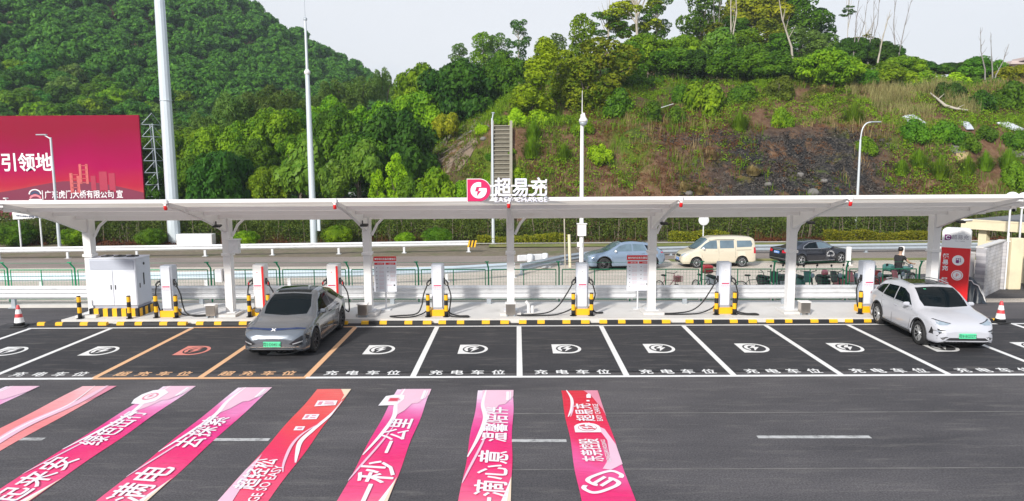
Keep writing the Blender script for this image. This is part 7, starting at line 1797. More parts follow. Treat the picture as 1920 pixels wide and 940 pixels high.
for ax, s in (('left', 1), ('right', -1)):
    PT('side_window', [(1.16, 1.12), (.84, 1.40), (.55, 1.56), (.16, 1.58), (.14, 1.10)], ax, M['glass_light']); PT('side_window', [(-.02, 1.12), (-.02, 1.57), (-.86, 1.57), (-.86, 1.12)], ax, M['glass_light'])
    PT('side_window', [(-1.04, 1.16), (-1.04, 1.55), (-1.90, 1.54), (-1.98, 1.34), (-1.92, 1.18)], ax, M['glass_light'])
    seam(bvh, root, [(.62, 1.585), (.1, 1.61), (-.9, 1.60)], s, root, 'rain_guard', .02, M['trim_black'])
    seam(bvh, root, [(1.20, 1.05), (1.05, .7), (.95, .32)], s, root); seam(bvh, root, [(.06, 1.58), (.05, .9), (.05, .32)], s, root); seam(bvh, root, [(-.95, 1.58), (-.95, .9), (-.95, .55)], s, root); seam(bvh, root, [(-1.0, 1.0), (-1.9, 1.0)], s, root, 'slide_rail', .012)
    handle(root, bvh, .20, .98, s, M['paint_beige']); handle(root, bvh, -.12, .98, s, M['paint_beige']); mirror(root, 1.0, s*.80, 1.14, M['letter_white'], s)
    PT('tail_light', [(-2.19, 1.14), (-2.06, 1.16), (-2.05, .80), (-2.19, .78)], ax, M['lamp_red'], .012)
    PT('headlight', [(s*.42, .78), (s*.74, .90), (s*.80, .78), (s*.60, .68), (s*.44, .68)], 'front', M['lamp_clear'], .012)
PT('grille', [(-.38, .76), (.38, .76), (.34, .62), (-.34, .62)], 'front', M['chrome'], .01); PT('grille_slot', [(-.34, .72), (.34, .72), (.32, .66), (-.32, .66)], 'front', M['trim_black'], .016)
PT('lower_grille', [(-.5, .40), (.5, .40), (.46, .30), (-.46, .30)], 'front', M['trim_black'], .01)
plate(root, 2.235, .50, math.pi/2, '粤S·A8156', M['plate_blue'], M['letter_white'])

# --- black sedan
sp = dict(L=4.90, W=1.86, paint=M['paint_black'], wr=.335, arch=.385, wheels=(1.43, -1.42), rim='five', rimm=M['rim_silver'],
  top=[(-2.45, .78), (-2.40, 1.0), (-2.25, 1.05), (-1.75, 1.08), (-1.5, 1.13), (-.85, 1.38), (-.3, 1.45), (.15, 1.44), (.55, 1.32), (1.08, 1.03), (1.25, .97), (1.8, .90), (2.2, .80), (2.4, .68), (2.45, .58)],
  belt=[(-2.45, .74), (-2.3, .98), (-1.6, 1.0), (0, .95), (1.1, .91), (1.9, .82), (2.3, .68), (2.45, .54)],
  plan=[(-2.45, .78), (-2.35, .88), (-2.0, .97), (-1.3, 1.0), (1.3, 1.0), (1.85, .97), (2.2, .90), (2.37, .80), (2.45, .64)],
  bottom=[(-2.45, .34), (-2.2, .24), (1.9, .19), (2.3, .20), (2.45, .28)],
  shf=[(-2.45, .74), (-1.7, .76), (-1.0, .68), (.3, .70), (1.05, .78), (1.4, .80), (2.45, .70)], dsh=[(-2.45, .03), (-1.6, .04), (-.8, .08), (.2, .08), (1.05, .05), (1.4, .03), (2.45, .03)])
ang = math.atan2(40.76-39.6, 18.53-15.65)*.8
cx, cy = 16.85, 41.1
root, PT, bvh, body = make_car('black_sedan', 'black sedan with white lettering on its door driving on the far road', 'car', sp, (cx, cy, -.45), ang, .94)
PT('windscreen', [(1.06, -.60), (1.14, 0), (1.06, .60), (.84, .62), (.40, .52), (.36, 0), (.40, -.52), (.84, -.62)], 'top', M['glass_car'])
PT('rear_window', [(-1.0, -.5), (-.98, 0), (-1.0, .5), (-1.5, .56), (-1.56, 0), (-1.5, -.56)], 'top', M['glass_car'])
for ax, s in (('left', 1), ('right', -1)):
    PT('side_window', [(.84, 1.0), (.45, 1.24), (.10, 1.33), (-.22, 1.34), (-.22, .99)], ax, M['glass_light']); PT('side_window', [(-.28, .99), (-.28, 1.34), (-.70, 1.30), (-1.12, 1.12), (-1.22, 1.01)], ax, M['glass_car'])
    seam(bvh, root, [(.92, .975), (0, .975), (-1.3, 1.0)], s, root, 'window_trim', .016, M['chrome']); seam(bvh, root, [(.90, 1.0), (.48, 1.265), (.1, 1.365), (-.25, 1.37), (-.72, 1.325), (-1.15, 1.14), (-1.3, 1.0)], s, root, 'window_trim', .014, M['chrome'])
    handle(root, bvh, -.05, .86, s, M['trim_black']); handle(root, bvh, -.95, .88, s, M['trim_black']); mirror(root, .78, s*.86, 1.02, M['paint_black'], s)
    seam(bvh, root, [(.95, .27), (0, .26), (-.95, .27)], s, root, 'sill_trim', .014, M['chrome'])
    PT('tail_light', [(s*.42, .90), (s*.78, .95), (s*.80, .78), (s*.46, .76)], 'rear', M['lamp_red'], .01); PT('headlight', [(s*.45, .72), (s*.82, .80), (s*.84, .68), (s*.50, .64)], 'front', M['lamp_clear'], .01)
    PT('tail_light', [(-2.38, .94), (-2.16, .95), (-2.16, .80), (-2.38, .80)], ax, M['lamp_red'], .01)
PT('trunk_bar', [(-.38, .95), (.38, .95), (.36, .90), (-.36, .90)], 'rear', M['chrome'], .012)
PT('bumper_line', [(-.8, .44), (.8, .44), (.8, .40), (-.8, .40)], 'rear', M['chrome'], .012)
plate(root, -2.475, .78, -math.pi/2, '粤S·8E152', M['plate_blue'], M['letter_white'])
yw = -.945
for k, ch in enumerate('东莞代驾服务热线'):
    a = RAD(160-k*20); text(ch, .10, M['letter_white'], root, (.62+.24*math.cos(a), yw, .52+.24*math.sin(a)), (math.pi/2, -(a-math.pi/2), 0), name='door_lettering')
text('4008 1200', .13, M['letter_white'], root, (.62, yw, .48), UPRIGHT, name='door_lettering')

# ------------------------------------------------------------------ two-wheelers behind the fence
for nm, c in (('pink', (.55, .16, .20)), ('red', (.42, .02, .03)), ('white', (.62, .64, .68)), ('dark', (.03, .035, .04)), ('teal', (.05, .16, .15)), ('orange', (.55, .20, .06))):
    M['bike_'+nm] = mat('bike_'+nm, c, .35, var=.05, coat=.4)
def wheel2(root, x, r, w, name='wheel', spokes=8):
    e = empty(name, (x, 0, r)); e.parent = root; Mx = Matrix.Rotation(math.pi/2, 4, 'X')
    mb = MB(); ring = [(r*.92*math.cos(t), 0, r*.92*math.sin(t)) for t in np.linspace(0, 2*math.pi, 25)]; mb.tube(ring, w/2, n=6, cap=False); mb.build('tyre', M['rubber'], e)
    mb = MB(); ring = [(r*.74*math.cos(t), 0, r*.74*math.sin(t)) for t in np.linspace(0, 2*math.pi, 21)]; mb.tube(ring, .012 if w < .06 else .022, n=5, cap=False)
    for k in range(spokes): t = 2*math.pi*k/spokes; mb.tube([(0, 0, 0), (r*.74*math.cos(t), 0, r*.74*math.sin(t))], .005 if w < .06 else .012, n=4)
    mb.lathe([(.05, -.04), (.05, .04)], n=10, M=Mx); mb.build('rim', M['rim_silver'], e)
def scooter(x, y, rz, col, label, box=None, basket=None, helmet=None, z=0.0):
    r = empty('scooter', (x, y, z), rz, label, 'scooter', 'scooters and bicycles parked behind the fence'); m = M['bike_'+col]
    wheel2(r, .58, .23, .09); wheel2(r, -.52, .23, .10)
    mb = MB(); mb.tube([(.58, 0, .23), (.50, 0, .55), (.40, 0, .95)], [.035, .035, .03], n=8); mb.build('fork', M['trim_black'], r)
    mb = MB(); mb.box((.46, 0, .68), (.10, .30, .46), bev=.04, M=Matrix.Rotation(-.25, 4, 'Y') @ Matrix.Translation((-.10, 0, .06))); mb.build('leg_shield', m, r)
    mb = MB(); mb.lathe([(.06, -.02), (.10, .02), (.08, .06)], n=14, M=Matrix.Translation((.47, 0, .90)) @ Matrix.Rotation(math.pi/2, 4, 'Y')); mb.build('headlight', M['lamp_clear'], r)
    mb = MB(); mb.box((.12, 0, .28), (.62, .24, .08), bev=.03); mb.build('footboard', M['trim_black'], r)
    mb = MB(); v = []
    for xx, w, z0, z1 in ((-.10, .20, .28, .62), (-.35, .28, .32, .68), (-.70, .22, .46, .70), (-.85, .10, .58, .68)): v += [(xx, -w/2, z0), (xx, w/2, z0), (xx, w/2*.8, z1), (xx, -w/2*.8, z1)]
    f = [(0, 3, 2, 1), (12, 13, 14, 15)]+[(4*k+q, 4*k+(q+1) % 4, 4*k+4+(q+1) % 4, 4*k+4+q) for k in range(3) for q in range(4)]; mb.add(v, f); mb.build('rear_body', m, r)
    mb = MB(); mb.box((-.42, 0, .73), (.66, .25, .10), bev=.045); mb.build('seat', M['rubber'], r)
    mb = MB(); mb.tube([(.40, 0, .95), (.36, 0, 1.02)], .03, n=6); mb.tube([(.20, -.36, 1.06), (.34, -.20, 1.05), (.37, 0, 1.02), (.34, .20, 1.05), (.20, .36, 1.06)], .016, n=6); mb.build('handlebar', M['trim_black'], r)
    for s in (-1, 1):
        mb = MB(); mb.tube([(.33, s*.22, 1.06), (.33, s*.28, 1.26)], .007, n=4); mb.lathe([(.03, 0), (.055, .01), (.03, .02)], n=10, M=Matrix.Translation((.32, s*.29, 1.28)) @ Matrix.Rotation(math.pi/2, 4, 'Y')); mb.build('mirror', M['trim_black'], r)
    if box: mb = MB(); mb.box((-.80, 0, .98), (.38, .40, .34), bev=.05); mb.build('top_box', M[box], r)
    if basket: mb = MB(); mb.box((.66, 0, .86), (.24, .32, .24), bev=.02); mb.build('basket', M[basket], r)
    if helmet: mb = MB(); mb.lathe([(.02, .13), (.08, .11), (.13, .03), (.135, -.05), (.11, -.10)], n=14, c=(-.35, 0, .90)); mb.build('helmet', M[helmet], r)
    return r
def bicycle(x, y, rz, col, label, basket=True, z=0.0):
    r = empty('bicycle', (x, y, z), rz, label, 'bicycle', 'scooters and bicycles parked behind the fence')
    wheel2(r, .52, .31, .04, spokes=12); wheel2(r, -.50, .31, .04, spokes=12); m = M['bike_'+col]
    mb = MB(); mb.tube([(-.50, 0, .31), (-.10, 0, .30), (.38, 0, .78), (.52, 0, .31)], .018, n=6); mb.tube([(-.10, 0, .30), (-.24, 0, .82)], .016, n=6); mb.tube([(-.50, 0, .31), (-.20, 0, .66), (.38, 0, .74)], .014, n=6); mb.tube([(.38, 0, .74), (.33, 0, 1.0)], .014, n=6); mb.build('frame', m, r)
    mb = MB(); mb.box((-.26, 0, .85), (.24, .15, .06), bev=.028); mb.build('saddle', M['rubber'], r)
    mb = MB(); mb.tube([(.18, -.29, 1.04), (.30, -.12, 1.02), (.33, 0, 1.0), (.30, .12, 1.02), (.18, .29, 1.04)], .013, n=6); mb.build('handlebar', M['trim_black'], r)
    mb = MB(); mb.lathe([(.09, -.015), (.09, .015)], n=14, M=Matrix.Translation((-.10, .04, .30)) @ Matrix.Rotation(math.pi/2, 4, 'X')); mb.tube([(-.10, .09, .30), (-.02, .10, .16)], .012, n=4); mb.build('crank', M['galv_dull'], r)
    if basket:
        mb = MB()
        for k in range(5): mb.box((.56, 0, .72+.05*k), (.24, .30, .012))
        for yy in (-.15, -.05, .05, .15): mb.box((.67, yy, .83), (.012, .012, .24)); mb.box((.45, yy, .83), (.012, .012, .24))
        mb.build('basket', M['bike_'+basket] if isinstance(basket, str) else M['galv_dull'], r)
    return r
def bx2(u, Y): return AT(u, 560, Y).x
bicycle(bx2(1252, 28.3), 28.3, RAD(-60), 'pink', 'bicycle with pink front basket, nearest the second notice board', 'pink')
bicycle(bx2(1318, 28.4), 28.4, RAD(-70), 'dark', 'dark bicycle left of the charger below the van', False)
scooter(bx2(1344, 28.5), 28.5, RAD(-75), 'white', 'pale scooter with red and black top box hidden behind the charger below the van', box='bike_red')
bicycle(bx2(1413, 28.3), 28.3, RAD(-25), 'dark', 'bicycle seen nearly side on right of the charger below the van', False)
scooter(bx2(1444, 28.4), 28.4, RAD(-70), 'dark', 'black scooter left of the white scooter', basket='bike_dark')
scooter(bx2(1472, 28.4), 28.4, RAD(-68), 'white', 'white scooter just left of the column crossing the sedan')
scooter(bx2(1508, 28.4), 28.4, RAD(-80), 'teal', 'dark teal scooter just right of the column crossing the sedan')
scooter(bx2(1556, 28.4), 28.4, RAD(-72), 'dark', 'dark scooter with a pink helmet on its seat', helmet='bike_pink')
scooter(bx2(1586, 28.4), 28.4, RAD(-72), 'pink', 'pink scooter between the helmeted scooter and the last charger')
scooter(bx2(1640, 28.5), 28.5, RAD(-100), 'red', 'red scooter with dark green top box right of the last charger', box='bike_teal')
scooter(bx2(1668, 28.6), 28.6, RAD(-60), 'pink', 'pink-red scooter in front of the motorcyclist')

# ------------------------------------------------------------------ motorcycle and rider
def motorcycle(x, y, rz, label, z):
    r = empty('motorcycle', (x, y, z), rz, label, 'motorcycle')
    wheel2(r, .68, .31, .11); wheel2(r, -.62, .31, .13); m = M['bike_dark']
    mb = MB(); mb.tube([(.68, 0, .31), (.50, 0, .80), (.44, 0, .98)], .035, n=8); mb.build('fork', M['chrome'], r)
    mb = MB(); mb.lathe([(.02, -.30), (.13, -.22), (.17, 0), (.14, .22), (.03, .30)], n=14, M=Matrix.Translation((.16, 0, .80)) @ Matrix.Rotation(math.pi/2, 4, 'Y')); mb.build('fuel_tank', M['bike_teal'], r)
    mb = MB(); mb.box((.08, 0, .45), (.42, .28, .30), bev=.05); mb.tube([(.3, 0, .8), (-.1, 0, .30), (-.62, 0, .31)], .03, n=6); mb.build('engine', M['galv_dull'], r)
    mb = MB(); mb.tube([(.1, -.16, .35), (-.3, -.18, .28), (-.85, -.18, .36)], [.03, .04, .06], n=8); mb.build('exhaust', M['chrome'], r)
    mb = MB(); mb.box((-.36, 0, .78), (.70, .27, .10), bev=.045); mb.build('seat', M['rubber'], r)
    mb = MB(); mb.tube([(.26, -.38, 1.08), (.40, -.18, 1.08), (.44, 0, 1.0), (.40, .18, 1.08), (.26, .38, 1.08)], .016, n=6); mb.build('handlebar', M['trim_black'], r)
    mb = MB(); mb.lathe([(.05, -.03), (.11, .02), (.10, .06)], n=14, M=Matrix.Translation((.56, 0, .90)) @ Matrix.Rotation(math.pi/2, 4, 'Y')); mb.build('headlight', M['lamp_clear'], r)
    mb = MB(); mb.box((-.95, 0, .98), (.36, .40, .30), bev=.06); mb.build('top_box', M['bike_teal'], r)
    return r
RX, RY, RZ, RZZ = AT(1692, 500, 31.2).x, 31.2, RAD(28), float(base_z(31.2))
motorcycle(RX, RY, RZ, 'dark green motorcycle ridden by the person in black behind the fence', RZZ)
M['skin'] = mat('skin', (.42, .26, .18), .55, var=.05); M['shirt_black'] = mat('shirt_black', (.014, .014, .016), .85, var=.2, scale=5); M['trousers'] = mat('trousers', (.025, .028, .04), .85, var=.2, scale=5)
M['hair'] = mat('hair', (.012, .010, .009), .6); M['lip'] = mat('lip', (.30, .11, .09), .5)
def person():
    r = empty('person', (RX, RY, RZZ), RZ, 'person in a black shirt and dark trousers sitting on the motorcycle', 'person')
    V, E, Rr = [], [], []
    def n(p, rad, par=None): V.append(p); Rr.append(rad); i = len(V)-1; (E.append((par, i)) if par is not None else None); return i
    pel = n((-.30, 0, .92), .15); sp1 = n((-.27, 0, 1.12), .135, pel); ch = n((-.22, 0, 1.32), .155, sp1); nk = n((-.20, 0, 1.48), .06, ch); n1 = n((-.18, 0, 1.55), .058, nk)
    h1 = n((-.165, 0, 1.63), .085, n1); h2 = n((-.165, 0, 1.71), .092, h1); n((-.165, 0, 1.78), .06, h2); n((-.085, 0, 1.655), .02, h1)
    for s in (-1, 1):
        sh = n((-.21, s*.19, 1.40), .07, ch); el = n((-.06, s*.33, 1.17), .048, sh); wr = n((.19, s*.35, 1.10), .030, el); pm = n((.26, s*.345, 1.10), .036, wr)
        for k in range(4):
            a = n((.30, s*(.375-.02*k), 1.115-.003*k), .0095, pm); b_ = n((.322, s*(.375-.02*k), 1.09), .009, a); n((.30+.003*k, s*(.375-.02*k), 1.062), .008, b_)
        t = n((.255, s*.30, 1.09), .0105, pm); n((.28, s*.285, 1.065), .009, t)
        hp = n((-.26, s*.10, .86), .105, pel); kn = n((.14, s*.20, .72), .072, hp); an = n((.02, s*.20, .34), .045, kn); hl = n((.0, s*.20, .26), .042, an); n((.16, s*.21, .235), .034, hl)
    me = bpy.data.meshes.new('person_body'); me.from_pydata(V, E, []); ob = bpy.data.objects.new('body_source', me); COL.objects.link(ob)
    mod = ob.modifiers.new('skin', 'SKIN'); mod.use_smooth_shade = True
    for i, sv in enumerate(me.skin_vertices[0].data): sv.radius = (Rr[i], Rr[i]); sv.use_root = (i == 0)
    ob.modifiers.new('sub', 'SUBSURF').levels = 2; ob.modifiers['sub'].render_levels = 2
    dg = bpy.context.evaluated_depsgraph_get(); out = bpy.data.meshes.new_from_object(ob.evaluated_get(dg)); bpy.data.objects.remove(ob)
    out.name = 'body'; out.materials.clear()
    for k in ('skin', 'shirt_black', 'trousers', 'trim_black'): out.materials.append(M[k])
    for p in out.polygons:
        c = p.center; p.use_smooth = True
        p.material_index = 3 if c.z < .29 else (2 if c.z < .95 and c.x < .23 and not (abs(c.y) > .26 and c.z > .9) else (1 if (c.z < 1.465 and abs(c.y) < .29) else 0))
    link('body', out, r)
    mb = MB(); mb.lathe([(.098, -.04), (.108, .03), (.095, .09), (.05, .125), (.005, .13)], n=18, c=(-.178, 0, 1.70)); mb.build('hair', M['hair'], r)
    for s in (-1, 1):
        mb = MB(); mb.lathe([(.004, -.006), (.014, 0), (.004, .006)], n=8, M=Matrix.Translation((-.082, s*.033, 1.69)) @ Matrix.Rotation(math.pi/2, 4, 'Y')); mb.build('eye', M['hair'], r)
        mb = MB(); mb.lathe([(.01, -.012), (.028, 0), (.01, .012)], n=8, M=Matrix.Translation((-.17, s*.096, 1.66)) @ Matrix.Rotation(math.pi/2, 4, 'X')); mb.build('ear', M['skin'], r)
    mb = MB(); mb.box((-.082, 0, 1.615), (.012, .045, .010), bev=.003); mb.build('mouth', M['lip'], r)
person()

# ------------------------------------------------------------------ banners laid on the road
def banner_mat(name, stops, seed):
    """printed gradient along the banner (V) with soft pale waves"""
    m, nt, N, L, b = new_mat(name); b.inputs['Roughness'].default_value = .42; b.inputs['Specular IOR Level'].default_value = .4
    tc = N.new('ShaderNodeTexCoord'); sx = N.new('ShaderNodeSeparateXYZ'); L.new(tc.outputs['Object'], sx.inputs[0])
    mr = N.new('ShaderNodeMapRange'); mr.inputs[1].default_value = 0; mr.inputs[2].default_value = 7.6; L.new(sx.outputs['Y'], mr.inputs[0])
    no = N.new('ShaderNodeTexNoise'); no.inputs['Scale'].default_value = .8; no.inputs['Detail'].default_value = 2; mp = N.new('ShaderNodeMapping'); mp.inputs['Location'].default_value = (seed*3.1, seed*1.7, 0); mp.inputs['Scale'].default_value = (1.6, .8, 1)
    L.new(tc.outputs['Object'], mp.inputs['Vector']); L.new(mp.outputs['Vector'], no.inputs['Vector'])
    ad = N.new('ShaderNodeMath'); ad.operation = 'MULTIPLY_ADD'; ad.inputs[1].default_value = .34; L.new(no.outputs['Fac'], ad.inputs[0])
    sb = N.new('ShaderNodeMath'); sb.operation = 'SUBTRACT'; sb.inputs[1].default_value = .17; L.new(mr.outputs[0], sb.inputs[0]); L.new(sb.outputs[0], ad.inputs[2])
    # across: the right edge runs paler
    rp = N.new('ShaderNodeValToRGB'); cr = rp.color_ramp
    while len(cr.elements) < len(stops): cr.elements.new(.5)
    for e_, (p_, c_) in zip(cr.elements, stops): e_.position = p_; e_.color = tuple(c_)+(1,)
    L.new(ad.outputs[0], rp.inputs['Fac']); L.new(rp.outputs['Color'], b.inputs['Base Color'])
    n2 = N.new('ShaderNodeTexNoise'); n2.inputs['Scale'].default_value = 3.5; n2.inputs['Detail'].default_value = 3; m2 = N.new('ShaderNodeMapping'); m2.inputs['Rotation'].default_value = (0, 0, .5); m2.inputs['Scale'].default_value = (.5, 2.6, 1); L.new(tc.outputs['Object'], m2.inputs['Vector']); L.new(m2.outputs['Vector'], n2.inputs['Vector'])
    bp = N.new('ShaderNodeBump'); bp.inputs['Strength'].default_value = .8; bp.inputs['Distance'].default_value = .025; L.new(n2.outputs['Fac'], bp.inputs['Height']); L.new(bp.outputs['Normal'], b.inputs['Normal'])
    return m
PINK = [(.0, (.80, .27, .33)), (.28, (.76, .07, .20)), (.48, (.72, .010, .14)), (.68, (.70, .02, .22)), (.84, (.74, .24, .50)), (.97, (.80, .66, .78))]
SALMON = [(.0, (.80, .40, .40)), (.4, (.80, .29, .28)), (.7, (.78, .22, .23)), (.9, (.80, .34, .36)), (1.0, (.80, .44, .48))]
RED = [(.0, (.80, .18, .23)), (.30, (.76, .05, .14)), (.5, (.72, .012, .09)), (.72, (.72, .05, .06)), (.95, (.74, .12, .11))]
CRIM = [(.0, (.74, .03, .20)), (.25, (.70, .012, .14)), (.42, (.72, .08, .28)), (.55, (.70, .010, .10)), (.8, (.66, .005, .045)), (1.0, (.60, .005, .025))]
M['print_white'] = mat('print_white', (.80, .76, .80), .45, var=.03)
M['print_cream'] = mat('print_cream', (.78, .62, .46), .45, var=.05, scale=1)
M['print_pale'] = mat('print_pale', (.76, .48, .60), .45, var=.08, scale=2)
M['print_rose'] = mat('print_rose', (.70, .24, .34), .45, var=.12, scale=2)
M['print_red'] = mat('print_red', (.58, .04, .08), .45)
Y0B = 9.2
def banner(xl, xr, xlb, ytop, stops, seed, label, words=(), deco=(), w_override=None):
    """xl..xr at the far end, xlb = left edge near the camera; local origin at the near left corner, local Y runs away from the camera"""
    w = xr-xl; Lb = ytop-Y0B; sh = (xl-xlb)/Lb*(ytop-Y0B)/(ytop-10.93)
    r = empty('banner', (xl-sh, Y0B, 0), math.atan2(-sh, Lb), label, 'banner', 'printed banners spread on the road'); rg = random.Random(seed)
    nx, ny = 7, 60; v = []; f = []
    ph = [rg.uniform(0, 6) for _ in range(6)]
    def zz(x, y): return .006+.003*(math.sin(y*3.1+ph[0]+x*2)+1)*.5+.004*max(0, math.sin(y*1.3+ph[1])*math.sin(x*5+ph[2]+y))
    for j in range(ny+1):
        for i in range(nx+1):
            x = w*i/nx; y = Lb*j/ny; ex = .012*math.sin(y*2.3+ph[3]) if i in (0, nx) else 0; v.append((x+ex, y, zz(x, y)))
    for j in range(ny):
        for i in range(nx): a = j*(nx+1)+i; f.append((a, a+1, a+nx+2, a+nx+1))
    mb = MB(); mb.add(v, f, 0, True); sheet = mb.build('sheet', banner_mat('banner_print', stops, seed), r)
    for (t, size, x, y, mm, sx_, sy_, off, shear) in words:
        text(t, size, M[mm], r, (x*w, y, .0245), (0, 0, math.pi/2), bold=off, align='LEFT', sx=sx_, sy=sy_, shear=shear)
    for d in deco:
        if d[0] == 'ribbon':     # (points as x-fraction, y, width) pale wave printed across the sheet
            P = smooth_path([Vector((p[0]*w, p[1], 0)) for p in d[1]], 8); n = len(P); v = []; f = []
            for k, p in enumerate(P):
                t = (P[min(k+1, n-1)]-P[max(k-1, 0)]).normalized(); nn = Vector((-t.y, t.x, 0)); hw = d[2]*(.25+.75*math.sin(math.pi*k/(n-1)))/2
                for q in (p+nn*hw, p-nn*hw): v.append((min(w, max(0, q.x)), min(Lb, max(0, q.y)), d[4] if len(d) > 4 else .019))
            for k in range(n-1): f.append((2*k, 2*k+1, 2*k+3, 2*k+2))
            mb = MB(); mb.add(v, f); mb.build('printed_wave', M[d[3]], r)
        elif d[0] == 'poly':
            mb = MB(); pl = [(p[0]*w, p[1], d[3] if len(d) > 3 else .0175) for p in d[1]]; mb.add(pl, [tuple(range(len(pl)))]); mb.build('printed_panel', M[d[2]], r)
    return r
fan = lambda yt: ('poly', [(0.12, yt), (1, yt), (1, yt-.45), (.78, yt-1.0), (.62, yt-1.05), (.5, yt-1.5), (.28, yt-1.9), (.16, yt-1.2)], 'print_pale', .0168)
nearcream = ('poly', [(1, 0), (1, 2.6), (.97, 2.45), (.86, 1.4), (.80, .5), (.78, 0)], 'print_cream', .0168)
nearwhite = ('poly', [(.80, 0), (.985, 2.5), (.86, 1.9), (.70, 1.2), (.56, 0)], 'print_white', .0172)
edge = lambda L_: ('ribbon', [(.22, L_), (.18, L_-1.0), (.30, L_-1.9), (.20, L_-2.9), (.02, L_-3.9)], .10, 'print_white')
edge2 = lambda L_: ('ribbon', [(.42, L_-2.4), (.30, L_-3.3), (.10, L_-4.4), (.0, L_-5.0)], .05, 'print_pale', .0195)
tag_ = lambda L_: ('poly', [(.80, L_-.12), (.88, L_-.12), (.88, L_-.75), (.80, L_-.75)], 'print_white', .020)
tag2 = lambda L_: ('poly', [(.90, L_-.12), (.93, L_-.12), (.93, L_-.70), (.90, L_-.70)], 'print_white', .020)
Lg = 7.5
CAL = .009
banner(-12.46-.08, -11.70, -12.75, 17.0, PINK, 1, 'pale pink banner cut by the left edge, first of the row', (), (fan(7.8), edge(7.8)))
banner(-10.64, -9.80, -10.82, 17.0, SALMON, 2, 'plain salmon banner with one pale wave, second of the row', (), (('ribbon', [(.72, 7.8), (.74, 6.6), (.50, 5.2), (.62, 4.0), (.95, 2.8)], .24, 'print_pale'), ('ribbon', [(.35, 7.8), (.62, 6.4), (.46, 5.0), (.66, 3.4), (.98, 2.6)], .05, 'print_white', .0195), ('poly', [(.78, 7.78), (1, 7.78), (1, 7.0), (.92, 6.6)], 'print_rose', .0168)))
banner(-8.65, -7.85, -8.84, 16.95, PINK, 3, 'pink banner with a white hexagon and calligraphy, third of the row',
       (('早起来安', .56, .74, .95, 'print_white', 1.12, 1.05, CAL, .15), ('绿色出行', .50, .72, 4.0, 'print_white', .95, 1.05, CAL, .15)),
       (fan(7.75), edge(7.75), edge2(7.75), nearcream, nearwhite, tag_(7.75), tag2(7.75), ('poly', [(-.22, 6.75), (-.10, 6.45), (.24, 6.4), (.48, 6.62), (.48, 7.25), (.2, 7.5), (-.08, 7.4), (-.22, 7.1)], 'print_white', .0215), ('poly', [(.13+.19*math.cos(t), 6.95+.26*math.sin(t)) for t in np.linspace(0, 6.2, 18)], 'print_rose', .0235), ('poly', [(.13+.14*math.cos(t), 6.95+.19*math.sin(t)) for t in np.linspace(0, 6.2, 18)], 'print_white', .0255), ('poly', [(.10, 7.08), (.04, 6.93), (.12, 6.93), (.09, 6.82), (.22, 6.98), (.14, 6.98), (.18, 7.08)], 'print_rose', .0275)))
banner(-6.76, -5.94, -6.92, 16.82, PINK, 4, 'pink banner with bold white calligraphy, fourth of the row',
       (('充满电', .66, .80, .95, 'print_white', 1.05, 1.0, CAL, .15), ('去探索', .56, .74, 3.85, 'print_white', 1.02, 1.0, CAL, .15)), (fan(7.62), edge(7.62), edge2(7.62), nearcream, nearwhite, tag_(7.62), tag2(7.62)))
banner(-4.80, -3.99, -4.95, 16.68, RED, 5, 'red banner with three small white label boxes, fifth of the row',
       (('超轻松', .42, .50, 2.10, 'print_white', 1.0, 1.0, .008, .1), ('CHARGE SO EASY', .25, .80, .95, 'print_white', 1.05, 1.0, .003, .0)),
       (('ribbon', [(1.0, 6.6), (.98, 5.8), (.80, 4.8), (.72, 4.2), (.86, 3.6), (.98, 3.2)], .10, 'print_white'), ('ribbon', [(.86, 5.2), (.62, 4.6), (.58, 4.0), (.72, 3.2), (.86, 2.8)], .06, 'print_pale', .0195),
        ('poly', [(.70, 7.46), (1, 7.46), (1, 6.9), (.95, 6.6), (.93, 7.0)], 'print_cream', .0175), ('poly', [(.0, 2.9), (.0, 1.4), (.45, .0), (.62, 0), (.3, 1.7), (.06, 3.6)], 'print_pale', .0172),
        ('poly', [(.30, 6.62), (.86, 6.62), (.90, 6.30), (.34, 6.22)], 'print_white', .020), ('poly', [(.28, 5.72), (.66, 5.72), (.68, 5.42), (.30, 5.40)], 'print_white', .020), ('poly', [(.30, 5.0), (.54, 5.0), (.56, 4.78), (.32, 4.78)], 'print_white', .020),
        ('poly', [(.54, 6.54), (.78, 6.52), (.79, 6.46), (.55, 6.48)], 'print_rose', .022), ('poly', [(.56, 6.42), (.84, 6.40), (.84, 6.34), (.56, 6.36)], 'print_rose', .022), ('poly', [(.38, 6.54), (.48, 6.54), (.49, 6.32), (.39, 6.32)], 'print_rose', .022),
        ('poly', [(.48, 5.66), (.60, 5.65), (.60, 5.60), (.48, 5.61)], 'print_rose', .022), ('poly', [(.48, 5.54), (.62, 5.53), (.62, 5.48), (.48, 5.49)], 'print_rose', .022), ('poly', [(.34, 5.66), (.42, 5.66), (.42, 5.48), (.34, 5.48)], 'print_rose', .022), ('poly', [(.38, 4.94), (.50, 4.94), (.50, 4.84), (.38, 4.84)], 'print_rose', .022)))
banner(-2.88, -2.07, -3.04, 16.64, PINK, 6, 'pink banner with a white tab and large spaced calligraphy, sixth of the row',
       (('一秒', .74, .86, 1.35, 'print_white', 1.28, .95, CAL, .15), ('一公里', .58, .80, 3.55, 'print_white', 1.08, .95, CAL, .15)),
       (fan(7.44), edge(7.44), edge2(7.44), nearcream, nearwhite, tag_(7.44), tag2(7.44), ('poly', [(-.28, 6.25), (-.22, 6.9), (.0, 7.0), (.30, 6.98), (.34, 6.7), (.22, 6.28)], 'print_white', .0215), ('poly', [(-.08, 6.52), (.20, 6.52), (.20, 6.78), (-.08, 6.78)], 'print_rose', .0235), ('poly', [(-.05, 6.56), (.17, 6.56), (.17, 6.74), (-.05, 6.74)], 'print_red', .0255), ('poly', [(.20, 6.60), (.24, 6.60), (.24, 6.70), (.20, 6.70)], 'print_rose', .0235)))
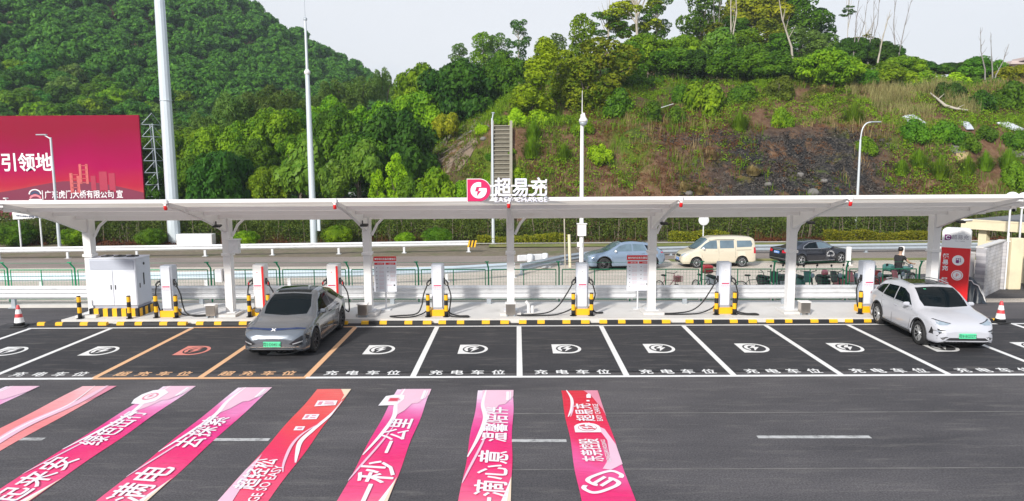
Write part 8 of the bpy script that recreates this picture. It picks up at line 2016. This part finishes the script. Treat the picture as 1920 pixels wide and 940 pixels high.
banner(-.94, -.11, -1.06, 16.53, PINK, 7, 'deep pink banner with long calligraphy, second from the row end',
       (('一滴心意', .58, .86, 1.15, 'print_white', 1.10, 1.02, CAL, .15), ('温馨陪伴', .52, .82, 4.10, 'print_white', .96, 1.05, CAL, .15)), (fan(7.33), edge(7.33), edge2(7.33), nearcream, nearwhite, tag_(7.33), tag2(7.33)))
yb = banner(1.01, 1.87, .87, 16.50, CRIM, 8, 'crimson banner with white logos, last of the row and nearest the picture centre',
       (('东莞控股', .34, .60, 3.18, 'print_white', .80, 1.25, .006, 0), ('DONGGUAN HOLDINGS', .115, .78, 3.18, 'print_white', .80, 1.0, .001, 0), ('超易充', .40, .66, 5.22, 'print_white', .93, 1.05, .006, 0), ('EASY CHARGE', .17, .88, 5.22, 'print_white', .98, 1.0, .002, 0)),
       (('ribbon', [(.15, 7.3), (.24, 6.7), (.20, 6.1), (.06, 5.5)], .07, 'print_white'), ('ribbon', [(.25, 6.3), (.20, 5.9), (.12, 5.5)], .035, 'print_pale', .0195),
        ('poly', [(.42, 7.28), (.62, 7.28), (.78, 6.9), (.96, 6.0), (1, 5.5), (1, 7.28)], 'print_rose', .0168), ('poly', [(.50, 5.2), (.72, 4.8), (.84, 4.2), (.78, 3.4), (.56, 2.9), (.72, 2.85), (1, 3.1), (1, 4.0), (.86, 4.8)], 'print_pale', .0168),
        ('poly', [(.64, 6.72), (.66, 6.95), (.72, 7.05), (.78, 7.0), (.76, 6.72)], 'print_white', .020), ('poly', [(.62, 6.58), (.70, 6.58), (.70, 6.48), (.62, 6.48)], 'print_white', .020)))
w = .86
# plaque with the lightning, turned like the lettering, and the double-loop emblem
mb = MB(); Mz = Matrix.Translation((.46*w, 4.86, .021)) @ Matrix.Rotation(math.pi/2, 4, 'Z')
pl = d_shape(.50); mb.add([Mz @ Vector((x, y*1.05, 0)) for x, y in pl], [tuple(range(len(pl)))], 0)
ci = arc(.0, 0, .19, 0, 6.2, 22); mb.add([Mz @ Vector((x, y, .003)) for x, y in ci], [tuple(range(len(ci)))], 1)
for pl in g_bolt(.52): mb.add([Mz @ Vector((x*.95, y*.95, .006)) for x, y in pl], [tuple(range(len(pl)))], 0)
mb.build('printed_logo', [M['print_white'], M['print_red']], yb)
mb = MB(); cx0, cy0 = .50*w, 2.38
def loop_band(c, a, rx, ry, th, a0, a1):
    o_ = []; i_ = []
    for k in range(41):
        t = a0+(a1-a0)*k/40; ct, st = math.cos(t), math.sin(t)
        ex = 2/3.2; px = math.copysign(abs(ct)**ex, ct); py = math.copysign(abs(st)**ex, st)
        o_.append((c[0]+rx*px*math.cos(a)-ry*py*math.sin(a), c[1]+rx*px*math.sin(a)+ry*py*math.cos(a))); i_.append((c[0]+(rx-th)*px*math.cos(a)-(ry-th)*py*math.sin(a), c[1]+(rx-th)*px*math.sin(a)+(ry-th)*py*math.cos(a)))
    return o_+list(reversed(i_))
for s, a0, a1 in ((1, RAD(-60), RAD(215)), (-1, RAD(120), RAD(395))):
    pl = loop_band((cx0+s*.045, cy0+s*.14), RAD(38), .36, .21, .075, a0, a1); k = len(pl)//2
    mb.add([(x, y, .022) for x, y in pl], [(i, i+1, 2*k-2-i, 2*k-1-i) for i in range(k-1)])
for k, d in enumerate((-.05, .05)): mb.add([(cx0-d-.13, cy0-.10+d, .025+.002*k), (cx0-d-.08, cy0-.15+d, .025+.002*k), (cx0-d+.13, cy0+.10+d, .025+.002*k), (cx0-d+.08, cy0+.15+d, .025+.002*k)], [(0, 1, 2, 3)])
mb.build('printed_emblem', M['print_white'], yb)
